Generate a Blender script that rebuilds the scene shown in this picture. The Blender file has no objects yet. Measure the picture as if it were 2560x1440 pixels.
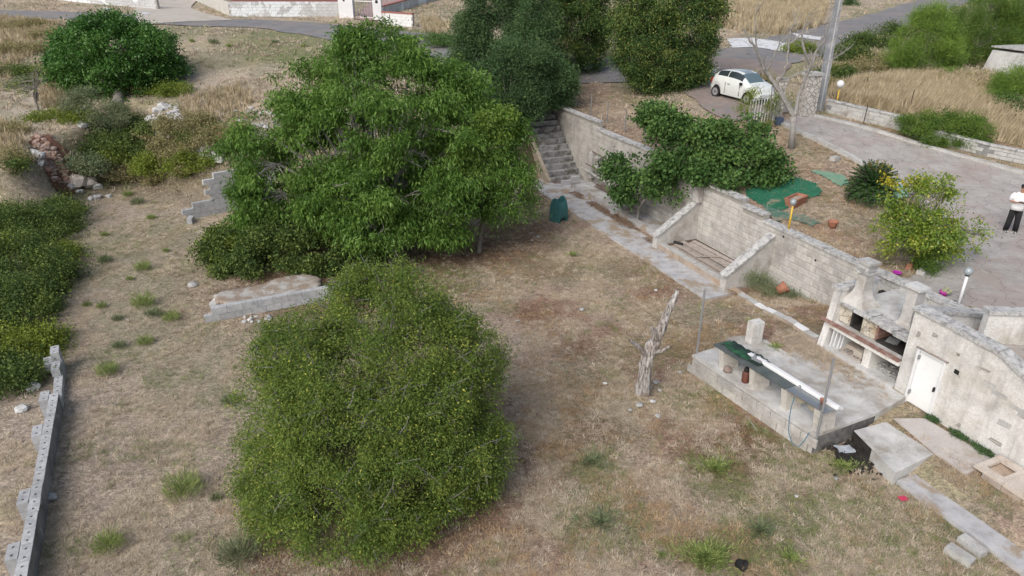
import bpy, math, random
import numpy as np
from mathutils import Vector, Matrix, Euler, noise as mnoise

# ------------------------------------------------------------------ camera, sky, sun, exposure
SC = bpy.context.scene
COL = SC.collection
PITCH = math.radians(25.4); FPX = 1775.0; CAMH = 11.3
cd = bpy.data.cameras.new('camera'); cam = bpy.data.objects.new('camera', cd); COL.objects.link(cam)
cam.location = (0, 0, CAMH); cam.rotation_euler = (math.pi/2 - PITCH, 0, 0)
cd.sensor_width = 36; cd.lens = 36*FPX/2560; cd.clip_end = 600; cd.clip_start = 0.2
SC.camera = cam
W_ = bpy.data.worlds.new('World'); SC.world = W_; W_.use_nodes = True
wn = W_.node_tree.nodes; wl = W_.node_tree.links
SUN_EL, SUN_ROT = math.radians(42), math.radians(215)
sky = wn.new('ShaderNodeTexSky'); sky.sky_type = 'NISHITA'; sky.sun_disc = False
sky.sun_elevation = SUN_EL; sky.sun_rotation = SUN_ROT; sky.air_density = 1.0; sky.dust_density = 4.0; sky.ozone_density = 1.0
hs = wn.new('ShaderNodeHueSaturation'); hs.inputs['Saturation'].default_value = 0.75
wl.new(sky.outputs[0], hs.inputs['Color']); wl.new(hs.outputs[0], wn['Background'].inputs['Color'])
wn['Background'].inputs['Strength'].default_value = 0.14
sl = bpy.data.lights.new('sun', 'SUN'); sl.energy = 1.5; sl.angle = math.radians(38); sl.color = (1, 0.97, 0.94)
so = bpy.data.objects.new('sun', sl); COL.objects.link(so)
# Nishita: rotation measured clockwise from +Y
sd = Vector((math.sin(SUN_ROT)*math.cos(SUN_EL), math.cos(SUN_ROT)*math.cos(SUN_EL), math.sin(SUN_EL)))
so.rotation_euler = (-sd).to_track_quat('-Z', 'Y').to_euler()
SC.view_settings.view_transform = 'Standard'; SC.view_settings.look = 'None'
SC.view_settings.gamma = 1; SC.view_settings.use_curve_mapping = False
SC.view_settings.exposure = 0.31
SC.render.engine = 'CYCLES'; SC.cycles.max_bounces = 6; SC.cycles.diffuse_bounces = 3; SC.cycles.use_denoising = True

random.seed(7); RS = np.random.RandomState(11)
R = random.random
def U(a, b): return a + (b-a)*random.random()

# ------------------------------------------------------------------ layout helpers
def ray(x, y):
    u = (x-1280)/FPX; v = (720-y)/FPX
    return (u, math.cos(PITCH)+v*math.sin(PITCH), -math.sin(PITCH)+v*math.cos(PITCH))
def G(x, y, z=0.0):
    r = ray(x, y); t = (z-CAMH)/r[2]; return Vector((r[0]*t, r[1]*t, z))
def atY(x, y, Y):
    r = ray(x, y); t = Y/r[1]; return Vector((r[0]*t, Y, CAMH+r[2]*t))
AW = math.radians(23.5)
DV = (math.sin(AW), -math.cos(AW)); NV = (math.cos(AW), math.sin(AW)); OV = (10.0, 23.3)
RW = AW - math.pi/2
def Wp(s, t, z=0.0): return Vector((OV[0]+s*DV[0]+t*NV[0], OV[1]+s*DV[1]+t*NV[1], z))
def st(X, Y):
    dx = X-OV[0]; dy = Y-OV[1]; return dx*DV[0]+dy*DV[1], dx*NV[0]+dy*NV[1]

# terrain ----------------------------------------------------------
UP = np.array([(12.5,18,2.2),(17,23,2.22),(17,14,2.2),(25,18,2.2),(10.5,24,2.2),(14,22,2.22),(9.4,27,2.45),(8.2,30.5,2.75),(5.2,37,3.12),(3,41.5,3.45),
 (14,30,3.1),(14.7,35.5,4.0),(12.3,32,3.6),(21.5,29.5,2.8),(11,39.4,4.15),(12.4,37,4.1),(16.4,36.5,4.0),(20,36,3.8),(21.5,33,3.3),(24,43.4,4.6),(29,47,5),
 (35,40,4.6),(30,30,3.1),(25,37,4.1),(8,47,4.3),(15,50,4.9),(18,55,5.4),(28,72,6.0),(40,80,6.4),(-7.5,56,5.7),(-27.5,59,6.0),(-47,70,6.2),(-15,67,6.0),
 (-24,66,6.05),(-8,61,5.8),(-32,80,6.2),(-10,46,4.0),(-20,48,4.3),(0,48,4.2),(-13,41,3.4),(-23.5,43.2,3.2),(-27.4,41.4,3.0),(-26,38,2.8),(-40,50,4.4),
 (-35,40,3.2),(-27,32,2.2),(-45,30,2.2),(0,90,6.6),(40,110,7.2),(-50,110,7.2),(0,150,8),(60,60,5.5),(-80,80,6.6),(90,150,8),(-90,150,8),(40,20,2.4),(18,5,2.1),(-8,37,3.0),(-3,40,3.3),(3,60,5.7),(10,60,5.6),(14,43,4.4)], float)
def _phi(r2): return np.where(r2 > 1e-9, 0.5*r2*np.log(np.maximum(r2, 1e-9)), 0)
def _tps(P):
    n = len(P); X = P[:, :2]; K = _phi(((X[:, None]-X[None])**2).sum(-1)) + np.eye(n)*2.0
    A = np.zeros((n+3, n+3)); A[:n, :n] = K; A[:n, n] = 1; A[:n, n+1:] = X; A[n, :n] = 1; A[n+1:, :n] = X.T
    b = np.zeros(n+3); b[:n] = P[:, 2]; return np.linalg.solve(A, b)
_w = _tps(UP)
def Uh(X, Y):
    X = np.asarray(X, float); Y = np.asarray(Y, float); sh = X.shape; x = X.ravel(); y = Y.ravel(); out = np.empty(len(x))
    for i in range(0, len(x), 20000):
        a = x[i:i+20000]; b = y[i:i+20000]
        K = _phi((a[:, None]-UP[None, :, 0])**2 + (b[:, None]-UP[None, :, 1])**2)
        out[i:i+20000] = K@_w[:-3] + _w[-3] + _w[-2]*a + _w[-1]*b
    return out.reshape(sh)
POLY = [(-60, 29)] + [tuple(G(x, y, z)[:2]) for x, y, z in [(0,425,2.2),(60,352,2.6),(120,345,2.6),(165,322,2.8),(200,300,2.9),(255,262,3.0),(330,255,3.1),(385,268,3.2),(440,292,3.2),(600,318,3.2),(760,330,3.2),(900,330,3.2),(1100,330,3.2)]] + [tuple(Wp(-19.3,-2.4)[:2]), tuple(Wp(-19.3,0.05)[:2]), tuple(Wp(30,0.05)[:2]), (-60, -10)]
POLY = np.array(POLY)
def poly_in(X, Y):
    ins = np.zeros(X.shape, bool); n = len(POLY); d = np.full(X.shape, 1e9)
    for i in range(n):
        x0, y0 = POLY[i]; x1, y1 = POLY[(i+1) % n]
        c = ((y0 > Y) != (y1 > Y)) & (X < (x1-x0)*(Y-y0)/((y1-y0) if abs(y1-y0) > 1e-9 else 1e-9)+x0)
        ins ^= c
        if i < len(POLY)-4:   # natural bank edges only; the wall edge is vertical
            L2 = (x1-x0)**2+(y1-y0)**2; t = np.clip(((X-x0)*(x1-x0)+(Y-y0)*(y1-y0))/L2, 0, 1)
            d = np.minimum(d, np.hypot(X-x0-t*(x1-x0), Y-y0-t*(y1-y0)))
    return ins, d
def sstep(a, b, x):
    t = np.clip((x-a)/(b-a), 0, 1); return t*t*(3-2*t)
def vnoise(X, Y, f, seed=0):
    X = np.asarray(X, float)*f+seed*17.3; Y = np.asarray(Y, float)*f+seed*9.1
    xi = np.floor(X).astype(int); yi = np.floor(Y).astype(int); fx = X-xi; fy = Y-yi; fx = fx*fx*(3-2*fx); fy = fy*fy*(3-2*fy)
    def h(a, b):
        n = (a*374761393 + b*668265263 + seed*1442695) & 0x7fffffff
        n = ((n ^ (n >> 13))*1274126177) & 0x7fffffff
        return ((n ^ (n >> 16)) & 0xffff)/65535.0
    return (h(xi, yi)*(1-fx)+h(xi+1, yi)*fx)*(1-fy)+(h(xi, yi+1)*(1-fx)+h(xi+1, yi+1)*fx)*fy
def fbm(X, Y, f, seed=0, o=4):
    s = 0; a = .5
    for k in range(o): s = s + a*vnoise(X, Y, f*2**k, seed+k); a *= .5
    return s
def H(X, Y, bumps=True):
    X = np.asarray(X, float); Y = np.asarray(Y, float)
    ins, d = poly_in(X, Y); up = Uh(X, Y)
    s, t = st(X, Y); low = np.clip(Y-34, 0, 12)*0.10*(1-sstep(-8, -4.5, t)*(s > -19.5))
    ramp = np.where(s < 7, .58*sstep(-.8, 3.4, s)*sstep(-6.2, -4.3, t), .40*sstep(-5.0, -3.4, t))
    w = np.where(ins, sstep(0, 1, d/(2.3+.6*sstep(-24, -18, X))), 0)
    low = low+ramp*(s > -2)
    h = up*(1-w)+low*w
    if bumps:
        natural = np.where((t > 0) & (s > -19), 0.25, 1.0)*np.where((s > -17) & (t < 0) & (t > -8) , 0.2, 1)
        h = h + natural*(fbm(X, Y, .7, 3, 4)-.47)*(.10+.5*w*(1-w)*4*(fbm(X, Y, .5, 9)+.2)) + natural*(fbm(X, Y, 4.0, 5, 2)-.37)*.03
    return h
def H1(X, Y): return float(H(np.array([X]), np.array([Y]))[0])
def upz(X, Y): return float(Uh(np.array([X]), np.array([Y]))[0])
def GP(px, py):      # the point of the terrain seen at a pixel of the photograph
    r = ray(px, py); ts = np.linspace(8, 140, 1500); z = CAMH+r[2]*ts
    h = H(r[0]*ts, r[1]*ts, False); k = np.argmax(z < h)
    a, b = ts[max(k-1, 0)], ts[k]
    ts = np.linspace(a, b, 40); z = CAMH+r[2]*ts; h = H(r[0]*ts, r[1]*ts, False); k = np.argmax(z < h)
    return Vector((r[0]*ts[k], r[1]*ts[k], float(h[k])))

# ------------------------------------------------------------------ object helpers
def setp(o, label=None, cat=None, group=None, kind=None):
    if label: o['label'] = label
    if cat: o['category'] = cat
    if group: o['group'] = group
    if kind: o['kind'] = kind
    return o
def thing(name, label, cat, loc=(0,0,0), rz=0, group=None):
    o = bpy.data.objects.new(name, None); COL.objects.link(o); o.location = loc; o.rotation_euler = (0, 0, rz)
    return setp(o, label, cat, group)
def mk(name, verts, faces, mat=None, parent=None, smooth=False, kind=None):
    me = bpy.data.meshes.new(name); me.from_pydata(verts, [], faces)
    if smooth: me.polygons.foreach_set('use_smooth', np.ones(len(me.polygons), bool))
    if mat: me.materials.append(mat)
    me.update()
    o = bpy.data.objects.new(name, me); COL.objects.link(o)
    if parent: o.parent = parent
    if kind: o['kind'] = kind
    return o
def inst(name, src, parent, loc=(0,0,0), rot=(0,0,0), sc=(1,1,1)):
    o = bpy.data.objects.new(name, src.data if hasattr(src, 'data') else src); COL.objects.link(o); o.parent = parent
    o.location = loc; o.rotation_euler = rot; o.scale = sc if not isinstance(sc, (int, float)) else (sc,)*3
    return o
class MB:
    def __init__(s): s.v = []; s.f = []
    def add(s, vs, fs, M=None):
        b = len(s.v)
        for v in vs:
            v = Vector(v)
            if M is not None: v = M@v
            s.v.append(tuple(v))
        s.f += [tuple(i+b for i in f) for f in fs]; return s
    def box(s, x0, x1, y0, y1, z0, z1, M=None, j=0.0):
        vs = [(x+U(-j,j) if j else x, y+(U(-j,j) if j else 0), z+(U(-j,j) if j else 0)) for z in (z0, z1) for y in (y0, y1) for x in (x0, x1)]
        return s.add(vs, [(0,2,3,1),(4,5,7,6),(0,1,5,4),(2,6,7,3),(0,4,6,2),(1,3,7,5)], M)
    def prism(s, pts, h0, h1, axis='z', M=None):
        n = len(pts)
        def mkv(p, h): return (p[0], p[1], h) if axis == 'z' else ((p[0], h, p[1]) if axis == 'y' else (h, p[0], p[1]))
        vs = [mkv(p, h0) for p in pts]+[mkv(p, h1) for p in pts]
        fs = [tuple(range(n))[::-1], tuple(range(n, 2*n))]+[(i, (i+1) % n, n+(i+1) % n, n+i) for i in range(n)]
        return s.add(vs, fs, M)
    def tube(s, pts, rad, n=6, cap=True, M=None):
        pts = [Vector(p) for p in pts]; m = len(pts)
        if not isinstance(rad, (list, tuple)): rad = [rad]*m
        vs = []; ref = None
        for i, p in enumerate(pts):
            t = (pts[min(i+1, m-1)]-pts[max(i-1, 0)])
            t = t.normalized() if t.length > 1e-9 else Vector((0,0,1))
            if ref is None: ref = t.orthogonal().normalized()
            ref = (ref-t*ref.dot(t)); ref = ref.normalized() if ref.length > 1e-6 else t.orthogonal().normalized()
            b = t.cross(ref)
            for k in range(n):
                a = 2*math.pi*k/n; vs.append(p+(ref*math.cos(a)+b*math.sin(a))*rad[i])
        fs = [(i*n+k, i*n+(k+1) % n, (i+1)*n+(k+1) % n, (i+1)*n+k) for i in range(m-1) for k in range(n)]
        if cap: fs += [tuple(range(n))[::-1], tuple(range((m-1)*n, m*n))]
        return s.add(vs, fs, M)
    def lathe(s, prof, n=14, M=None, c=(0,0)):
        vs = [(c[0]+r*math.cos(2*math.pi*k/n), c[1]+r*math.sin(2*math.pi*k/n), z) for r, z in prof for k in range(n)]
        m = len(prof)
        fs = [(i*n+k, i*n+(k+1) % n, (i+1)*n+(k+1) % n, (i+1)*n+k) for i in range(m-1) for k in range(n)]
        fs += [tuple(range(n))[::-1], tuple(range((m-1)*n, m*n))]
        return s.add(vs, fs, M)
    def ob(s, name, mat=None, parent=None, smooth=False, kind=None, loc=None, rz=0):
        o = mk(name, s.v, s.f, mat, parent, smooth, kind)
        if loc is not None: o.location = loc
        if rz: o.rotation_euler = (0, 0, rz)
        return o
def top(o, label, cat, group=None): return setp(o, label, cat, group)

# ------------------------------------------------------------------ materials
def _new(name):
    m = bpy.data.materials.new(name); m.use_nodes = True; nt = m.node_tree; return m, nt, nt.nodes['Principled BSDF']
def _ramp(nt, cols, lo=0.3, hi=0.7):
    r = nt.nodes.new('ShaderNodeValToRGB'); e = r.color_ramp.elements; n = len(cols)
    while len(e) < n: e.new(0.5)
    for i, c in enumerate(cols):
        e[i].position = lo+(hi-lo)*i/max(n-1, 1); e[i].color = (*c, 1)
    return r
def _noise(nt, coord, scale, detail=4, rough=.6, dist=0):
    n = nt.nodes.new('ShaderNodeTexNoise'); n.inputs['Scale'].default_value = scale; n.inputs['Detail'].default_value = detail
    n.inputs['Roughness'].default_value = rough; n.inputs['Distortion'].default_value = dist
    nt.links.new(coord, n.inputs['Vector']); return n
def _mix(nt, fac, a, b, mode='MIX'):
    m = nt.nodes.new('ShaderNodeMix'); m.data_type = 'RGBA'; m.blend_type = mode
    for sock, val in ((m.inputs['Factor'], fac), (m.inputs['A'], a), (m.inputs['B'], b)):
        if hasattr(val, 'links') or hasattr(val, 'is_output'): nt.links.new(val, sock)
        else: sock.default_value = val if isinstance(val, (int, float)) else (*val, 1)
    # the generic names resolve to the float sockets on RGBA mixes: use the coloured ones
    return m
def mix(nt, fac, a, b, mode='MIX'):
    m = nt.nodes.new('ShaderNodeMix'); m.data_type = 'RGBA'; m.blend_type = mode; m.clamp_factor = True
    fs = m.inputs[0]; A = m.inputs[6]; B = m.inputs[7]
    for sock, val in ((fs, fac), (A, a), (B, b)):
        if isinstance(val, (int, float)): sock.default_value = val
        elif isinstance(val, (tuple, list)): sock.default_value = (*val, 1)
        else: nt.links.new(val, sock)
    return m.outputs[2]
def mrange(nt, v, a, b, c=0., d=1.):
    n = nt.nodes.new('ShaderNodeMapRange'); n.inputs[1].default_value = a; n.inputs[2].default_value = b; n.inputs[3].default_value = c; n.inputs[4].default_value = d
    nt.links.new(v, n.inputs[0]); return n.outputs[0]
def surf(name, cols, scale=6, rough=.85, bump=.3, bscale=30, stain=None, sscale=1.2, srange=(.48,.68), rnd=0., spec=.3, world=False, cracks=0, crackscale=1.0, speck=None, metal=0, bdist=.02, fine=.35, streak=0):
    m, nt, P = _new(name); tc = nt.nodes.new('ShaderNodeTexCoord'); oi = nt.nodes.new('ShaderNodeObjectInfo')
    if world:
        geo = nt.nodes.new('ShaderNodeNewGeometry'); co = geo.outputs['Position']
    else:
        va = nt.nodes.new('ShaderNodeVectorMath'); va.operation = 'ADD'
        sc_ = nt.nodes.new('ShaderNodeVectorMath'); sc_.operation = 'SCALE'; sc_.inputs['Scale'].default_value = .37
        nt.links.new(oi.outputs['Location'], sc_.inputs[0])
        nt.links.new(tc.outputs['Object'], va.inputs[0]); nt.links.new(sc_.outputs[0], va.inputs[1]); co = va.outputs[0]
    n1 = _noise(nt, co, scale, 6, .65); r = _ramp(nt, cols); nt.links.new(n1.outputs[0], r.inputs[0]); c = r.outputs[0]
    nf = _noise(nt, co, bscale, 4, .7)
    c = mix(nt, fine, c, mix(nt, 1.0, c, mrange(nt, nf.outputs[0], .3, .7, .45, 1.5), 'MULTIPLY'))
    if stain:
        ns = _noise(nt, co, sscale, 6, .7, .3); c = mix(nt, mrange(nt, ns.outputs[0], srange[0], srange[1], 0, .85), c, stain)
    if streak:
        mp = nt.nodes.new('ShaderNodeMapping'); mp.inputs['Scale'].default_value = (5, 5, .55); nt.links.new(co, mp.inputs[0]); nk = _noise(nt, mp.outputs[0], 1.0, 5, .65)
        c = mix(nt, mrange(nt, nk.outputs[0], .5, .72, 0, streak), c, (.17,.165,.155))
    if speck:
        n3 = _noise(nt, co, 14, 3, .8); c = mix(nt, mrange(nt, n3.outputs[0], .6, .66, 0, .8), c, speck)
    if cracks:
        vo = nt.nodes.new('ShaderNodeTexVoronoi'); vo.feature = 'DISTANCE_TO_EDGE'; vo.inputs['Scale'].default_value = crackscale
        nd = _noise(nt, co, 3, 4); vv = nt.nodes.new('ShaderNodeVectorMath'); vv.operation = 'MULTIPLY_ADD'
        nt.links.new(nd.outputs['Color'], vv.inputs[0]); vv.inputs[1].default_value = (.5,.5,.5); nt.links.new(co, vv.inputs[2]); nt.links.new(vv.outputs[0], vo.inputs['Vector'])
        c = mix(nt, mrange(nt, vo.outputs[0], .0, .016*crackscale, cracks, 0), c, (.07,.06,.05))
    if rnd:
        h = nt.nodes.new('ShaderNodeHueSaturation'); nt.links.new(mrange(nt, oi.outputs['Random'], 0, 1, 1-rnd, 1+rnd), h.inputs['Value'])
        wn_ = nt.nodes.new('ShaderNodeTexWhiteNoise'); wn_.noise_dimensions = '1D'; nt.links.new(oi.outputs['Random'], wn_.inputs['W'])
        nt.links.new(mrange(nt, wn_.outputs[0], 0, 1, .6, 1.15), h.inputs['Saturation']); nt.links.new(c, h.inputs['Color']); c = h.outputs[0]
    nt.links.new(c, P.inputs['Base Color']); P.inputs['Roughness'].default_value = rough; P.inputs['Specular IOR Level'].default_value = spec; P.inputs['Metallic'].default_value = metal
    if bump:
        b = nt.nodes.new('ShaderNodeBump'); b.inputs['Strength'].default_value = bump; b.inputs['Distance'].default_value = bdist
        nt.links.new(nf.outputs[0], b.inputs['Height']); nt.links.new(b.outputs[0], P.inputs['Normal'])
    return m
def leafmat(name, cols, transl=.25, rough=.55, spec=.25, gain=1.42):
    cols = [(min(a*gain, .6), min(b*gain, .6), c*gain*.95) for a, b, c in cols]
    m, nt, P = _new(name); at = nt.nodes.new('ShaderNodeAttribute'); at.attribute_name = 'tint'
    r = _ramp(nt, cols, 0, 1); nt.links.new(at.outputs['Fac'], r.inputs[0]); nt.links.new(r.outputs[0], P.inputs['Base Color'])
    P.inputs['Roughness'].default_value = rough; P.inputs['Specular IOR Level'].default_value = spec
    if transl:
        t = nt.nodes.new('ShaderNodeBsdfTranslucent'); br = nt.nodes.new('ShaderNodeMix'); 
        h = nt.nodes.new('ShaderNodeHueSaturation'); h.inputs['Value'].default_value = 1.3; nt.links.new(r.outputs[0], h.inputs['Color']); nt.links.new(h.outputs[0], t.inputs[0])
        ms = nt.nodes.new('ShaderNodeMixShader'); ms.inputs[0].default_value = transl
        nt.links.new(P.outputs[0], ms.inputs[1]); nt.links.new(t.outputs[0], ms.inputs[2]); nt.links.new(ms.outputs[0], nt.nodes['Material Output'].inputs[0])
        nt.nodes.remove(br)
    return m
def plain(name, c, rough=.5, metal=0, spec=.5): return surf(name, [tuple(x*.88 for x in c), c], 9, rough, 0.03, 40, spec=spec, metal=metal, fine=.06)

mBlock = surf('pale_block', [(.38,.37,.345),(.48,.465,.435),(.56,.545,.51)], 3.5, .9, .4, 40, stain=(.27,.26,.24), sscale=.9, rnd=.10, world=True, streak=.3)
mMortar = surf('mortar', [(.26,.25,.225),(.38,.365,.335)], 5, .95, .5, 30, world=True)
mCoping = surf('lichen_coping', [(.30,.30,.29),(.46,.46,.45),(.56,.55,.54)], 7, .9, .45, 45, stain=(.20,.20,.20), sscale=6, srange=(.48,.62), world=True)
mConc = surf('old_concrete', [(.38,.38,.375),(.50,.50,.49),(.59,.585,.575)], 2.2, .9, .45, 50, stain=(.26,.23,.19), sscale=.8, srange=(.47,.66), world=True)
mPath = surf('path_concrete', [(.30,.29,.29),(.42,.42,.43),(.50,.50,.50)], 2.6, .9, .5, 50, stain=(.30,.23,.15), sscale=.9, srange=(.50,.60), world=True)
mCem = surf('grey_block', [(.28,.29,.30),(.39,.40,.41),(.48,.49,.50)], 5, .95, .6, 60, rnd=.10)
mCemCore = surf('grey_mortar', [(.16,.16,.16),(.25,.25,.25)], 5, .95, .4, 30)
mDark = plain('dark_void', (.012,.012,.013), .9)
mPlaster = surf('weathered_plaster', [(.44,.435,.415),(.60,.595,.575),(.69,.685,.67)], 1.6, .9, .3, 25, stain=(.40,.36,.30), sscale=.8, srange=(.52,.70), world=True, bdist=.03, speck=(.45,.43,.40), streak=.4)
mWhite = surf('white_paint', [(.64,.65,.66),(.74,.75,.76)], 2, .5, .05, 20, fine=.1)
mDoor = surf('white_door', [(.70,.72,.72),(.78,.79,.79)], 1.2, .45, .03, 20, fine=.05)
mTerra = surf('terracotta', [(.27,.115,.07),(.38,.18,.12)], 8, .8, .2, 30)
mWood = surf('weathered_board', [(.24,.20,.17),(.36,.31,.27),(.46,.41,.37)], 6, .9, .5, 60, rnd=.2)
mBark = surf('grey_bark', [(.14,.125,.11),(.26,.24,.22)], 9, .95, .6, 40, world=True)
mTwig = surf('grey_twig', [(.20,.19,.175),(.33,.32,.30)], 9, .95, .3, 40, world=True)
def woodmat():
    m, nt, P = _new('bleached_wood'); tc = nt.nodes.new('ShaderNodeTexCoord'); mp = nt.nodes.new('ShaderNodeMapping'); mp.inputs['Scale'].default_value = (14,14,1.6); nt.links.new(tc.outputs['Object'], mp.inputs[0])
    n = _noise(nt, mp.outputs[0], 1.6, 6, .7, .6); r = _ramp(nt, [(.06,.05,.045),(.23,.205,.19),(.42,.40,.38),(.54,.52,.50)], .36, .62); nt.links.new(n.outputs[0], r.inputs[0])
    n2 = _noise(nt, tc.outputs['Object'], 1.5, 3); c = mix(nt, mrange(nt, n2.outputs[0], .5, .62, 0, .7), r.outputs[0], (.17,.115,.085)); nt.links.new(c, P.inputs['Base Color']); P.inputs['Roughness'].default_value = .95
    b = nt.nodes.new('ShaderNodeBump'); b.inputs['Distance'].default_value = .06; b.inputs['Strength'].default_value = 1; nt.links.new(n.outputs[0], b.inputs['Height']); nt.links.new(b.outputs[0], P.inputs['Normal']); return m
mDeadWood = woodmat()
mRock = surf('limestone', [(.26,.26,.25),(.42,.42,.41),(.56,.555,.54)], 3, .95, .8, 10, rnd=.2)
mRedRock = surf('ochre_rock', [(.20,.12,.09),(.40,.28,.22)], 4, .95, .8, 12, rnd=.3)
mRedEarth = surf('red_earth', [(.08,.04,.028),(.15,.075,.052)], 4, .95, .6, 20, world=True)
mRust = surf('red_oxide_ledge', [(.19,.10,.08),(.29,.17,.14)], 6, .9, .4, 30, stain=(.38,.33,.30), sscale=5, world=True)
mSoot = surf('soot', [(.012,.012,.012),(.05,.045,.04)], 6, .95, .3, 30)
mGlass = plain('dark_glass', (.03,.04,.045), .08, 0, .6)
mTyre = plain('tyre_rubber', (.015,.015,.016), .8)
mAsph = surf('asphalt', [(.15,.15,.155),(.21,.21,.215)], 1.2, .9, .3, 60, stain=(.24,.21,.19), sscale=.35, srange=(.45,.65), world=True, speck=None)
mNet = surf('green_net', [(.012,.10,.055),(.025,.15,.085)], 3, .8, .3, 50, stain=(.28,.23,.17), sscale=1.3, srange=(.58,.68), world=True)
mNetThin = surf('thin_green_net', [(.05,.13,.10),(.10,.18,.14)], 3, .8, .3, 50, stain=(.28,.23,.17), sscale=2.0, srange=(.45,.6), world=True)
mGreenBin = surf('green_plastic', [(.035,.12,.125),(.06,.175,.175)], 3, .5, .05, 30)
mYellow = plain('yellow_paint', (.60,.40,.04), .5)
mGalv = plain('galvanised', (.30,.31,.32), .5, .3)

def groundmat():
    m, nt, P = _new('dry_ground'); geo = nt.nodes.new('ShaderNodeNewGeometry'); co = geo.outputs['Position']
    def att(n):
        a = nt.nodes.new('ShaderNodeAttribute'); a.attribute_name = n; return a.outputs['Fac']
    n0 = _noise(nt, co, .9, 7, .7, .4); r0 = _ramp(nt, [(.26,.20,.155),(.37,.30,.235),(.49,.41,.32)], .36, .62); nt.links.new(n0.outputs[0], r0.inputs[0]); c = r0.outputs[0]
    n1 = _noise(nt, co, 3.3, 6, .75, .6); r1 = _ramp(nt, [(.25,.20,.165),(.37,.31,.25),(.56,.48,.37)], .35, .68); nt.links.new(n1.outputs[0], r1.inputs[0]); c = mix(nt, .55, c, r1.outputs[0])
    # short straw: two stretched, rotated noises
    for k, (rz, f) in enumerate(((.5, .7), (2.0, .6))):
        mp = nt.nodes.new('ShaderNodeMapping'); mp.inputs['Rotation'].default_value = (0, 0, rz); mp.inputs['Scale'].default_value = (5, 34, 10)
        nt.links.new(co, mp.inputs[0]); nn = _noise(nt, mp.outputs[0], 1, 3, .6, 1.5)
        c = mix(nt, mrange(nt, nn.outputs[0], .52, .66, 0, f), c, (.60,.52,.39) if k == 0 else (.16,.125,.10))
    c = mix(nt, mrange(nt, att('red'), 0, 1, 0, .95), c, mix(nt, 1.0, c, (.80,.63,.58), 'MULTIPLY'))
    nsw = _noise(nt, co, 5, 6, .8, 1.0); sw = nt.nodes.new('ShaderNodeMath'); sw.operation = 'MULTIPLY'; nt.links.new(att('strawy'), sw.inputs[0]); nt.links.new(mrange(nt, nsw.outputs[0], .38, .58, .1, .9), sw.inputs[1])
    c = mix(nt, sw.outputs[0], c, (.56,.46,.31))
    c = mix(nt, att('bare'), c, (.46,.40,.34))
    ng = _noise(nt, co, 2.2, 6, .8, .8); g = nt.nodes.new('ShaderNodeMath'); g.operation = 'MULTIPLY_ADD'
    nt.links.new(att('green'), g.inputs[0]); g.inputs[1].default_value = 1.0; nt.links.new(ng.outputs[0], g.inputs[2])
    c = mix(nt, mrange(nt, g.outputs[0], .62, 1.1, 0, .8), c, (.17,.19,.09))
    nb = _noise(nt, co, 3.0, 6, .8, .8); b = nt.nodes.new('ShaderNodeMath'); b.operation = 'MULTIPLY_ADD'
    nt.links.new(att('brown'), b.inputs[0]); b.inputs[1].default_value = 1.0; nt.links.new(nb.outputs[0], b.inputs[2])
    c = mix(nt, mrange(nt, b.outputs[0], .62, 1.2, 0, .9), c, (.17,.10,.06))
    c = mix(nt, att('veg'), c, (.09,.08,.04))
    nf = _noise(nt, co, 22, 5, .8); c = mix(nt, 1.0, c, mrange(nt, nf.outputs[0], .34, .66, .50, 1.42), 'MULTIPLY')
    nm = _noise(nt, co, 8, 5, .75, .5); c = mix(nt, 1.0, c, mrange(nt, nm.outputs[0], .36, .64, .62, 1.28), 'MULTIPLY')
    nt.links.new(c, P.inputs['Base Color']); P.inputs['Roughness'].default_value = .95; P.inputs['Specular IOR Level'].default_value = .1
    bp = nt.nodes.new('ShaderNodeBump'); bp.inputs['Strength'].default_value = .8; bp.inputs['Distance'].default_value = .05
    nt.links.new(nf.outputs[0], bp.inputs['Height']); nt.links.new(bp.outputs[0], P.inputs['Normal']); return m
mGround = groundmat()

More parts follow.
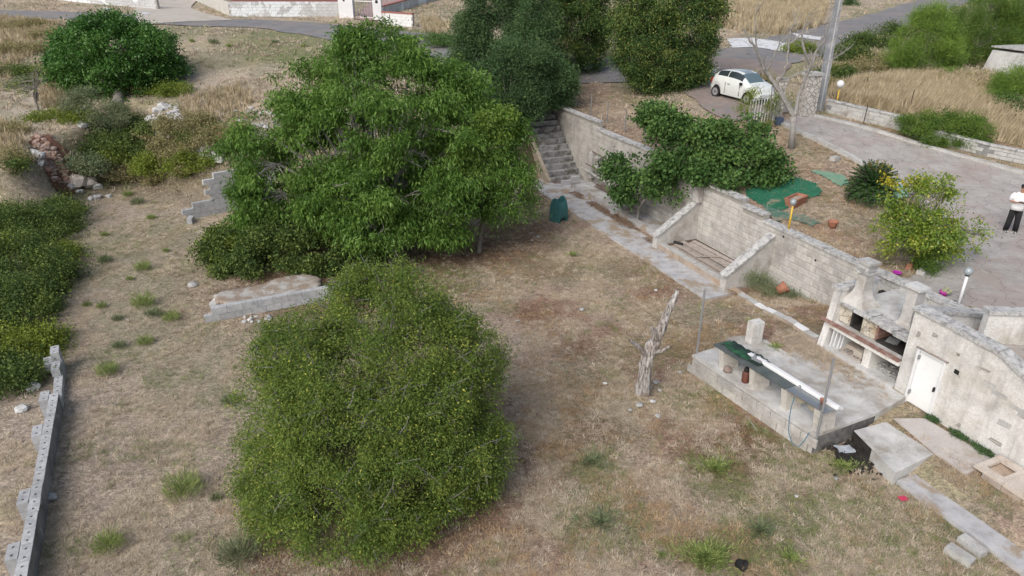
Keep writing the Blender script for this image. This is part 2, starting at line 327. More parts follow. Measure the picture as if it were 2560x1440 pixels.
def blob(X, Y, cx, cy, r, soft=.5): return 1-sstep(r*(1-soft), r*(1+soft), np.hypot(X-cx, Y-cy))
def ground_attr(me, X, Y):
    s, t = st(X, Y); n = fbm(X, Y, .35, 21)
    green = .32*sstep(.38, .60, n)
    for px, py, r, k in [(1500,1300,1.2,.55),(1800,1180,1.1,.5),(2000,1150,1.2,.45),(1950,1330,1.5,.5),(1750,1000,1.0,.4),(1100,700,1.6,.8),(330,600,3,.35),(360,780,2,.35),(1550,900,1.6,.25),(2150,1300,1.2,.6),(2350,1330,1.2,.5),(1000,760,1.3,.6)]:
        g = G(px, py); green = np.maximum(green, k*blob(X, Y, g.x, g.y, r))
    far = (Y > 42)
    green = np.where(far, np.maximum(green, .45*sstep(.42, .6, fbm(X, Y, .22, 5))), green)
    for px, py, z, r, k in [(760,105,5.3,6,.7),(950,110,5.2,5,.8),(600,130,5,4,.4)]:
        g = G(px, py, z); green = np.maximum(green, k*blob(X, Y, g.x, g.y, r))
    brown = np.zeros_like(X)
    for px, py, r, k in [(1230,620,2.2,.6),(870,660,5.0,.7),(950,1250,3.3,.5),(1230,1200,1.0,.45),(1000,1400,1.8,.45),(1300,560,2,.45),(1400,400,4,.5),(1120,620,2.5,.7)]:
        g = G(px, py); brown = np.maximum(brown, k*blob(X, Y, g.x, g.y, r, .6))
    for px, py, r in [(1470,330,4),(1560,330,3.),(1700,500,2.)]:
        g = G(px, py, 3.0); brown = np.maximum(brown, .4*blob(X, Y, g.x, g.y, r))
    bare = .25*sstep(.5, .62, fbm(X, Y, .25, 31))
    # trodden track up the left and beaten earth at the car
    def track(pts, w, k):
        nonlocal bare
        d = np.full(X.shape, 1e9)
        for a, b_ in zip(pts, pts[1:]):
            L2 = (b_[0]-a[0])**2+(b_[1]-a[1])**2; q = np.clip(((X-a[0])*(b_[0]-a[0])+(Y-a[1])*(b_[1]-a[1]))/L2, 0, 1)
            d = np.minimum(d, np.hypot(X-a[0]-q*(b_[0]-a[0]), Y-a[1]-q*(b_[1]-a[1])))
        bare = np.maximum(bare, k*(1-sstep(w*.5, w*1.3, d)))
    track([G(0,330,3)[:2], G(60,230,3.4)[:2], G(120,150,4.4)[:2], G(200,85,5.4)[:2]], 2.1, .85)
    track([G(500,200,4)[:2], G(760,170,4.5)[:2]], 2.5, .35)
    ins, d = poly_in(X, Y)
    veg = np.where(ins & (s < -17), .75*(1-sstep(3.0, 8.0, d))*sstep(0, .8, d)*sstep(32, 36, Y), 0)
    patch = sstep(.40, .60, fbm(X, Y, .55, 121, 5)); red = sstep(-6, 1.5, X+(fbm(X, Y, .3, 5)-.47)*9)*(Y < 36)*np.clip(.35+patch*.6, 0, 1)
    straw = np.clip(sstep(.44, .62, fbm(X, Y, .9, 131, 5))*.9, 0, 1)
    for px, py, r, k in [(1810,1130,1.0,.6),(2090,1180,.9,.5),(1500,1080,.9,.4),(1880,1090,.7,.7),(1430,870,.9,.5),(1330,780,.8,.5)]:
        g = G(px, py); brown = np.maximum(brown, k*blob(X, Y, g.x, g.y, r, .7))
    for nme, arr in (('green', green), ('brown', brown), ('bare', bare), ('veg', veg), ('red', red), ('strawy', straw)):
        a = me.attributes.new(nme, 'FLOAT', 'POINT'); a.data.foreach_set('value', np.ascontiguousarray(arr.ravel(), np.float32))

def gridmesh(name, X, Y, Z, mat, parent=None, kind=None, mask=None):
    r, c = X.shape; v = np.stack([X, Y, Z], -1).reshape(-1, 3); i = np.arange(r*c).reshape(r, c)
    q = np.stack([i[:-1, :-1], i[:-1, 1:], i[1:, 1:], i[1:, :-1]], -1).reshape(-1, 4)
    if mask is not None:
        q = q[mask.ravel()]; used = np.unique(q); re = np.full(r*c, -1); re[used] = np.arange(len(used)); q = re[q]; v = v[used]
    o = mk(name, v.tolist(), q.tolist(), mat, parent, True, kind); return o

# ground: one sheet out to the horizon, finer near the camera
ys = [2.0]
while ys[-1] < 190: ys.append(ys[-1] + .085 + .0085*max(0, ys[-1]-8) + (max(0, ys[-1]-60)*.03))
ys = np.array(ys); us = np.concatenate([np.linspace(-5, -1.25, 12), np.linspace(-1, 1, 420), np.linspace(1.25, 5, 12)])
Yg, Ug = np.meshgrid(ys, us, indexing='ij'); Xg = Ug*(Yg*1.05+9)+0.5
Zg = H(Xg, Yg); s_, t_ = st(Xg, Yg)
strip = (t_ > 0.0) & (t_ < .75) & (s_ > -19.3); Zg[strip] = -.02
ground = gridmesh('ground', Xg, Yg, Zg, mGround, kind='structure'); ground_attr(ground.data, Xg.ravel(), Yg.ravel())
sg, tg = np.meshgrid(np.arange(-20.2, 20, .14), np.arange(.06, 1.7, .14), indexing='ij')
Xs = OV[0]+sg*DV[0]+tg*NV[0]; Ys = OV[1]+sg*DV[1]+tg*NV[1]
def copz(s):   # top of the terrace retaining wall
    for a, z in ((-14.1, 3.48), (-9.2, 3.12), (-5.0, 2.90), (-2.95, 2.74), (-1.72, 2.52)):
        if s < a: return z if s > -14.1 or True else z
    return 2.30
CZ = np.vectorize(copz)
Zs = np.minimum(Uh(Xs, Ys), 99)+.015+(fbm(Xs, Ys, 3, 4)-.45)*.04
tw = 1-sstep(.2, 1.5, tg); Zs = Zs*(1-tw)+np.minimum(Zs, CZ(sg)-.10)*tw
edge = gridmesh('terrace_ground', Xs, Ys, Zs, mGround, kind='structure'); ground_attr(edge.data, Xs.ravel(), Ys.ravel())

def ribbon(name, pts, width, mat, off=.03, kind='structure', n=4, label=None, step=.8, wob=0.0):
    P_ = [np.array(p[:2], float) for p in pts]; out = []
    for i in range(len(P_)-1):   # catmull-rom
        p0 = P_[max(i-1, 0)]; p1 = P_[i]; p2 = P_[i+1]; p3 = P_[min(i+2, len(P_)-1)]
        k = max(2, int(np.linalg.norm(p2-p1)/step))
        for j in range(k):
            t = j/k; out.append(.5*((2*p1)+(-p0+p2)*t+(2*p0-5*p1+4*p2-p3)*t*t+(-p0+3*p1-3*p2+p3)*t**3))
    out.append(P_[-1]); out = np.array(out); tg_ = np.gradient(out, axis=0); tg_ /= np.linalg.norm(tg_, axis=1)[:, None]
    nr = np.stack([-tg_[:, 1], tg_[:, 0]], 1); 
    w = width if np.ndim(width) else np.full(len(out), width)
    if np.ndim(width): w = np.interp(np.linspace(0, 1, len(out)), np.linspace(0, 1, len(width)), width)
    us_ = np.linspace(-.5, .5, n*2+1)
    X = out[:, 0:1]+nr[:, 0:1]*us_*w[:, None]; Y = out[:, 1:2]+nr[:, 1:2]*us_*w[:, None]
    if wob: 
        k = (fbm(X, Y, .8, 8)-.47)*wob; e = np.abs(us_)*2 > .9; X = X+np.where(e, k, 0)*nr[:, 0:1]; Y = Y+np.where(e, k, 0)*nr[:, 1:2]
    Z = H(X, Y, False)+off
    return gridmesh(name, X, Y, Z, mat, kind=kind)
def drape(name, poly, res, off, mat, fn=None, jit=0, kind=None, rough=0):
    poly = np.array([p[:2] for p in poly], float); x0, y0 = poly.min(0); x1, y1 = poly.max(0)
    X, Y = np.meshgrid(np.arange(x0-res, x1+res, res), np.arange(y0-res, y1+res, res), indexing='ij')
    cx = X[:-1, :-1]+res/2; cy = Y[:-1, :-1]+res/2; ins = np.zeros(cx.shape, bool); n = len(poly)
    for i in range(n):
        ax, ay = poly[i]; bx, by = poly[(i+1) % n]
        if abs(by-ay) < 1e-9: continue
        ins ^= ((ay > cy) != (by > cy)) & (cx < (bx-ax)*(cy-ay)/(by-ay)+ax)
    Z = (fn or (lambda a, b: H(a, b, False)))(X, Y)+off
    if rough: Z = Z+fbm(X, Y, 2.2, 3)*rough
    return gridmesh(name, X, Y, Z, mat, mask=ins, kind=kind)

# roads -------------------------------------------------------------
ribbon('road', [G(-700,-30,6.4), G(-200,20,6.3), G(200,40,6.1), G(450,58,5.95), G(700,66,5.8), G(1030,98,5.6), G(1350,132,5.3), G(1650,148,5.0), G(1900,138,4.95), G(2080,95,5.3), G(2230,52,5.7), G(2330,18,6.1), G(2450,-12,6.6)], [5.2,5.2,5.0,4.8,4.6,4.5,4.6,5.5,6.0,5.0,4.6,4.5], mAsph, .05, step=1.2, wob=.8)
ribbon('road_spur', [G(1850,150,4.8), G(1815,200,4.35), G(1850,250,4.15), G(1930,285,4.05)], [6.5,6.2,4.6,4.4], surf('dirt_road', [(.20,.165,.15),(.27,.225,.20)], 1.4, .95, .3, 40, stain=(.19,.18,.185), sscale=.5, world=True), .075, step=.5, wob=.6)
ribbon('track', [G(470,60,5.95), G(410,25,6.2), G(440,0,6.4), G(500,-25,6.7)], [7,5,4.5,4.5], surf('pale_track', [(.36,.32,.27),(.50,.47,.42)], .8, .95, .2, 20, world=True), .07)
mPatch = surf('white_patch', [(.52,.53,.55),(.62,.63,.64)], 3, .9, .2, 30, stain=(.3,.3,.3), sscale=2.5, srange=(.55,.6), world=True)
for pts in ([(1815,112),(1880,112),(1960,120),(2010,130),(1960,134),(1890,126),(1830,126)], [(1975,104),(2050,112),(2045,117),(1990,112)], [(1775,180),(1795,178),(1785,192),(1768,192)], [(258,30),(282,33),(280,39),(258,37)], [(355,40),(378,42),(374,46),(356,45)]):
    drape('road_patch', [G(x, y, 5.0 if x > 1000 and y < 150 else (4.4 if x > 1000 else 5.9)) for x, y in pts], .16, .085, mPatch, kind='structure')

# driveway ----------------------------------------------------------
def GU(x, y):
    z = 3.0
    for _ in range(12):
        g = G(x, y, z); z = z*.4+.6*upz(g.x, g.y)
    return G(x, y, z)
mDrive = surf('driveway_concrete', [(.28,.262,.245),(.35,.33,.31),(.42,.40,.38)], 1.6, .9, .5, 40, stain=(.33,.275,.25), sscale=.6, srange=(.48,.62), world=True, cracks=.55, crackscale=1.3)
KL = [GU(*p) for p in [(1945,308),(1990,330),(2060,362),(2130,398),(2190,432),(2240,462),(2300,505),(2355,550),(2388,600),(2378,635),(2345,665),(2298,690)]]
KR = [GU(*p) for p in [(2012,288),(2100,306),(2200,333),(2300,364),(2400,392),(2480,414),(2560,436),(2700,470)]]
dpoly = KL+[Wp(3.9,.2), Wp(6.4,.5), Wp(7.6,-.2), Wp(20,-.2), Vector((36,12,0)), Vector((36,26,0))]+KR[::-1]
drape('driveway', dpoly, .2, .035, mDrive, Uh, kind='structure')
MB().box(6.9,8.6,-2.3,.45,2.02,2.16).ob('terrace_paving', mDrive, None, kind='structure', loc=Wp(0,0), rz=RW)

def kerb(label, pts, w, h, mat, piece=1.0, gap=.012, base=.1, cat='kerb', zf=None, pname='kerb_stone'):
    root = thing('kerb', label, cat, pts[0]); root.rotation_euler = (0,0,0); o0 = Vector(pts[0])
    P_ = [Vector((p[0], p[1], 0)) for p in pts]; L = [0]
    for a, b in zip(P_, P_[1:]): L.append(L[-1]+(b-a).length)
    def at(d):
        d = min(max(d, 0), L[-1])
        for i in range(len(P_)-1):
            if d <= L[i+1]+1e-6:
                q = (d-L[i])/(L[i+1]-L[i]+1e-9); return P_[i].lerp(P_[i+1], q)
        return P_[-1]
    n = max(1, int(L[-1]/piece)); st_ = L[-1]/n
    for i in range(n):
        a = at(i*st_+gap/2); b = at((i+1)*st_-gap/2); d = (b-a); dn = Vector((-d.y, d.x, 0)).normalized()*w/2
        za = (zf or upz)(a.x, a.y); zb = (zf or upz)(b.x, b.y); vs = []
        e = U(-.01, .01)
        for zz in (-base, h):
            for q, z0 in ((a, za), (b, zb)):
                for sg_ in (-1, 1): vs.append(Vector((q.x+sg_*dn.x, q.y+sg_*dn.y, z0+zz+(e+U(-.006,.006) if zz > 0 else 0)))-o0)
        mk(pname, vs, [(0,1,3,2),(4,6,7,5),(0,2,6,4),(1,5,7,3),(0,4,5,1),(2,3,7,6)], mat, root)
    return root
mKerb = surf('kerb_concrete', [(.36,.36,.35),(.50,.50,.48)], 4, .9, .4, 40, stain=(.24,.22,.19), sscale=2, world=True)
kerb('pale kerb between the driveway and the garden with the green netting, curling round the lemon tree', KL, .24, .16, mKerb, .8)
kerb('low kerb along the far side of the driveway in front of the clipped green hedge', KR[:7], .26, .14, mKerb, .9)

# ------------------------------------------------------------------ retaining wall
rw = thing('retaining_wall', 'long pale block retaining wall with stepped lichen coping between the lower garden and the terrace', 'wall', Wp(0,0,0), RW)
core = MB()
segs = [(-19.3,-14.1,3.38),(-14.1,-9.2,3.02),(-9.2,-5.0,2.80),(-5.0,-2.95,2.64),(-2.95,-1.72,2.42),(-1.72,6.35,2.20)]
for a, b, z in segs: core.box(a, b, .012, .30, -.1, z)
core.ob('wall_core', mMortar, rw)
BL, BH = .49, .245
def blockmesh(name, L, T, Hh, mat, j=.006, ch=.008):
    b = MB(); x, y, z = L/2, T/2, Hh/2
    vs = [(sx*(x-(ch if k else 0)), (-y if k else -y+ch) , sz*(z-(ch if k else 0))) for k in (1,0) for sx, sz in ((-1,-1),(1,-1),(1,1),(-1,1))]
    vs = [(a+U(-j,j), c+U(-j,j)*.4, d+U(-j,j)) for a, c, d in vs]+[(sx*x, y, sz*z) for sx, sz in ((-1,-1),(1,-1),(1,1),(-1,1))]
    b.add(vs, [(0,1,2,3)]+[(4+i, 4+(i+1) % 4, (i+1) % 4, i) for i in range(4)]+[(8+i, 8+(i+1) % 4, 4+(i+1) % 4, 4+i) for i in range(4)]+[(11,10,9,8)])
    me = bpy.data.meshes.new(name); me.from_pydata(b.v, [], b.f); me.materials.append(mat); return me
bv = [blockmesh('block', BL-.016, .06, BH-.016, mBlock, ch=.012) for _ in range(6)]
places = []
for r in range(14):
    z = .02+BH*(r+.5)
    for i in range(-42, 16):
        s = (i+.5*(r % 2))*BL+.1
        zt = [c for a, b, c in segs if a <= s <= b]
        if not zt or z+BH/2 > zt[0]+.05: continue
        if -3.6 > s and s < -14 and z < (-(s)-15.4)*.85: continue
        places.append((s, z))
places.sort(key=lambda q: -q[0])
def zjit(s): return .02*math.sin(s*1.3)
for s, z in places[:298]:
    inst('block', random.choice(bv), rw, (s, .03+U(-.004,.004), z), (0, U(-.004,.004), 0))
mb = MB()
for s, z in places[298:]: mb.box(s-BL/2+.006, s+BL/2-.006, U(-.004,.004), .05, z-BH/2+.006, z+BH/2-.006)
mb.ob('far_blocks', surf('pale_block_far', [(.34,.325,.29),(.44,.42,.385),(.52,.50,.46)], 2.2, .9, .5, 40, stain=(.24,.23,.215), sscale=.9, world=True, streak=.3), rw, kind='stuff')
for a, b, z in segs:
    n = max(1, round((b-a)/1.05)); L = (b-a)/n
    for i in range(n):
        x0 = a+i*L+.006; x1 = a+(i+1)*L-.006; dz = U(-.008, .008)
        MB().box(x0, x1, -.055+U(-.008,.008), .33+U(-.01,.01), z+.001+dz, z+.085+dz, j=.006).ob('coping_slab', mCoping, rw)
# small weep holes
for s, z in ((1.0, 1.72), (2.6, 1.2), (4.75, 1.78), (-.6, 2.02)):
    MB().tube([(s, -.004, z), (s, .02, z)], .045, 8).ob('weep_hole', mDark, rw)

# steps up to the terrace -------------------------------------------
stp = thing('stone_steps', 'worn concrete steps climbing along the wall below the dark evergreen', 'steps', Wp(-15.6,-.9,0), RW)
mStep = surf('step_concrete', [(.15,.15,.15),(.26,.26,.26),(.36,.36,.36)], 4, .95, .6, 40, stain=(.09,.08,.06), sscale=2.5, srange=(.48,.6), world=True)
for i in range(12):
    MB().box(-.32*(i+1)-.06+.03, -.32*i, -.98+.05, .86, .27*i if i else -.05, .27*(i+1)-.002*i, j=.01).ob('step', mStep, stp)
MB().prism([(-3.9,-.1),(0,-.1),(0,.18),(-3.9,3.2)], -1.12, -.94, 'y').ob('side_wall', surf('tan_block', [(.26,.22,.17),(.38,.33,.27)], 4, .9, .4, 30, world=True), stp)

# two sloping buttress walls -----------------------------------------
mBut = surf('buttress_plaster', [(.40,.39,.37),(.54,.53,.51)], 3, .9, .4, 30, stain=(.27,.24,.2), sscale=1.2, world=True)
for nm, s0, lab in (('a', -5.55, 'sloping buttress wall left of the bed of old boards, with broken bracket stubs above it'), ('b', -1.15, 'sloping buttress wall right of the bed of old boards, beside the weeds and fallen pot')):
    b = thing('buttress', lab, 'wall', Wp(s0, 0, 0), RW)
    MB().prism([(-2.0,-.1),(-.01,-.1),(-.01,1.86),(-2.0,.58)], -.15, .15, 'x').ob('web', mBut, b)
    # coping follows the slope
    MB().prism([(-2.05,.56),(-.01,1.87),(-.01,1.95),(-2.05,.64)], -.19, .19, 'x').ob('coping_slab', mCoping, b)
    if nm == 'a':
        for k, (dy, z) in enumerate(((-.16, 2.02), (-.16, 2.35))):
            MB().box(-.22, .02, -.32, -.01, z, z+.09, j=.02).ob('bracket', mCoping, b)
        MB().box(-.05, .3, -.26, -.005, 1.9, 2.6, j=.02).ob('plaster_pier', mBut, b)

# bed of boards between the buttresses
bed = thing('block_bed', 'low bed edged with sandy blocks between the two buttress walls', 'raised bed', Wp(-3.35,-.95,0), RW)
mSand = surf('sandy_block', [(.34,.27,.21),(.46,.38,.31)], 3, .95, .5, 30, stain=(.26,.19,.14), sscale=2, rnd=.08)
for i in range(8): MB().box(-2.03+i*.505, -2.03+(i+1)*.505-.012, -.98, -.80, -.05, .30, j=.008).ob('block', mSand, bed)
for i in range(5): MB().box(-2.0+i*.8, -2.0+(i+1)*.8-.03, -.96-U(0,.02), -.74, .30, .335+U(0,.02), j=.015).ob('mortar_cap', mKerb, bed)
MB().box(-2.03,2.03,-.78,.93,-.05,.22).ob('fill', surf('dark_soil', [(.07,.05,.035),(.13,.095,.07)], 6, .95, .5, 30), bed)
labs = ['front board', 'second board', 'third board', 'fourth board', 'fifth board', 'rear board']
for i in range(6):
    o = MB().box(-1.75+U(0,.15),1.75-U(0,.3),-.095,.095,0,.04, j=.004).ob('timber_board', mWood, None)
    o.location = Wp(-3.38+U(-.12,.12), -1.56+i*.235, .26+(.03*(i%2))); o.rotation_euler = (U(-.06,.06), U(-.008,.008), RW+U(-.02,.02))
    top(o, ['grey weathered board lying nearest the sandy block edge of the bed','grey weathered board, second from the sandy edge of the bed','grey weathered board, third from the sandy edge of the bed','grey weathered board, third from the wall in the bed','grey weathered board, second from the wall in the bed','grey weathered board lying in the bed closest to the wall'][i], 'board', 'old boards in the bed between the buttresses')
o = MB().box(-.45,.45,-.05,.05,0,.03).ob('timber_offcut', mWood, None); o.location = Wp(-3.3,-1.0,.36); o.rotation_euler = (0,0,RW+1.15); top(o, 'short dark board lying across the other boards in the bed', 'board')
o = MB().tube([(-.2,0,0),(.2,0,0)], .06, 8).ob('pipe_offcut', mTyre, None); o.location = Wp(-4.95,-1.25,.38); o.rotation_euler = (0,0,RW+.4); top(o, 'short black pipe lying at the left end of the boards', 'pipe')

# pit bed left of the first buttress, slab trough by the steps
bed = thing('block_bed', 'low concrete-edged bed full of dead leaves left of the buttress walls', 'raised bed', Wp(-8.1,-.6,0), RW)
for i in range(5): MB().box(-2.6+i*1.02, -2.6+(i+1)*1.02-.012, -.62, -.42, -.05, .24, j=.01).ob('edge_slab', mPath, bed)
MB().box(-2.6,2.5,-.42,.58,-.05,.10).ob('fill', mPath, bed)
tr = thing('slab_bench', 'bench of concrete slabs beside the foot of the steps, with hollow blocks as ends', 'bench', Wp(-12.2,-.75,0), RW)
MB().box(-1.9,1.9,-.55,.55,-.05,.30, j=.01).ob('base', mPath, tr)
for i in range(5):
    for k in range(3):
        MB().box(-1.86+i*.74, -1.86+(i+1)*.74-.03, -.53+k*.35, -.53+(k+1)*.35-.03, .302, .335, j=.006).ob('slab', mConc, tr)
for s, t, z, lab in ((-14.75,-1.35,.27,'upper'),(-10.05,-1.15,.0,'low')): pass

# hollow blocks -------------------------------------------------------
def hollow(L=.5, T=.22, Hh=.245, hole=.055, deep=.2):
    b = MB(); xs = [-L/2, -L/4-hole/2, -L/4+hole/2, L/4-hole/2, L/4+hole/2, L/2]; yy = [-T/2, -hole*.42, hole*.42, T/2]; z = Hh
    idx = {}
    def vid(x, y, zz):
        k = (x, y, zz)
        if k not in idx: idx[k] = len(b.v); b.v.append((x+U(-.002,.002), y+U(-.002,.002), zz+U(-.002,.002)))
        return idx[k]
    for i in range(5):
        for j in range(3):
            q = [vid(xs[i], yy[j], z), vid(xs[i+1], yy[j], z), vid(xs[i+1], yy[j+1], z), vid(xs[i], yy[j+1], z)]
            if i in (1, 3) and j == 1:
                l = [vid(xs[i], yy[j], z-deep), vid(xs[i+1], yy[j], z-deep), vid(xs[i+1], yy[j+1], z-deep), vid(xs[i], yy[j+1], z-deep)]
                for a in range(4): b.f.append((q[a], l[a], l[(a+1) % 4], q[(a+1) % 4]))
                b.f.append(tuple(l))
            else: b.f.append(tuple(q))
    B = len(b.v); b.v += [(-L/2,-T/2,0),(L/2,-T/2,0),(L/2,T/2,0),(-L/2,T/2,0)]
    for (x0, y0), (x1, y1), a, c in (((-L/2,-T/2),(L/2,-T/2),0,1), ((L/2,T/2),(-L/2,T/2),2,3)):
        pts = [vid(x, y0, z) for x in (xs if x0 < x1 else xs[::-1])]; b.f.append((B+a, B+c, *pts[::-1]))
    b.f.append((B+1, B+2, *[vid(L/2, y, z) for y in yy[::-1]])); b.f.append((B+3, B+0, *[vid(-L/2, y, z) for y in yy])); b.f.append((B+3,B+2,B+1,B))
    return b
hm = []
for k in range(3):
    o = hollow(L=.488, T=.218, Hh=.237); me = bpy.data.meshes.new('hollow_block'); me.from_pydata(o.v, [], o.f); me.materials.append(mCem); hm.append(me)
def blockrow(root, rows, x0, x1fn, parent_core=True, L=.5, Hh=.245):
    for r in range(rows):
        a, b = x1fn(r); x = a
        while x < b-.1:
            inst('hollow_block', random.choice(hm), root, (x+L/2, U(-.005,.005), r*Hh+.004), (0, 0, U(-.006,.006) + (math.pi if R() < .5 else 0)))
            x += L
    return root
# near-left low wall
A_ = G(44,1470,.55); B_ = G(133,985,.55); d = (B_-A_); ang = math.atan2(d.y, d.x)
lw = thing('hollow_block_wall', 'low unfinished grey hollow-block wall running along the left edge of the dry garden', 'wall', (A_.x, A_.y, .02), ang)
Lw = d.length
blockrow(lw, 2, 0, lambda r: (-2.0-.25*(r % 2), Lw))
MB().box(-2.2, Lw, -.10, .10, -.2, .44).ob('core', mCemCore, lw)
MB().box(-2.2, Lw, -.114, -.108, -.2, .47).ob('render_coat', surf('grey_render', [(.17,.17,.18),(.29,.29,.30)], 2.5, .9, .3, 30, stain=(.12,.12,.12), sscale=1.2, world=True), lw)
for q in (78, 147, 222): pass
for px, py in ((35,1372),(62,1235),(92,1072),(113,985)):
    g = G(px, py, .55)-lw.location; x = g.x*math.cos(ang)+g.y*math.sin(ang)
    for r in range(2): inst('hollow_block', hm[0], lw, (x, .232, r*.245+.004), (0,0,U(-.02,.02)+ (math.pi/2 if False else 0)))
C_ = G(140,880,.6); d2 = C_-G(133,985,.3)
lw2 = thing('hollow_block_wall', 'broken far end of the left block wall with a few stacked grey blocks by the brambles', 'wall', (B_.x, B_.y, .0), math.atan2(C_.y-B_.y, C_.x-B_.x))
LL = math.hypot(C_.x-B_.x, C_.y-B_.y)
x = .1
while x < LL: inst('hollow_block', random.choice(hm), lw2, (x+.25, 0, .0), (0,0,U(-.04,.04))); x += .5
inst('hollow_block', hm[1], lw2, (x-.25, 0, .245), (0,0,.05)); inst('hollow_block', hm[1], lw2, (x-.8, 0.02, .245), (0,0,-.05)); inst('hollow_block', hm[2], lw2, (x-.25, 0.01, .49), (0,0,.02)); inst('hollow_block', hm[0], lw2, (x-.3, .24, .2), (0,0,.1))

# tall hollow-block wall under the walnut
A_ = G(500,540,.05); B_ = G(640,512,.05); d = B_-A_; ang = math.atan2(d.y, d.x)
tw_ = thing('hollow_block_wall', 'tall unfinished grey block wall with a toothed left end half hidden by the walnut tree', 'wall', (A_.x, A_.y, .0), ang)
def rowx(r): return ((-.55,3.9),(-.75,3.9),(-.25,3.9),(.65,3.9),(.40,3.9),(.65,3.9),(.40,3.9),(.9,3.9),(.65,3.9))[r]
blockrow(tw_, 8, 0, rowx)
for r in range(8): a, b = rowx(r); MB().box(a+.3, b, -.095, .095, r*.245-.004, r*.245+.24).ob('core', mCemCore, tw_)
o = hollow().ob('hollow_block', mCem, None); o.location = G(478,556,.02); o.rotation_euler = (math.pi/2*0, 0, 1.75); top(o, 'single grey hollow block lying on the ground in front of the toothed wall end', 'block')

# low block wall in front of the ivy, and broken slab
A_ = G(520,800,.05); B_ = G(830,742,.05); d = B_-A_; ang = math.atan2(d.y, d.x)
lb = thing('hollow_block_wall', 'low two-course grey block wall in front of the broken concrete slab, beside the big bush', 'wall', (A_.x, A_.y, .0), ang)
blockrow(lb, 2, 0, lambda r: ((-.1, 4.6), (.15, 4.6))[r]); MB().box(.2, 4.5, -.09, .09, -.1, .46).ob('core', mCemCore, lb)
pts = [(538,748),(560,738),(640,722),(720,700),(762,694),(800,702),(800,735),(760,745),(700,748),(640,765),(600,772),(570,768),(545,762)]
drape('broken_slab', [G(x, y, .20) for x, y in pts], .10, .17, surf('broken_concrete', [(.30,.285,.26),(.46,.45,.43)], 3, .95, .7, 25, stain=(.25,.19,.14), sscale=2.2, srange=(.42,.54), world=True), lambda X, Y: X*0+.10*(fbm(X,Y,1.1,7)-.5), rough=.07)
o = bpy.data.objects['broken_slab']; top(o, 'broken pale concrete slab strewn with dead leaves behind the low block wall', 'slab')
sm = o.modifiers.new('thick', 'SOLIDIFY'); sm.thickness = .16; sm.offset = -1

# concrete path -------------------------------------------------------
pth = MB()
MB().box(-17.8,-.72,-3.05,-1.55,-.1,.075).ob('path', mPath, None, kind='structure', loc=Wp(0,0), rz=RW)
MB().box(-17.0,-10.2,-1.55,-.02,-.1,.06).ob('path_apron', mPath, None, kind='structure', loc=Wp(0,0), rz=RW)

# ------------------------------------------------------------------ low garden kerb, barbecue, house, platform
gk = thing('garden_kerb', 'low sandy block kerb with broken white cap stones leading to the barbecue', 'kerb', Wp(-1.0,-1.62,.0), RW)
for i in range(9):
    x = i*.55; t = -.2*i*.55+.0; z = .58*float(sstep(-.8,3.4,np.array(-1.0+x)))
    MB().box(x, x+.53, -.11+t, .11+t, z-.25, z+.13, j=.008).ob('block', mSand, gk)
    if i > 0: MB().box(x+.02, x+.46, -.13+t, .10+t, z+.132, z+.165, j=.02).ob('cap_stone', mWhite if i in (3,4,7) else mKerb, gk)

mLegW = surf('limewash', [(.58,.57,.54),(.70,.69,.66)], 2, .9, .2, 25, stain=(.45,.40,.33), sscale=2.5, srange=(.52,.66), world=True)
bb = thing('barbecue', 'old outdoor double barbecue with two masonry chimneys built against the retaining wall', 'barbecue', Wp(5.2,-1.3,.58), RW)
bx, by, bz = 5.2, -1.3, .58
def B(s0, s1, t0, t1, z0, z1, name, mat, j=.004, par=None): return MB().box(s0-bx, s1-bx, t0-by, t1-by, z0-bz, z1-bz, j=j).ob(name, mat, par or bb)
B(4.0,6.62,-2.6,-.25,.45,.68,'plinth',mConc)
MB().prism([(-2.66-by,-.2),(-.9-by,-.2),(-.9-by,1.85),(-2.36-by,1.85),(-2.46-by,.9)], 3.98-bx, 4.20-bx, 'x').ob('side_wall', mPlaster, bb)
B(3.93,4.25,-2.42,-.80,2.432,2.52,'coping_slab',mCoping,.01)
B(5.46,5.70,-2.45,-.5,.682,1.298,'middle_leg',mLegW)
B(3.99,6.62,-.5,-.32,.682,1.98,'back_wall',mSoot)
B(4.2,6.62,-2.56,-2.46,1.29,1.41,'front_beam',mLegW)
B(4.2,6.6,-2.465,-2.22,1.413,1.436,'counter_top',mConc)
for i in range(9): B(3.86+i*.306,3.86+(i+1)*.306-.008,-2.60,-2.44,1.413,1.455,'ledge_tile',mRust,.003)
B(4.2,6.62,-2.46,-.5,1.30,1.41,'counter_slab',mConc)
mMas = surf('pieced_masonry', [(.46,.42,.34),(.56,.53,.46)], 3, .9, .4, 30, stain=(.34,.25,.15), sscale=2.4, world=True, cracks=.8, crackscale=4)
B(4.2,4.60,-2.20,-.5,1.442,1.99,'masonry_pier',mMas); B(5.02,5.50,-2.22,-.5,1.442,1.99,'masonry_pier',mMas)
B(4.602,4.66,-2.18,-.5,1.442,1.97,'brick_jamb',mSoot); B(4.96,5.018,-2.18,-.5,1.442,1.97,'brick_jamb',mSoot)
B(5.502,5.57,-2.21,-.5,1.442,1.97,'brick_jamb',mRust); B(6.52,6.60,-2.21,-.5,1.442,1.97,'brick_jamb',mRust)
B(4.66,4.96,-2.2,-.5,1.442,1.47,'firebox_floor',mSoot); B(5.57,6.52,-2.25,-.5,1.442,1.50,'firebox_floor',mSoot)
B(4.66,4.96,-1.0,-.9,1.47,1.97,'firebox_back',mSoot)
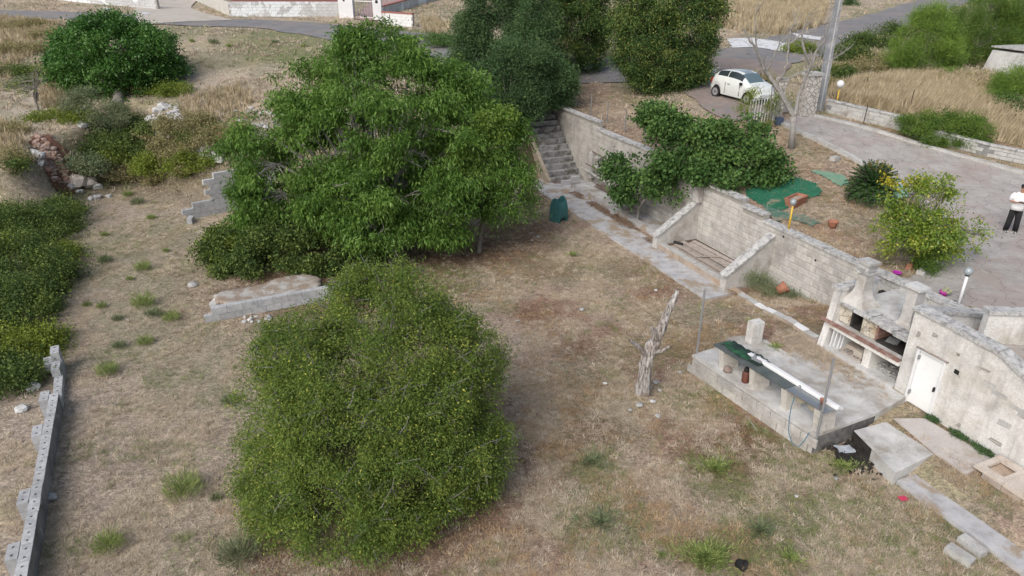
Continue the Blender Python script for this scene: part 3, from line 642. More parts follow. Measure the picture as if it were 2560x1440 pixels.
# front canopy of separate slabs, and the roof slab
x = 4.12
for i, wd in enumerate((.62,.55,.42,.44,.47)):
    dz = (0, -.01, -.035, 0, -.03)[i]
    B(x, x+wd-.012, -2.34+(-.10 if i > 2 else .03*(i == 2)), -1.8, 2.0+dz, 2.075+dz, 'canopy_slab', mCoping, .014); x += wd
B(4.25,6.55,-1.8,-.02,1.99,2.06,'roof_slab',mConc,.01)
def chimney(name, cs, ct, z0, z1, w0, w1, cap, flare):
    prof = []
    for k in range(9):
        q = k/8; z = z0+(z1-z0)*q; w = w1+(w0-w1)*max(0, 1-q/flare)**2.2
        prof.append((z, w))
    v = []; f = []
    for z, w in prof:
        for sx, sy in ((-1,-1),(1,-1),(1,1),(-1,1)): v.append((cs-bx+sx*w/2, ct-by+sy*(w*.4+w1*.12), z-bz))
    for i in range(8):
        for k in range(4): f.append((i*4+k, i*4+(k+1) % 4, i*4+4+(k+1) % 4, i*4+4+k))
    f.append(tuple(range(32, 36)))
    c = mk('chimney', v, f, mBut, bb)
    if name == 1:
        for k in range(2): MB().box(cs-bx-w1*.62, cs-bx+w1*.62, ct-by-w1*.66, ct-by+w1*.66, z1-bz-.30+k*.12, z1-bz-.24+k*.12, j=.006).ob('ring', mCoping, c)
    MB().box(cs-bx-cap, cs-bx+cap, ct-by-cap*.9, ct-by+cap*.9, z1-bz+.002, z1-bz+.075, j=.012).ob('cap_slab', mConc, c)
    return c
chimney(1, 4.50, -1.85, 2.05, 3.32, .90, .31, .24, .45)
chimney(2, 6.00, -1.70, 2.05, 3.16, .54, .31, .24, .20)
# things stored in it
for i in range(4):
    o = MB().box(-.02,.02,-.42,.42,0,(.60,.62,.56,.5)[i]).ob('leaning_board', mWhite, None); o.location = Wp(4.33+i*.085, -2.06+.05*i, .685); o.rotation_euler = (U(-.02,.02), .08, RW+U(-.03,.03))
    top(o, ('white panel leaning first from the left under the barbecue','second white panel leaning under the barbecue','third white panel leaning under the barbecue','shortest white panel, rightmost of those leaning under the barbecue')[i], 'panel', 'white panels stored under the barbecue')
pl = thing('pallet', 'small wooden pallet lying under the left half of the barbecue', 'pallet', Wp(5.05,-2.1,.69), RW)
for i in range(6): MB().box(-.36+i*.125, -.29+i*.125, -.40, .40, .07, .09).ob('slat', mWood, pl)
for k in (-.36, 0, .36): MB().box(-.38,.38,k-.03,k+.03,0,.068).ob('bearer', mWood, pl)
mCard = surf('dusty_cardboard', [(.34,.28,.22),(.44,.38,.31)], 3, .9, .1, 30, rnd=.1)
for (s, t, z, sx, sy, sz, lab) in ((4.86,-1.95,.785,.17,.30,.12,'flat tan box lying on the pallet under the barbecue'),(5.22,-2.12,.785,.15,.26,.17,'tan box beside the white leg under the barbecue'),(5.22,-1.45,.785,.18,.2,.28,'grey carton standing behind the other boxes under the barbecue')):
    o = MB().box(-sx,sx,-sy,sy,0,sz, j=.006).ob('box', mCard, None); o.location = Wp(s,t,z); o.rotation_euler = (0,0,RW+U(-.1,.1)); top(o, lab, 'box')
rb = MB()
for _ in range(60):
    c = Vector((U(-.38,.38), U(-.3,.5), U(0,.05))); q = U(.02,.07); rb.box(c.x-q,c.x+q,c.y-q*.7,c.y+q*.7,c.z,c.z+q*.7, j=q*.3)
o = rb.ob('rubble', mRock, None, kind='stuff', loc=Wp(6.12,-2.0,.685), rz=RW); o['label'] = 'grey rubble lying under the right half of the barbecue'
o = MB().box(-.16,.16,-.12,.12,0,.04, j=.01).ob('metal_tray', mGalv, None); o.location = Wp(5.88,-1.95,1.53); o.rotation_euler = (.25,0,RW+.3); top(o, 'bent silvery tray in the right firebox of the barbecue', 'tray')
g_ = thing('grill_rack', 'soot-black grill rack in the right firebox of the barbecue', 'grill', Wp(6.22,-2.0,1.51), RW)
for i in range(7): MB().tube([(-.2,-.15+i*.05,.02),(.2,-.15+i*.05,.02)], .007, 4).ob('bar', mSoot, g_)
# rope-like hose from the wall hole
o = MB().tube([Wp(4.75,-.03,1.78)-Wp(0,0), Wp(4.85,-.15,1.65)-Wp(0,0), Wp(5.05,-.35,1.9)-Wp(0,0)+Vector((0,0,.15)), Wp(5.35,-.6,2.08)-Wp(0,0)], .018, 6).ob('hose', mKerb, None); o.location = Wp(0,0); top(o, 'thin pale hose hanging from the hole in the wall above the barbecue roof', 'hose')

# house with the white door -----------------------------------------
ho = thing('outbuilding', 'weathered plastered outbuilding wall with a white door below the terrace', 'building', Wp(6.7,-2.5,.4), RW)
hx, hy, hz = 6.7, -2.5, .4
def HB(s0, s1, t0, t1, z0, z1, name, mat, j=0., par=None): return MB().box(s0-hx, s1-hx, t0-hy, t1-hy, z0-hz, z1-hz, j=j).ob(name, mat, par or ho)
prof = [(6.64,-.2),(7.0,-.2),(7.0,2.06),(7.80,2.06),(7.80,-.2),(14,-.2),(14,1.0),(12,1.3),(10.6,2.05),(9.54,2.62),(8.9,2.88),(6.64,2.97)]
w_ = MB()
# wall face split round the opening so the polygons stay convex
for poly in ([(6.64,-.2),(7.0,-.2),(7.0,2.965),(6.64,2.97)], [(7.0,2.06),(7.80,2.06),(7.80,2.94),(7.0,2.965)], [(7.80,-.2),(8.9,-.2),(8.9,2.88),(7.80,2.94)], [(8.9,-.2),(9.54,-.2),(9.54,2.62),(8.9,2.88)], [(9.54,-.2),(10.6,-.2),(10.6,2.05),(9.54,2.62)], [(10.6,-.2),(14,-.2),(14,1.0),(10.6,2.05)]):
    w_.prism([(x-hx, z-hz) for x, z in poly], 0, .28, 'y')
w_.ob('wall', mPlaster, ho)
HB(6.64,6.92,-2.218,-.02,.3,2.14,'end_wall',mPlaster)
cp = [(6.58,2.972),(7.7,2.945),(8.9,2.885),(9.54,2.625),(10.6,2.055),(12,1.62)]
for (x0, z0), (x1, z1) in zip(cp, cp[1:]):
    MB().prism([(x0-hx,z0-hz),(x1-hx-.01,z1-hz),(x1-hx-.01,z1-hz+.085),(x0-hx,z0-hz+.085)], -.06, .34, 'y').ob('coping_slab', mCoping, ho)
# sloping side parapet joining the terrace wall
MB().prism([(.345,1.6),(2.38,1.6),(2.38,2.02),(.345,2.56)], -.02, .24, 'x').ob('side_parapet', mPlaster, ho)
MB().prism([(.345,2.563),(2.38,2.023),(2.38,2.11),(.345,2.65)], -.07, .30, 'x').ob('coping_slab', mCoping, ho)
dr = HB(7.06,7.74,-2.46,-2.42,.44,2.00,'door',mDoor)
for q in (HB(7.0,7.055,-2.53,-2.40,.42,2.06,'door_frame',mWhite), HB(7.745,7.80,-2.53,-2.40,.42,2.06,'door_frame',mWhite), HB(7.055,7.745,-2.53,-2.40,2.005,2.06,'door_frame',mWhite)): pass
HB(6.97,7.85,-2.56,-2.44,2.062,2.09,'lintel_strip',mWood)
for z in (.7, 1.75): MB().box(7.05-hx,7.09-hx,-.035,.036,z-hz,z+.12-hz).ob('hinge', mGalv, dr)
MB().box(7.66-hx,7.69-hx,-.03,.035,1.12-hz,1.24-hz).ob('handle', mTyre, dr)
MB().box(7.10-hx,7.70-hx,.036,.039,.50-hz,1.94-hz).ob('door_panel', mDoor, dr)
vf = MB()
for a in ((8.0,8.20,1.86,1.885),(8.0,8.20,2.02,2.045),(8.0,8.03,1.885,2.02),(8.17,8.20,1.885,2.02)): vf.box(a[0]-hx,a[1]-hx,-.03,-.001,a[2]-hz,a[3]-hz)
vf = vf.ob('vent_frame', mPlaster, ho); MB().box(8.03-hx,8.17-hx,-.006,-.001,1.885-hz,2.02-hz).ob('vent_hole', mDark, vf)
# loose plaster flakes and exposed blocks low on the right
for s, z, w, h in ((8.75,2.0,.30,.12),(9.0,1.9,.36,.10),(9.45,1.7,.42,.20),(9.9,1.55,.45,.22),(10.2,1.25,.4,.25),(9.35,1.25,.3,.14)):
    MB().box(s-hx,s+w-hx,-.008,-.001,z-hz,z+h-hz, j=.02).ob('exposed_block', mKerb, ho)
for s, z, w, h in ((7.95,2.35,.10,.07),(7.25,2.55,.14,.08),(6.85,2.3,.08,.16),(8.6,2.35,.22,.05),(9.3,.75,.3,.10),(8.3,.62,.25,.09)):
    MB().box(s-hx,s+w-hx,-.006,-.001,z-hz,z+h-hz, j=.03).ob('plaster_scar', mMortar, ho)
pi_ = thing('corner_pillar', 'stained corner pillar at the right end of the retaining wall carrying the white lamp post', 'pillar', Wp(6.55,-.1,0), RW)
MB().box(-.18,.40,-.02,.50,1.3,2.24).ob('shaft', mPlaster, pi_); MB().box(-.20,.46,-.08,.56,2.242,2.33, j=.01).ob('cap_slab', mCoping, pi_)
rwl = thing('plaster_wall', 'stained plaster wall with concrete coping at the right edge beside the driveway', 'wall', G(2475,785,3.0), -.10)
MB().box(0,5,-.0,.25,-2.4,0).ob('wall', mPlaster, rwl); MB().box(-.04,5,-.05,.30,.002,.09, j=.006).ob('coping_slab', mCoping, rwl)

# platform ------------------------------------------------------------
pf = thing('concrete_platform', 'raised concrete platform faced with pale blocks in front of the barbecue', 'platform', Wp(5.1,-4.5,0), RW)
px_, py_ = 5.1, -4.5
MB().prism([(3.0-px_,-6.40-py_),(7.33-px_,-5.98-py_),(7.27-px_,-3.86-py_),(7.05-px_,-2.53-py_),(4.0-px_,-2.58-py_),(3.55-px_,-3.6-py_),(2.95-px_,-4.3-py_)], -.2, .515).ob('fill', mConc, pf)
MB().prism([(3.0-px_,-6.44-py_),(7.37-px_,-6.02-py_),(7.29-px_,-3.86-py_),(4.1-px_,-3.8-py_),(3.3-px_,-3.85-py_),(2.85-px_,-4.5-py_)], .518, .60).ob('top_slab', mConc, pf)
MB().prism([(4.1-px_,-3.79-py_),(7.28-px_,-3.85-py_),(7.06-px_,-2.56-py_),(4.3-px_,-2.60-py_),(3.9-px_,-3.2-py_)], .518, .596).ob('top_slab', mConc, pf)
fa = math.atan2(.42, 4.33); n = 0
pb = [blockmesh('block', .47, .05, .235, mBlock) for _ in range(4)]
for r in range(2):
    for i in range(9):
        x = (i+.5+.5*r-.25)*.485
        if x > 4.25: continue
        inst('block', pb[n % 4], pf, (3.0-px_+x*math.cos(fa), -6.44-py_+x*math.sin(fa)+.0, .03+.24*r+.09), (0,0,fa)); n += 1
mSootWall = surf('smoked_render', [(.03,.03,.03),(.16,.155,.15),(.30,.29,.28)], 1.6, .95, .3, 30, world=True)
MB().prism([(7.335-px_,-5.98-py_),(7.345-px_,-5.98-py_),(7.29-px_,-3.9-py_),(7.275-px_,-3.9-py_)], -.1, .512).ob('end_render', mSootWall, pf)
stb = thing('block_stub', 'short plastered block stub standing at the back left of the platform', 'pillar', Wp(3.12,-4.3,.58), RW)
MB().prism([(-.55,-.55),(.5,-.75),(.75,.1),(.1,.45),(-.4,.1)], -.2, .03).ob('base', mConc, stb)
for k in range(3): MB().box(-.14,.14,-.2,.2,.03+k*.235,.03+(k+1)*.235-.006, j=.006).ob('block', mPlaster, stb)
# table: four legs under long slabs
tb = thing('outdoor_table', 'long narrow outdoor counter with steel sink on four tapered legs along the platform edge', 'table', Wp(5.5,-5.85,.6), RW)
def tloc(s): return -6.08+(s-3.9)*.095
mLeg = surf('pale_leg', [(.50,.48,.44),(.60,.58,.54)], 3, .85, .3, 30, stain=(.35,.33,.3), sscale=3, world=True)
for s in (3.98, 5.12, 6.2, 7.22):
    t = tloc(s)+5.85; q = s-5.5
    MB().add([(q-.10,t-.10,0),(q+.10,t-.10,0),(q+.10,t+.42,0),(q-.10,t+.42,0),(q-.10,t-.20,.66),(q+.10,t-.20,.66),(q+.10,t+.34,.66),(q-.10,t+.34,.66)], [(0,3,2,1),(4,5,6,7),(0,1,5,4),(1,2,6,5),(2,3,7,6),(3,0,4,7)]).ob('leg', mLeg, tb)
ta = math.atan(.095)
def tbx(s0, s1, a, b, z0, z1): 
    m = MB(); c, s_ = math.cos(ta), math.sin(ta)
    pts = []
    for x, y in ((s0,a),(s1,a),(s1,b),(s0,b)):
        pts.append((x-5.5, tloc(x)+5.85+y))
    return m.prism(pts, z0, z1)
tbx(3.7,6.25,-.24,.36,.662,.70).ob('dark_slab', surf('dark_green_slab', [(.06,.075,.075),(.11,.125,.12)], 3, .5, .1, 30, world=True), tb)
sk = tbx(6.26,7.45,-.22,.36,.662,.69).ob('steel_sink', plain('steel', (.36,.38,.39), .3, .7), tb)
for q in (6.55, 6.95): MB().lathe([(.17,.45),(.19,.55),(.2,.661)], 14, c=(q-5.5, tloc(q)+5.85+.05)).ob('bowl', plain('bowl_enamel', (.36,.34,.27), .5), sk)
MB().tube([(1.0,-.0,.69),(1.0,-.0,.86),(1.02,-.06,.90),(1.05,-.16,.86)], .015, 6).ob('tap', mGalv, sk)
for i, (y0, y1, z) in enumerate(((.16,.24,.70),(.25,.33,.70),(.34,.40,.66),(.20,.27,.745))):
    o = MB().box(-1.45+(.3 if i == 3 else 0),1.5,-.035,.035,0,.045).ob('white_profile', mWhite, None); o.location = Wp(6.0,0,0)+Vector((NV[0]*(tloc(6.0)+y0), NV[1]*(tloc(6.0)+y0), .6+z+.002)); o.rotation_euler = (0,0,RW+ta+U(-.03,.01))
    top(o, ('long white plastic profile nearest the sink on the outdoor counter','long white plastic profile in the middle of those on the counter','long white plastic profile at the back edge of the counter','long white plastic profile lying on top of the others on the counter')[i], 'profile', 'white profiles lying on the counter')
# crumpled dark net on the counter
vs = []; fs = []; nx, ny = 26, 14
for i in range(nx):
    for j in range(ny):
        x = i/(nx-1); y = j/(ny-1); sx = 3.82+x*1.35; wob = .10*math.sin(x*9+y*4)+.06*math.sin(x*21)
        yy = -.10+y*(.62+.25*math.sin(x*3.0))+wob*.3; zz = .705+.045*abs(math.sin(x*17+y*6))+.03*mnoise.noise(Vector((x*7,y*6,3)))
        if yy > .37: zz -= min((yy-.37)*1.2, .25)
        vs.append((sx, yy, zz))
for i in range(nx-1):
    for j in range(ny-1): fs.append((i*ny+j,(i+1)*ny+j,(i+1)*ny+j+1,i*ny+j+1))
vs = [(x-4.4, tloc(x)-tloc(4.4)+y, z-.70) for x, y, z in vs]
o = mk('shade_net', vs, fs, surf('black_green_net', [(.012,.02,.02),(.02,.045,.035),(.03,.16,.06)], 2.5, .7, .5, 60), None, True); o.location = Wp(4.4, tloc(4.4), 1.30); o.rotation_euler = (0,0,RW)
top(o, 'crumpled black and green shade net lying on the left end of the counter', 'net')
o = MB().prism([(-.14,-.1),(.14,-.1),(.14,-.03),(-.06,-.03),(-.06,.10),(-.14,.10)], 0, .04).ob('bracket', mGalv, None); o.location = Wp(4.95, tloc(4.95)+.12, 1.37); o.rotation_euler = (.1,.1,RW+.4); top(o, 'grey angled bracket lying on the net at the end of the white profiles', 'bracket')
def pot(name, label, loc, r=.14, h=.24, mat=mTerra, rot=(0,0,0), fill=True, sq=None, cat='pot'):
    b = MB(); b.lathe([(r*.62,0),(r*.9,h*.82),(r*.9,h*.83),(r,h*.84),(r,h),(r*.86,h),(r*.80,h*.80),(r*.2,h*.78)], 16)
    o = b.ob(name, mat, None, True); o.location = loc; o.rotation_euler = rot; top(o, label, cat); return o
o = pot('plant_pot', 'small terracotta pot standing at the right end of the outdoor counter', Wp(7.12, tloc(7.12)+.06, 1.295), .075, .12)
rc = thing('canister', 'dark red canister with a black top standing by the second table leg', 'canister', Wp(4.78,-6.0,.603), RW)
MB().lathe([(.10,0),(.105,.02),(.105,.30),(.08,.34)], 14).ob('body', plain('dull_red', (.13,.045,.03), .6), rc, True); MB().lathe([(.075,.341),(.085,.38),(.05,.46)], 10).ob('cap', mTyre, rc, True)
def stone(name, loc, r, mat, label=None, cat='stone', group=None, parent=None, flat=.7, sub=1):
    import bmesh
    bm = bmesh.new(); bmesh.ops.create_icosphere(bm, subdivisions=sub+1, radius=1)
    sd_ = Vector((U(0,50), U(0,50), U(0,50)))
    for v in bm.verts:
        k = 1+.45*mnoise.noise(v.co*1.1+sd_)+.12*mnoise.noise(v.co*3+sd_); v.co = Vector((v.co.x*k, v.co.y*k*U(.9,1.), v.co.z*k*flat))*r
    me = bpy.data.meshes.new(name); bm.to_mesh(me); bm.free(); me.materials.append(mat)
    o = bpy.data.objects.new(name, me); COL.objects.link(o); o.location = loc; o.rotation_euler = (0,0,U(0,6))
    if parent: o.parent = parent
    if label: top(o, label, cat, group)
    return o
stone('stone', Wp(4.18,-6.12,.68), .13, mRedRock, 'rounded tan stone leaning on the first table leg')
for s, t, z, h, lab in ((2.96,-6.25,.6,2.05,'galvanised post at the left corner of the platform'), (7.36,-5.95,.6,2.15,'galvanised post at the front right corner of the platform beside the counter')):
    o = MB().tube([(0,0,-.2),(0,0,h)], .033, 8).ob('metal_post', mGalv, None); o.location = Wp(s,t,z); top(o, lab, 'post', 'metal posts on the platform')
hp = [(6.62,-6.12,1.28),(6.62,-6.16,1.0),(6.66,-6.2,.7),(6.78,-6.26,.35),(6.98,-6.28,.14),(7.15,-6.24,.15),(7.22,-6.16,.4),(7.25,-6.1,.62)]
o = MB().tube([Wp(*p)-Wp(6.8,-6.2) for p in hp], .011, 6).ob('garden_hose', plain('blue_hose', (.05,.16,.24), .5), None, True); o.location = Wp(6.8,-6.2); top(o, 'thin blue hose hanging in a loop from the sink down the platform wall', 'hose')
o = MB().tube([(-.35,0,.01),(0,0,.02),(.32,.02,.01)], .012, 6).ob('cane', mKerb, None); o.location = Wp(5.75,-6.5,.0); o.rotation_euler = (0,0,RW-.3); top(o, 'thin pale cane lying in the grass by the platform', 'cane')

# slabs below the house door
mS2 = mConc
def slab(label, pts, z0, z1, mat=mConc, name='concrete_slab'):
    c = Wp(*pts[0], 0); o = MB().prism([(p[0]-pts[0][0], p[1]-pts[0][1]) for p in pts], z0, z1).ob(name, mat, None); o.location = c; o.rotation_euler = (0,0,RW); top(o, label, 'slab'); return o
slab('raised concrete slab beside the sooty corner of the platform', [(7.40,-4.72),(8.98,-5.12),(8.85,-3.70),(7.46,-3.46)], -.2, .37)
slab('pinkish concrete slab running along the outbuilding wall below the white door', [(7.48,-3.44),(8.86,-3.67),(9.70,-3.72),(9.64,-2.64),(7.80,-2.70)], .0, .43, surf('pink_concrete', [(.42,.39,.37),(.52,.49,.47)], 2, .9, .4, 40, stain=(.33,.29,.24), sscale=1, srange=(.52,.66), world=True))
slab('long rough concrete strip running down the right edge of the lower garden', [(8.99,-5.0),(13,-4.98),(13,-3.75),(10.2,-3.85),(9.6,-3.66),(8.95,-3.72)], -.2, .12, mPath)
ss = thing('sandstone_step', 'sandstone block step with a square opening at the right edge below the outbuilding', 'step', Wp(9.72,-3.5,0), RW)
mSS = surf('pale_sandstone', [(.46,.41,.36),(.56,.51,.455)], 3, .9, .2, 30, stain=(.38,.31,.25), sscale=2, world=True)
for r in range(2):
    for i in range(6): MB().box(-.02+i*.46+.2*r,.43+i*.46+.2*r,-.0,.2,.05+r*.25,.05+(r+1)*.25-.006,j=.006).ob('block', mSand, ss)
MB().box(.0,3.,.2,.85,0,.50).ob('core', mSand, ss)
for a in ((-.03,.12,.0,.9),(.52,.66,0,.9),(.12,.52,0,.2),(.12,.52,.72,.9)): MB().box(a[0],a[1],a[2]-.02,a[3],.553,.62,j=.004).ob('cap_slab', mSS, ss)
MB().box(.12,.52,.2,.72,.505,.515).ob('opening_floor', mSand, ss)
for i in range(3): MB().box(.67+i*.8,.67+(i+1)*.8-.01,-.04+.1*i,.9,.553+.1*i,.66+.1*i, j=.004).ob('cap_slab', mSS, ss)
for (s, t, r, lab) in ((11.05,-5.25,.0,'pale block lying nearer the concrete strip of the two at the bottom right'), (11.12,-5.72,.15,'pale block lying farther out in the grass of the two at the bottom right')):
    o = MB().box(-.26,.26,-.125,.125,0,.2,j=.008).ob('loose_block', mKerb, None); o.location = Wp(s,t,-.03); o.rotation_euler = (0,.05,RW+.02+r); top(o, lab, 'block', 'loose blocks on the grass')
hc = [(10.3,-3.95,.10),(10.5,-3.75,.12),(10.75,-3.75,.12),(10.8,-3.95,.12),(10.6,-4.15,.13),(10.35,-4.15,.13),(10.3,-3.98,.14),(10.55,-3.9,.15),(10.9,-4.05,.13),(11.3,-4.2,.13),(11.8,-4.1,.13)]
o = MB().tube([Wp(*p)-Wp(10.5,-4) for p in hc], .016, 6).ob('cream_hose', mWhite, None, True); o.location = Wp(10.5,-4,.02); top(o, 'cream hose curled on the concrete at the right edge', 'hose')
o = MB().box(-.09,.09,-.07,.07,0,.025,j=.01).ob('packet', plain('pink_red', (.55,.03,.10), .4), None); g = G(2257,1247,.03); o.location = (g.x,g.y,.03); o.rotation_euler = (0,.1,.4); top(o, 'crushed pinkish red packet on the ground near the concrete strip', 'packet')
g = G(1843,1412,.02); o = MB().lathe([(.09,0),(.12,.16),(.125,.17),(.10,.17),(.08,.03)], 14).ob('black_pot', mTyre, None, True); o.location = (g.x,g.y,.06); o.rotation_euler = (1.2,.2,.6); top(o, 'black plastic plant pot lying on its side in the dry grass at the bottom', 'pot')
# burnt rubbish heap
rb = MB(); 
for _ in range(300):
    a = U(0,6.28); q = abs(random.gauss(0,.36)); w = U(.01,.06); rb.box(q*math.cos(a)-w,q*math.cos(a)+w,q*math.sin(a)*.8-w*.6,q*math.sin(a)*.8+w*.6,0,U(.01,.07),Matrix.Rotation(U(0,6),4,'Z'),j=.01)
o = rb.ob('burnt_rubbish', mSoot, None, kind='stuff', loc=Wp(7.85,-5.15,.02)); o['label'] = 'heap of burnt rubbish and ash in the sooty corner of the platform'
vs = [(x*.07-.2+.03*math.sin(y), y*.06-.15, .06+.05*mnoise.noise(Vector((x*.6,y*.6,0)))) for x in range(7) for y in range(6)]; fs = [(x*6+y,(x+1)*6+y,(x+1)*6+y+1,x*6+y+1) for x in range(6) for y in range(5)]
o = mk('plastic_sheet', vs, fs, surf('grey_plastic', [(.25,.28,.32),(.5,.53,.57)], 6, .5, .2, 30), None, True); o.location = Wp(7.62,-5.2,.05); top(o, 'crumpled grey plastic sheet on the burnt heap', 'plastic sheet')
_sl = bpy.data.objects['concrete_slab']
MB().prism([(-.006,-.01),(.72,-.19),(.72,-.184),(-.006,-.004)], .0, .365).ob('soot_stain', mSoot, _sl); MB().prism([(-.008,.0),(-.003,.0),(.055,1.2),(.050,1.2)], .0, .365).ob('soot_stain', mSoot, _sl)

# ------------------------------------------------------------------ terrace objects
mGlobe = plain('opal_globe', (.78,.78,.78), .25); mGlobeC = plain('grey_glass_globe', (.30,.34,.36), .12, 0, .8)
def lamp(label, loc, h, r, mpost, mglobe, pr=.035):
    t = thing('globe_lamp', label, 'lamp', loc)
    MB().tube([(0,0,-.15),(0,0,h-r*1.9)], pr, 8).ob('post', mpost, t, True)
    MB().lathe([(pr*1.3,h-r*2.15),(r*.5,h-r*2.1),(r*.5,h-r*1.85),(pr,h-r*1.8)], 10).ob('collar', mTyre if mpost is mWhite else mGalv, t)
    MB().lathe([(.001,h-2*r)]+[(r*math.sin(a), h-r-r*math.cos(a)) for a in [k*math.pi/8 for k in range(1,8)]]+[(.001,h)], 16).ob('globe', mglobe, t, True); return t
lamp('white globe lamp on a yellow post beside the utility pole', GU(2089,272), 1.42, .19, mYellow, mGlobe)
lamp('grey globe lamp on a yellow post on the retaining wall by the netting', Wp(-.58,.16,2.3), 1.12, .115, mYellow, mGlobeC)
lamp('clear globe lamp on a white post on the corner pillar', Wp(6.72,.16,2.33) if False else Wp(5.95,.30,2.3), 1.10, .12, mWhite, mGlobeC, .04)
lamp('yellow lamp post mostly hidden inside the fig tree by the wall', GU(1742,400), 1.0, .10, mYellow, mGlobeC, .03)
# utility pole
g = GU(2046,277); up_ = thing('utility_pole', 'tall tapered concrete utility pole beside the stone gate pillar', 'pole', g, .15)
def taper(b, x, y, X2, Y2, h, z0=-.3): return b.add([(-x,-y,z0),(x,-y,z0),(x,y,z0),(-x,y,z0),(-X2,-Y2,h),(X2,-Y2,h),(X2,Y2,h),(-X2,Y2,h)], [(0,3,2,1),(4,5,6,7),(0,1,5,4),(1,2,6,5),(2,3,7,6),(3,0,4,7)])
mPole = surf('pole_concrete', [(.19,.20,.22),(.28,.295,.315)], 3, .9, .2, 40, stain=(.42,.42,.42), sscale=2, world=True)
taper(MB(), .20,.15,.10,.085,8.5).ob('shaft', mPole, up_)
b = MB(); taper(b, .035,.158,.025,.088,8.4,.02); b.ob('channel', surf('pole_channel', [(.40,.40,.40),(.5,.5,.5)],5,.9,.2,40), up_)
# crazy-stone gate pillars
def crazy():
    m, nt, P = _new('crazy_stone'); geo = nt.nodes.new('ShaderNodeNewGeometry'); co = geo.outputs['Position']
    vo = nt.nodes.new('ShaderNodeTexVoronoi'); vo.feature = 'DISTANCE_TO_EDGE'; vo.inputs['Scale'].default_value = 4.5; nt.links.new(co, vo.inputs['Vector'])
    v2 = nt.nodes.new('ShaderNodeTexVoronoi'); v2.inputs['Scale'].default_value = 4.5; nt.links.new(co, v2.inputs['Vector'])
    r = _ramp(nt, [(.40,.37,.33),(.55,.53,.50)], 0, 1); nt.links.new(v2.outputs['Color'], r.inputs[0])
    c = mix(nt, mrange(nt, vo.outputs[0], 0, .05, 1, 0), r.outputs[0], (.16,.15,.14)); nt.links.new(c, P.inputs['Base Color']); P.inputs['Roughness'].default_value = .9
    bp = nt.nodes.new('ShaderNodeBump'); bp.inputs['Distance'].default_value = .03; nt.links.new(mrange(nt, vo.outputs[0], 0, .08, 0, 1), bp.inputs['Height']); nt.links.new(bp.outputs[0], P.inputs['Normal']); return m
mCrazy = crazy()
for px, py, lab in ((2014,290,'crazy-stone gate pillar with flat cap beside the utility pole'), (1940,300,'crazy-stone gate pillar behind the forked bare tree')):
    g = GU(px, py); t = thing('gate_pillar', lab, 'pillar', g, .25, 'stone gate pillars'); t.scale = (.8,.8,1) if px > 2000 else (.42,.5,.95)
    MB().box(-.42,.42,-.34,.34,-.3,1.95).ob('shaft', mCrazy, t); MB().box(-.50,.50,-.41,.41,1.952,2.08,j=.01).ob('cap_slab', mKerb, t)
t = thing('swing_gate', 'open white barred metal gate leaf beside the parked car', 'gate', GU(1905,312), math.atan2(2.0,1.0))
gp = GU(1868,318); gq = GU(1938,300); t.location = gp; gd = gq-gp; t.rotation_euler = (0,0,math.atan2(gd.y,gd.x)); gl = Vector((gd.x,gd.y)).length
for i in range(11): MB().box(i*gl/10-.02, i*gl/10+.02, -.015,.015,.08,1.25+.25*i/10).ob('bar', mWhite, t)
MB().box(0,gl,-.02,.02,.10,.16).ob('rail', mWhite, t); MB().prism([(0,1.22),(gl,1.47),(gl,1.53),(0,1.28)], -.022,.022,'y').ob('rail', mWhite, t)
o = MB().box(-.16,.16,-.16,.16,0,.34,j=.01).ob('gate_motor', plain('navy_box',(.05,.07,.12),.5), None); g = GU(1946,312); o.location = g; top(o, 'dark blue box at the foot of the gate by the driveway kerb', 'box')

def lowwall(label, P0, P1, h, courses=3, thick=.2):
    d = Vector((P1.x-P0.x, P1.y-P0.y)); L = d.length; a = math.atan2(d.y, d.x); t = thing('low_block_wall', label, 'wall', (P0.x,P0.y,min(P0.z,P1.z)), a)
    dz = P1.z-P0.z; n = int(L/.5); ch = h/courses
    MB().prism([(0,-.5),(L,-.5),(L,h+min(0,dz)-min(P0.z,P1.z)+P1.z-.01 if False else h+(P1.z-min(P0.z,P1.z))-.01),(0,h+(P0.z-min(P0.z,P1.z))-.01)], .015, thick-.015, 'y').ob('core', mCemCore, t)
    mesh = [blockmesh('block', .49, .05, ch-.012, mKerb) for _ in range(3)]
    for r in range(courses):
        for i in range(n):
            x = (i+.5+.5*(r % 2)*.98)*.5
            if x > L-.25: continue
            z = (P0.z-min(P0.z,P1.z))+dz*x/L+ch*(r+.5); inst('block', mesh[(i+r) % 3], t, (x, .02+U(-.003,.003), z), (0,-math.atan2(dz,L),0))
    for i in range(int(L/1.0)):
        x0 = i*L/int(L/1.0); x1 = (i+1)*L/int(L/1.0)-.015; z0 = (P0.z-min(P0.z,P1.z))+dz*x0/L+h; z1 = (P0.z-min(P0.z,P1.z))+dz*x1/L+h
        MB().prism([(x0,z0),(x1,z1),(x1,z1+.07),(x0,z0+.07)], -.05, thick+.05, 'y').ob('coping_slab', mCoping, t)
    return t
lowwall('low grey block wall with coping between the lamp and the tall dry grass', GU(2062,283), GU(2256,329), .62)
lowwall('far lower stretch of grey block wall running behind the clipped green hedge', GU(2262,338), GU(2466,392), .5)
lowwall('low block wall stretch to the right of the clipped green hedge at the edge of the picture', GU(2466,392), GU(2680,436), .5)
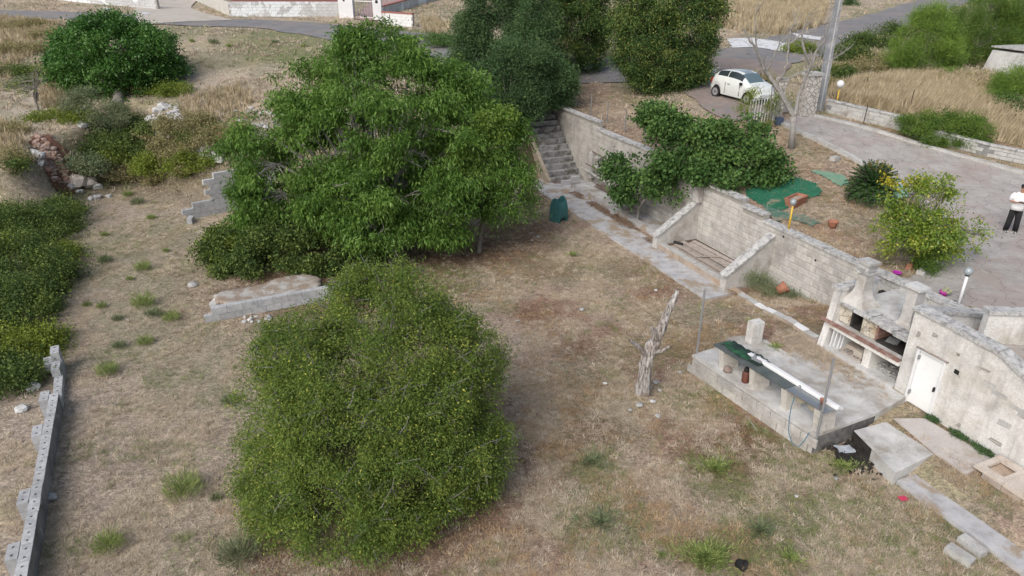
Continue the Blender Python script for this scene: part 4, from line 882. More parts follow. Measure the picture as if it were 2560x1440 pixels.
# wire fence on the wall top
wf = thing('wire_fence', 'rusty wire fence with thin posts along the top of the wall by the steps', 'fence', Wp(-14,.9,copz(-14)), RW)
for i in range(8):
    s = -18.2+i*1.75; z = float(Uh(*Wp(s,1.0)[:2]))-copz(-14)
    MB().box(s+14-.02,s+14+.02,-.02,.02,z-.1,z+1.15).ob('post', mGalv, wf)
for k in range(6):
    pts = []
    for i in range(29):
        s = -18.2+i*.4375; pts.append((s+14, .0, float(Uh(*Wp(s,1.0)[:2]))-copz(-14)+.12+k*.19+U(-.01,.01)))
    MB().tube(pts, .006, 3).ob('wire', mGalv, wf)
# second sparse fence line in the high grass
for px, py, h in ((2158,310,.9),(2270,285,1.2),(2160,235,.9)):
    g = GP(px, py); o = MB().tube([(0,0,-.1),(.03,0,h)], .02, 5).ob('thin_stake', mSoot, None); o.location = g
    top(o, {2158:'thin dark stake in the grass left of the others behind the low wall', 2270:'thin dark stake in the tall dry grass above the clipped hedge', 2160:'thin dark stake by the scrub'}[px] if px != 2160 or py == 310 else 'thin dark stake standing farther back in the scrub behind the globe lamp', 'stake')

# green netting on the garden
def net(label, pts, mat, z=None):
    o = drape('ground_net', [GU(*p) for p in pts], .10, .035, mat, Uh, rough=.05); top(o, label, 'netting'); return o
net('large green ground net spread between the fig tree and the terracotta planter', [(1862,478),(1900,462),(1925,448),(1960,440),(1998,447),(2040,462),(2056,482),(2045,492),(2010,500),(1975,520),(1950,530),(1918,520),(1895,510),(1870,496)], mNet)
net('thin torn green net lying by the grey globe lamp', [(1908,515),(1960,532),(2010,540),(2050,560),(2028,568),(1980,552),(1935,556),(1912,535)], mNetThin)
net('faded green net strip in front of the cycad palm', [(2020,428),(2050,430),(2110,440),(2128,462),(2100,468),(2060,445)], surf('faded_green_net', [(.10,.24,.16),(.18,.32,.23)], 3, .8, .3, 40, stain=(.30,.25,.2), sscale=2, world=True))
o = net('pale green net heaped between the palm and the lemon tree', [(2222,470),(2240,455),(2262,470),(2270,500),(2240,512),(2225,495)], surf('pale_green_net', [(.18,.36,.28),(.32,.50,.42)], 3, .8, .3, 40, world=True))
for v in o.data.vertices: v.co.z += .25*abs(mnoise.noise(Vector((v.co.x*3,v.co.y*3,0))))+.05
pt = thing('planter', 'oblong terracotta planter filled with dry soil on the green net', 'planter', GU(1988,512), .75)
b = MB(); b.add([(-.42,-.17,0),(.42,-.17,0),(.42,.17,0),(-.42,.17,0),(-.52,-.24,.33),(.52,-.24,.33),(.52,.24,.33),(-.52,.24,.33),(-.46,-.18,.33),(.46,-.18,.33),(.46,.18,.33),(-.46,.18,.33),(-.43,-.16,.22),(.43,-.16,.22),(.43,.16,.22),(-.43,.16,.22)],
 [(0,3,2,1),(0,1,5,4),(1,2,6,5),(2,3,7,6),(3,0,4,7),(4,5,9,8),(5,6,10,9),(6,7,11,10),(7,4,8,11),(8,9,13,12),(9,10,14,13),(10,11,15,14),(11,8,12,15)]); b.ob('trough', mTerra, pt)
MB().box(-.42,.42,-.155,.155,.215,.245,j=.01).ob('soil', mGround, pt)
pot('plant_pot', 'round terracotta pot with dry soil standing alone in the garden', GU(2080,570), .19, .27)
pot('plant_pot', 'upturned terracotta pot under the left of the lemon tree', GU(2272,672)+Vector((0,0,.2)), .13, .2, rot=(math.pi,0,0))
pot('plant_pot', 'terracotta pot behind the lemon tree trunk near the curled kerb', GU(2315,652), .13, .2)
o = pot('plant_pot', 'fallen terracotta pot against the foot of the retaining wall', Wp(.15,-.62,.30), .22, .36, rot=(.9,.5,1.2))
pot('tray', 'flat magenta tray by the wall under the lemon tree', Wp(3.75,.45,2.26), .14, .07, plain('magenta',(.40,.03,.34),.4), cat='tray')
b = thing('cactus_pot', 'round cacti in a magenta pot at the right end of the wall', 'cactus', Wp(5.35,.45,2.24))
MB().lathe([(.09,0),(.12,.13),(.12,.15),(.1,.15),(.02,.12)], 12).ob('pot', plain('magenta_pot',(.45,.04,.30),.4), b, True)
mCac = surf('cactus', [(.22,.24,.14),(.38,.38,.26)], 30, .9, .6, 60)
for k in range(8):
    a = k*.8; q = .02+.11*(k/8); stone('cactus_ball', (q*math.cos(a)+.04, q*math.sin(a), .16+U(-.03,.05)), U(.045,.065), mCac, parent=b, flat=1.1)
o = MB().box(-.2,.2,-.14,.14,0,.2,j=.02).ob('loose_block', mKerb, None); o.location = GU(2086,402); o.rotation_euler = (0,0,.6); top(o, 'pale loose block in the garden near the driveway kerb', 'block'); bpy.data.objects.remove(bpy.data.objects['loose_block.002']) if False else None
stone('stone', GU(2258,324)+Vector((0,0,.05)), .2, mRock, 'white stone at the end of the low block wall')

# ------------------------------------------------------------------ green bin
bn = thing('litter_bin', 'green plastic litter bin with arched ends and an open top beside the concrete path', 'bin', G(1396,552,0), -.75)
arch = [(-.30,0),(-.27,0),(-.22,.12),(.22,.12),(.27,0),(.30,0),(.30,.45),(.27,.75),(.19,1.0),(.08,1.13),(0,1.16),(-.08,1.13),(-.19,1.0),(-.27,.75),(-.30,.45)]
arch2 = [(-.30,.0),(.30,.0)]
def archp(b, y0, y1):
    L = [(-.30,0),(-.31,.4),(-.28,.72),(-.20,.97),(-.09,1.12),(0,1.16),(.09,1.12),(.20,.97),(.28,.72),(.31,.4),(.30,0)]
    return b.prism(L, y0, y1, 'y')
for y in (-.30, .22): archp(MB(), y, y+.08).ob('end_panel', mGreenBin, bn)
for sg in (-1, 1): MB().prism([(sg*.285,.20),(sg*.30,.42),(sg*.27,.72),(sg*.19,.98),(sg*.165,.97),(sg*.245,.70),(sg*.275,.42),(sg*.26,.20)][::sg], -.219,.219,'y').ob('side_panel', mGreenBin, bn)
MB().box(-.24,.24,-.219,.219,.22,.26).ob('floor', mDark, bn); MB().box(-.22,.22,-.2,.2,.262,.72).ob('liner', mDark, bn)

# ------------------------------------------------------------------ dead trunk
dt = thing('dead_trunk', 'bleached dead tree trunk with cut limb stubs leaning in the dry garden', 'dead tree', G(1608,985,-.02))
Y0 = G(1608,985).y
def tp(px, py, dy=0): p = atY(px, py, Y0+dy); return p-Vector(dt.location)
def knot(b, pts, rad, n=16):
    prof = [1+.20*math.sin(3*2*math.pi*k/n+.7)+U(-.16,.16) for k in range(n)]
    pp = []; rr = []
    for i in range(len(pts)-1):
        for k in range(6):
            q = k/6; pp.append(pts[i].lerp(pts[i+1], q)+Vector((U(-1,1),U(-1,1),0))*rad[i]*.07); rr.append((rad[i]*(1-q)+rad[i+1]*q)*U(.93,1.08))
    pp.append(pts[-1]); rr.append(rad[-1]*.8); v0 = len(b.v); b.tube(pp, rr, n); m = len(pp)
    for i in range(m):
        for k in range(n):
            j = v0+i*n+k; c = pp[i]; f = prof[k]*(1+.07*math.sin(i*.9+k)); v = Vector(b.v[j]); v = c+(v-c)*f
            if i == m-1: v += (pp[-1]-pp[-2]).normalized()*U(-.03,.10)
            b.v[j] = tuple(v)
    return b
knot(MB(), [Vector((0,0,-.1)), tp(1612,930), tp(1622,885,.02), tp(1632,855,.02)], [.23,.17,.165,.14]).ob('trunk', mDeadWood, dt, True)
knot(MB(), [tp(1622,885,.02), tp(1645,840,.05), tp(1665,790,.1), tp(1692,730,.15)], [.16,.13,.10,.065]).ob('limb', mDeadWood, dt, True)
knot(MB(), [tp(1620,890), tp(1598,868,-.1), tp(1574,850,-.2)], [.09,.06,.045]).ob('limb_stub', mDeadWood, dt, True)
knot(MB(), [tp(1632,880,-.05), tp(1655,878,-.15), tp(1672,868,-.25)], [.09,.06,.045]).ob('limb_stub', mDeadWood, dt, True)
knot(MB(), [tp(1640,850,0), tp(1632,822,-.05)], [.09,.07]).ob('limb_stub', mDeadWood, dt, True)
lab = {}
k = 0
for px, py, r in ((1622,968,.07),(1640,955,.08),(1650,975,.05),(1632,1003,.07),(1600,1012,.09),(1645,1040,.07),(1575,1025,.05),(1512,958,.05),(1700,930,.06),(1294,802,.06),(1455,773,.08),(1700,640,.06),(1345,592,.07),(1330,600,.05),(1640,725,.06),(2090,1195,.05),(1990,1240,.04)):
    g = G(px, py, .03); stone('stone', g, r*1.2, mRock, 'small pale stone lying in the dry grass of the lower garden', 'stone', 'small pale stones scattered on the lower garden', flat=.45); k += 1

# ------------------------------------------------------------------ person
pr_ = thing('person', 'person in white T-shirt and loose black trousers looking down at a phone', 'person', GU(2524,580))
PH = 1.74
mSkin = plain('skin', (.45,.25,.17), .5); mShirt = surf('white_shirt', [(.66,.67,.68),(.74,.75,.76)], 5, .9, .2, 20, fine=.1); mTrou = surf('black_trousers', [(.012,.012,.014),(.022,.022,.025)], 5, .9, .3, 20); mHair = plain('black_hair', (.012,.010,.009), .6)
def skin(name, vs, es, rad, mat, par, sub=2, root=0):
    me = bpy.data.meshes.new(name); me.from_pydata(vs, es, []); o = bpy.data.objects.new(name, me); COL.objects.link(o); o.parent = par; me.materials.append(mat)
    m = o.modifiers.new('skin', 'SKIN'); m.use_smooth_shade = True
    if not me.skin_vertices: bpy.context.view_layer.update()
    sv = me.skin_vertices[0].data
    for i, r in enumerate(rad): sv[i].radius = (r, r) if not isinstance(r, tuple) else r; sv[i].use_root = (i == root)
    s2 = o.modifiers.new('sub', 'SUBSURF'); s2.levels = sub; s2.render_levels = sub
    return o
V_ = []; E_ = []; RR = []
def jv(p, r, par=None):
    V_.append(p); RR.append(r)
    if par is not None: E_.append((par, len(V_)-1))
    return len(V_)-1
# facing the camera's left (-x,-y); x = right of picture
pel = jv((0,0,.93), (.15,.12)); ab = jv((0,-.01,1.12), (.155,.12), pel); ch = jv((0,0,1.32), (.16,.12), ab); nk = jv((0,-.02,1.47), .06, ch)
hd0 = jv((0,-.05,1.55), .075, nk); hd1 = jv((0,-.075,1.63), (.082,.092), hd0); hd2 = jv((0,-.06,1.70), .06, hd1)
for sg in (-1, 1):
    sh = jv((sg*.19,0,1.40), .062, ch); el = jv((sg*.27,-.03,1.13), .045, sh); wr = jv((sg*.10,-.26,1.16), .028, el); hn = jv((sg*.065,-.31,1.18), (.032,.02), wr)
    for f in range(4):
        a = jv((sg*(.055-.0)-sg*.01, -.345, 1.165+f*.013), .0085, hn); jv((sg*.02, -.355, 1.168+f*.013), .008, a)
    a = jv((sg*.075,-.335,1.215), .009, hn); jv((sg*.045,-.345,1.225), .008, a)
    hp_ = jv((sg*.095,0,.86), .095, pel); kn = jv((sg*.12,-.02,.48), .06, hp_); an = jv((sg*.13,.01,.09), .04, kn); jv((sg*.15,-.14,.04), .035, an)
body = skin('body', V_, E_, RR, mSkin, pr_, 2)
def loft(name, rings, mat, par, n=18, smooth=True, closed=True):
    v = []; f = []
    for cx, cy, cz, rx, ry in rings:
        for k in range(n):
            a = 2*math.pi*k/n; w = 1+.03*math.sin(3*a+cz*20); v.append((cx+rx*math.cos(a)*w, cy+ry*math.sin(a)*w, cz))
    for i in range(len(rings)-1):
        for k in range(n): f.append((i*n+k, i*n+(k+1) % n, (i+1)*n+(k+1) % n, (i+1)*n+k))
    if closed: f += [tuple(range(n))[::-1], tuple(range((len(rings)-1)*n, len(rings)*n))]
    return mk(name, v, f, mat, par, smooth)
sh = loft('shirt', [(0,0,.84,.215,.165),(0,0,.95,.21,.165),(0,-.01,1.1,.215,.165),(0,0,1.25,.225,.16),(0,0,1.38,.215,.135),(0,-.005,1.45,.15,.10),(0,-.01,1.485,.075,.07)], mShirt, pr_)
for sg in (-1, 1): MB().tube([(sg*.15,0,1.40),(sg*.23,-.01,1.31),(sg*.275,-.03,1.16)], [.085,.085,.085], 12).ob('sleeve', mShirt, sh, True)
tr_ = loft('trousers', [(0,0,.80,.20,.15),(0,0,.90,.20,.15),(0,0,.98,.19,.14)], mTrou, pr_)
for sg in (-1, 1): MB().tube([(sg*.085,0,.90),(sg*.105,-.02,.62),(sg*.125,-.02,.35),(sg*.14,0,.095)], [.112,.10,.09,.088], 14).ob('trouser_leg', mTrou, tr_, True)
for sg in (-1, 1):
    s_o = MB().add([(x, y, z) for z, k in ((0,1),(.05,1),(.09,.75)) for x, y in ((-.05*k,.09),(.05*k,.09),(.055*k,-.10),(.03*k,-.19*k),(-.03*k,-.19*k),(-.055*k,-.10))], [(0,1,2,3,4,5)[::-1],(12,13,14,15,16,17)]+[(r*6+i, r*6+(i+1) % 6, (r+1)*6+(i+1) % 6, (r+1)*6+i) for r in (0,1) for i in range(6)]).ob('shoe', mTrou, pr_)
    s_o.location = (sg*.155, -.02, .0); s_o.rotation_euler = (0,0,-.25*sg-.1)
    MB().box(-.045,.045,-.17,-.10,.0,.075).ob('toe_cap', mWhite, s_o); MB().box(-.06,.06,-.195,.095,-.002,.02).ob('sole', mWhite, s_o)
hr = stone('hair', (0,-.035,1.695), .098, mHair, parent=pr_, flat=.72, sub=2)
b = MB()
for sg in (-1, 1): b.box(sg*.035-.012,sg*.035+.012,-.163,-.155,1.625,1.635)
b.ob('eyes', mHair, pr_); MB().prism([(-.158,1.60),(-.182,1.585),(-.158,1.58)], -.012,.012,'x').ob('nose', mSkin, pr_); MB().box(-.025,.025,-.155,-.150,1.555,1.562).ob('mouth', plain('lips',(.30,.12,.10),.5), pr_)
for sg in (-1,1): MB().box(sg*.082-.008,sg*.082+.008,-.09,-.06,1.60,1.655,j=.003).ob('ear', mSkin, pr_)
pr_.rotation_euler = (0,0,-.45)
ph = MB().box(-.075,.075,-.006,.006,-.035,.035).ob('phone', mTyre, None); M = Matrix.Translation(pr_.location)@Matrix.Rotation(-.45,4,'Z'); ph.location = M@Vector((0,-.345,1.20)); ph.rotation_euler = (-.7,0,-.45); top(ph, 'black phone held in both hands by the person on the driveway', 'phone')

# ------------------------------------------------------------------ parked car
cpos = GU(1823,262); ra = GU(1787,243); fb = GU(1868,264)
dx = fb-ra; ca = math.atan2(dx.y, dx.x); side = Vector((-math.sin(ca), math.cos(ca), 0))
cc = (ra+fb)/2+side*.70
car = thing('parked_car', 'small white rounded three-door hatchback parked nose towards the gate', 'car', (cc.x,cc.y,cc.z+.03), ca)
car.rotation_euler = (0, math.atan2(ra.z-fb.z, 2.3), ca)
mPaint = plain('white_car_paint', (.66,.69,.67), .22, 0, .6); mRoofG = plain('roof_glass', (.22,.26,.29), .1, 0, .7); mScreen = plain('windscreen', (.10,.15,.17), .06, 0, .8)
def lerpn(x, xs, ys_): return float(np.interp(x, xs, ys_))
TX = [-1.78,-1.74,-1.62,-1.45,-1.2,-.9,-.5,0,.3,.5,.7,.9,1.05,1.3,1.5,1.65,1.75,1.78]
TZ = [.62,.82,1.05,1.24,1.38,1.44,1.485,1.49,1.45,1.38,1.24,1.08,1.01,.96,.90,.80,.66,.55]
BX = [-1.78,-1.5,-1.1,0,.7,1.05,1.4,1.78]; BZ_ = [.60,.98,1.0,.955,.93,.92,.86,.50]
xs = np.arange(-1.78, 1.7801, .0445); rings = []; nR = 19
def hw(x): return .815*(1-.34*abs(x/1.80)**4.5)
def half(x):
    w = hw(x); zt = lerpn(x, TX, TZ); zb_ = min(lerpn(x, BX, BZ_), zt-.03); lo = .24+.10*max(0,(abs(x)-1.5)/.28)
    for wx in (-1.15, 1.15):
        d = abs(x-wx)
        if d < .36: lo = max(lo, .30+math.sqrt(max(.36**2-d*d, 0)))
    lo = min(lo, zb_-.12); up_h = zt-zb_; taper_ = .70 if up_h > .1 else .9
    return [(w*.93, lo), (w*.985, lo+(zb_-lo)*.28), (w, lo+(zb_-lo)*.55), (w*.985, lo+(zb_-lo)*.82), (w*.955, zb_), (w*(.955-.10*min(1,up_h/.2)), zb_+up_h*.38), (w*(.955-.19*min(1,up_h/.3)), zb_+up_h*.72), (w*taper_*.92, zb_+up_h*.93), (w*.38, zt), (0, zt+.005)]
v = []
for x in xs:
    h = half(x); ring = [(x, y, z) for y, z in h]+[(x, -y, z) for y, z in h[:-1][::-1]]; v += ring
nR = 19; faces = {'body': [], 'side_window': [], 'windscreen': [], 'rear_window': [], 'glass_roof': []}
for i in range(len(xs)-1):
    xm = (xs[i]+xs[i+1])/2
    for k in range(nR-1):
        kk = k if k < 9 else 17-k
        key = 'body'
        if 5 <= kk+0 <= 6 and -1.22 < xm < .62 and abs(xm+.42) > .03: key = 'side_window'
        if kk in (4,) and -1.0 < xm < .55 and False: key = 'side_window'
        if kk >= 7 and .42 < xm < .98: key = 'windscreen'
        if kk >= 8 and -.75 < xm < .38: key = 'glass_roof'
        if kk >= 7 and -1.58 < xm < -1.22: key = 'rear_window'
        if kk in (5,6) and .62 <= xm < .98 and False: key = 'windscreen'
        faces[key].append((i*nR+k, i*nR+k+1, (i+1)*nR+k+1, (i+1)*nR+k))
n0 = nR; faces['body'] += [tuple(range(nR)), tuple((len(xs)-1)*nR+k for k in range(nR))[::-1]]
for key, mt in (('body',mPaint),('side_window',mGlass),('windscreen',mScreen),('rear_window',mGlass),('glass_roof',mRoofG)):
    fs = faces[key]; used = sorted({a for f in fs for a in f}); re = {a: i for i, a in enumerate(used)}
    mk(key, [v[a] for a in used], [tuple(re[a] for a in f) for f in fs], mt, car, True)
MB().box(-1.5,1.5,-.62,.62,.2,.62).ob('underbody', mTyre, car)
for wx in (-1.15, 1.15):
    for sg in (-1, 1):
        w = MB().tube([(wx, sg*.60, .30),(wx, sg*.78, .30)], .295, 22).ob('wheel', mTyre, car, False)
        MB().tube([(wx, sg*.782, .30),(wx, sg*.792, .30)], .20, 20).ob('rim', plain('rim_alloy',(.35,.36,.37),.35,.3) if wx < 0 and sg < 0 else bpy.data.materials['rim_alloy'], w)
        MB().tube([(wx, sg*.793, .30),(wx, sg*.797, .30)], .05, 10).ob('hub', mTyre, w)
for sg in (-1, 1):
    MB().box(.62,.76,sg*.80-.02,sg*.93+.02,.93,1.05,j=.01).ob('door_mirror', mTyre, car)
    MB().box(-.30,-.12,sg*.822-.012,sg*.822+.012,.83,.86).ob('door_handle', mGalv, car)
    MB().lathe([(.001,0),(.09,.01),(.085,.03),(.001,.05)], 14, M=Matrix.Translation((1.60,sg*.50,.68))@Matrix.Rotation(math.radians(75),4,'Y')).ob('headlight', mGlobe, car, True)
    MB().box(-1.66,-1.60,sg*.60-.06,sg*.60+.06,.72,.95).ob('tail_light', plain('tail_red',(.35,.02,.02),.3), car)
MB().tube([(-.95,0,1.43),(-1.15,0,1.62)], .006, 4).ob('aerial', mTyre, car)
MB().box(.57,.60,-.812,-.80,.35,.90).ob('door_seam', mTyre, car); MB().box(-.45,-.435,-.826,-.815,.35,.93).ob('door_seam', mTyre, car)
MB().box(1.77,1.79,-.26,.26,.42,.52).ob('number_plate_panel', mWhite, car)

# ------------------------------------------------------------------ rocks, dry stone, far wall and gate
dsw = thing('dry_stone_wall', 'collapsing dry-stone retaining wall of grey rocks beside the red earth rubble on the left', 'wall', G(92,470,.3))
for i in range(16):
    for r in range(6):
        q = i/15; px = 60+q*58; 
        base = G(75+q*45, 480-r*1, .2); p = atY(58+q*50+r*(-1.5), 462+q*22-r*19, 35.3-q*1.2+r*.12)
        stone('stone', p-Vector(dsw.location)+Vector((U(-.06,.06),U(-.1,.1),U(-.04,.04))), U(.20,.30), mRock, parent=dsw, flat=.75, sub=0)
g0 = GP(140,400); re_ = drape('earth_scar', [GP(*p) for p in [(78,345),(110,342),(150,360),(175,400),(190,440),(200,475),(150,482),(120,450),(98,400),(80,370)]], .25, .02, mRedEarth, lambda X, Y: H(X, Y, True), rough=.12)
setp(re_, kind='structure')
rbl = MB(); k = 0
for _ in range(170):
    q = R(); px = 88+q*75+U(-18,30)*(.4+q); py = 352+q*112+U(-16,12); g = GP(px, py); r = abs(random.gauss(.10,.06))+.05
    stone('stone', g+Vector((0,0,.06)), max(.08, min(r,.20)), mRedRock, 'angular reddish stone in the rubble spill on the left bank', 'stone', 'reddish stones spilling down the left bank', flat=.7, sub=0)
mTan = surf('tan_limestone', [(.36,.30,.26),(.52,.46,.41),(.60,.55,.50)], 3, .95, .8, 10)
for px, py, r, m, lab in ((197,459,.46,mTan,'large tan boulder, leftmost of the boulders below the rubble'),(228,463,.42,mTan,'pale pinkish boulder in the middle of those below the rubble'),(245,470,.26,mRock,'white boulder at the right of those below the rubble'),(200,483,.22,mRock,'flat white boulder in front of the tan boulder'),(262,440,.25,mTan,'tan boulder at the edge of the green scrub'),(180,470,.25,mRock,'grey boulder half hidden at the left of the tan boulder'),(245,497,.22,mRock,'white stone lying in the grass below the boulders'),(228,500,.15,mRock,'small white stone beside the dry patch below the boulders'),(273,492,.14,mRock,'small white stone lying farthest right below the boulders')):
    stone('boulder', GP(px, py)+Vector((0,0,r*.3)), r, m, lab, 'boulder', flat=.75)
for poly, n, rr, grp in ((((370,290),(400,262),(440,255),(460,300),(455,330),(415,345),(378,335)), 110, (.10,.30), 'white rocks of the bare bank right of the round tree'), (((475,370),(520,355),(560,370),(560,420),(530,395),(490,400)), 26, (.2,.42), 'grey rocks among the scrub behind the tall block wall'), (((500,265),(600,262),(760,300),(700,330),(560,300)), 40, (.08,.22), 'small rocks along the top of the bank'), (((195,275),(210,270),(212,320),(198,320)), 26, (.15,.32), 'stones of the small wall beside the grey shrub')):
    xs_ = [p[0] for p in poly]; ys_ = [p[1] for p in poly]; c = 0
    while c < n:
        x = U(min(xs_), max(xs_)); y = U(min(ys_), max(ys_)); ins = False
        for i in range(len(poly)):
            ax, ay = poly[i]; bx_, by_ = poly[(i+1) % len(poly)]
            if (ay > y) != (by_ > y) and x < (bx_-ax)*(y-ay)/(by_-ay)+ax: ins = not ins
        if not ins: continue
        c += 1; g = GP(x, y); r = U(*rr); stone('rock', g+Vector((0,0,r*.15)), r, mRock, {'white rocks of the bare bank right of the round tree':'white limestone rock on the bare bank right of the round tree','grey rocks among the scrub behind the tall block wall':'grey rock among the scrub behind the tall block wall','small rocks along the top of the bank':'small pale rock on the straw-covered top of the bank','stones of the small wall beside the grey shrub':'grey stone of the small rough wall beside the grey shrub'}[grp], 'rock', grp, flat=.6, sub=0)
for px, py, r, lab in ((105,825,.16,'white stone at the edge of the brambles'),(82,965,.22,'pale stone beside the brambles by the left wall'),(52,1022,.18,'pale stone near the far end of the left wall'),(483,712,.2,'grey stone in the orange dry grass left of the ivy'),(130,768,.0,''),(545,758,.28,'block-like stone at the left end of the broken slab'),(127,1243,.14,'white stone at the foot of the left block wall')):
    if r: stone('stone', G(px, py, r*.3), r, mRock, lab, flat=.65)
for i in range(14):
    g = G(620+U(-12,55), 795+U(-8,10), .04); stone('stone', g, U(.04,.1), mRock, 'small white stone in the heap in front of the low block wall', 'stone', 'small white stones by the low block wall')

mFarW = surf('old_white_wall', [(.40,.40,.40),(.56,.57,.58)], .5, .9, .2, 10, stain=(.70,.74,.76), sscale=.35, srange=(.5,.52), world=True)
def farwall(label, pts, h, cap=None, mat=None, courses=5):
    P_ = [Vector(p) for p in pts]; t = thing('roadside_wall', label, 'wall', P_[0])
    for a, b in zip(P_, P_[1:]):
        d = b-a; L = Vector((d.x,d.y)).length; an = math.atan2(d.y,d.x); n = max(1,int(L/1.0))
        seg = MB().prism([(0,-.8),(L,-.8),(L,h+d.z-.02),(0,h-.02)], .02, .25, 'y').ob('wall_section', mMortar, t); seg.location = a-P_[0]; seg.rotation_euler = (0,0,an)
        n = int(L/.5)
        m_ = [blockmesh('block', .49,.05,h/courses-.01, mat or mFarW) for _ in range(2)]
        for r in range(courses):
            for i in range(n):
                x = (i+.5+(.25 if r % 2 else 0))*.5
                if x > L-.2: continue
                o = inst('block', m_[(i+r) % 2], t); o.location = (a-P_[0])+Vector((math.cos(an)*x-math.sin(an)*(-.0+.012), math.sin(an)*x+math.cos(an)*(.012), h*(r+.5)/courses+d.z*x/L)); o.rotation_euler = (0,-math.atan2(d.z,L),an)
        if cap:
            c = MB().prism([(0,h+.0),(L,h+d.z+.0),(L,h+d.z+.08),(0,h+.08)], -.06,.31,'y').ob('coping_slab', cap, t); c.location = a-P_[0]; c.rotation_euler = (0,0,an)
    return t
z6 = lambda x, y: GP(x, y)
farwall('patchy white block wall on the far side of the road left of the white gate', [z6(575,42), z6(862,42)], 1.25)
farwall('pale block wall turning away from the road beside the dirt track', [z6(470,-8), z6(575,42)], 1.2, mat=surf('pale_far', [(.46,.45,.41),(.56,.55,.51)], 1, .9, .2, 10, world=True))
farwall('long weathered roadside wall at the top left of the picture', [z6(60,-6), z6(395,24)], 1.2)
mBrickR = surf('red_oxide_coping', [(.28,.10,.08),(.36,.15,.12)], 2, .8, .1, 20)
farwall('short white wall with a red coping right of the white gate', [z6(955,62), z6(1032,68)], .95, mBrickR, mat=surf('white_wash', [(.62,.63,.63),(.74,.75,.75)], 1, .9, .1, 10, stain=(.45,.42,.4), sscale=.8, srange=(.55,.65), world=True), courses=4)
farwall('long white wall with red coping along the ramp behind the gate', [z6(955,42), z6(1140,-14)], .8, mBrickR, courses=3)
for px, py, w, h, lab in ((868,44,.62,1.9,'broad white gate pillar left of the white gate'),(946,50,.36,2.3,'slim white gate pillar right of the white gate')):
    t = thing('gate_pillar', lab, 'pillar', z6(px,py)); MB().box(-w,w,-.3,.3,-.3,h).ob('shaft', mWhite, t); MB().box(-w*.3,w*.3 if w < .5 else -.02,-.31,-.301,1.35,1.6).ob('letter_plate', mTyre, t)
t = thing('metal_gate', 'pale metal gate between the white pillars', 'gate', z6(888,44)); gd = z6(938,48)-z6(888,44); t.rotation_euler = (0,0,math.atan2(gd.y,gd.x)); gl = Vector((gd.x,gd.y)).length
for i in range(8): MB().box(i*gl/7-.02,i*gl/7+.02,-.02,.02,.1,1.35).ob('bar', mGalv, t)
MB().box(0,gl,-.025,.025,1.35,1.41).ob('rail', mWhite, t); MB().box(0,gl,-.025,.025,.05,.1).ob('rail', mWhite, t)
drape('gravel_bed', [G(580,34,6.2), G(580,5,6.2), G(600,-25,6.2), G(850,-25,6.2), G(850,36,6.2)], .5, .50, surf('red_gravel', [(.17,.05,.04),(.26,.10,.08)], 3, .95, .4, 20, world=True), kind='structure')
drape('paved_ramp', [G(885,48,6.0), G(940,50,6.0), G(1110,-20,6.0), G(960,-20,6.0)], .4, .06, surf('pink_paving', [(.30,.20,.19),(.36,.26,.25)], 3, .9, .2, 20, world=True), kind='structure')
# squat concrete block far right
g = GP(2535,180); t = thing('concrete_hut', 'weathered sloping concrete block among the pines at the right edge', 'building', g, .3)
MB().add([(-1.0,-1,-.4),(2.4,-1,-.4),(2.4,1.4,-.4),(-1.0,1.4,-.4),(-.7,-.8,1.15),(2.3,-.8,1.3),(2.3,1.2,1.3),(-.7,1.2,1.15)], [(0,3,2,1),(4,5,6,7),(0,1,5,4),(1,2,6,5),(2,3,7,6),(3,0,4,7)]).ob('wall', mConc, t)
MB().box(-.78,2.4,-.88,1.28,1.302,1.38).ob('roof_slab', mCoping, t)
# ------------------------------------------------------------------ brackets left over on the wall by the steps
br = thing('wall_shelf', 'rusty rails on concrete brackets fixed to the wall beside the steps', 'shelf', Wp(-12.5,-.1,0), RW)
mRail = surf('rusty_rail', [(.10,.07,.055),(.20,.15,.12)], 5, .9, .3, 30)
for (s0, t0, z0, s1, t1, z1, r) in ((-14.1,-.25,1.95,-9.8,-.2,1.75,.03),(-14.3,-.5,1.30,-9.8,-.35,1.15,.03),(-14.9,-.35,.9,-8.9,-.3,.55,.05)):
    MB().tube([(s0+12.5,t0+.1,z0),(s1+12.5,t1+.1,z1)], r, 6).ob('rail', mRail if r < .04 else mKerb, br)
for s, z in ((-13.6,1.72),(-13.8,1.15)): MB().box(s+12.5-.12,s+12.5+.12,-.25,.09,z,z+.06,j=.01).ob('bracket', mCoping, br)
MB().box(-1.95,-1.65,-.12,.09,.5,1.85).ob('plaster_pier', mBut, br)
for s, t, z, lab in ((-14.95,-1.28,.06,'hollow block standing at the foot of the steps, nearest the path'),(-14.7,-.85,.31,'hollow block on the stack by the bottom step, against the wall side'),(-9.9,-1.25,.06,'hollow block at the right end of the slab bench under the fig branches'),(-10.05,-.75,.34,'upper hollow block at the right end of the slab bench')):
    o = MB().box(-.2,.2,-.13,.13,0,.0).ob('hollow_block', mCem, None); o.data = hm[0]; o.location = Wp(s,t,z); o.rotation_euler = (0,0,RW+1.4); top(o, lab, 'block')
for i in range(4):
    o = MB().tube([(-1.6,0,0),(1.5,0,.02)], .03, 5).ob('wooden_pole', mRail, None); o.location = Wp(-11.6+U(-.2,.2),-.5+i*.1,.40+.02*i); o.rotation_euler = (0,0,RW+U(-.03,.05)); top(o, 'dark pole lying on the slab bench along the wall', 'pole', 'dark poles lying on the slab bench')

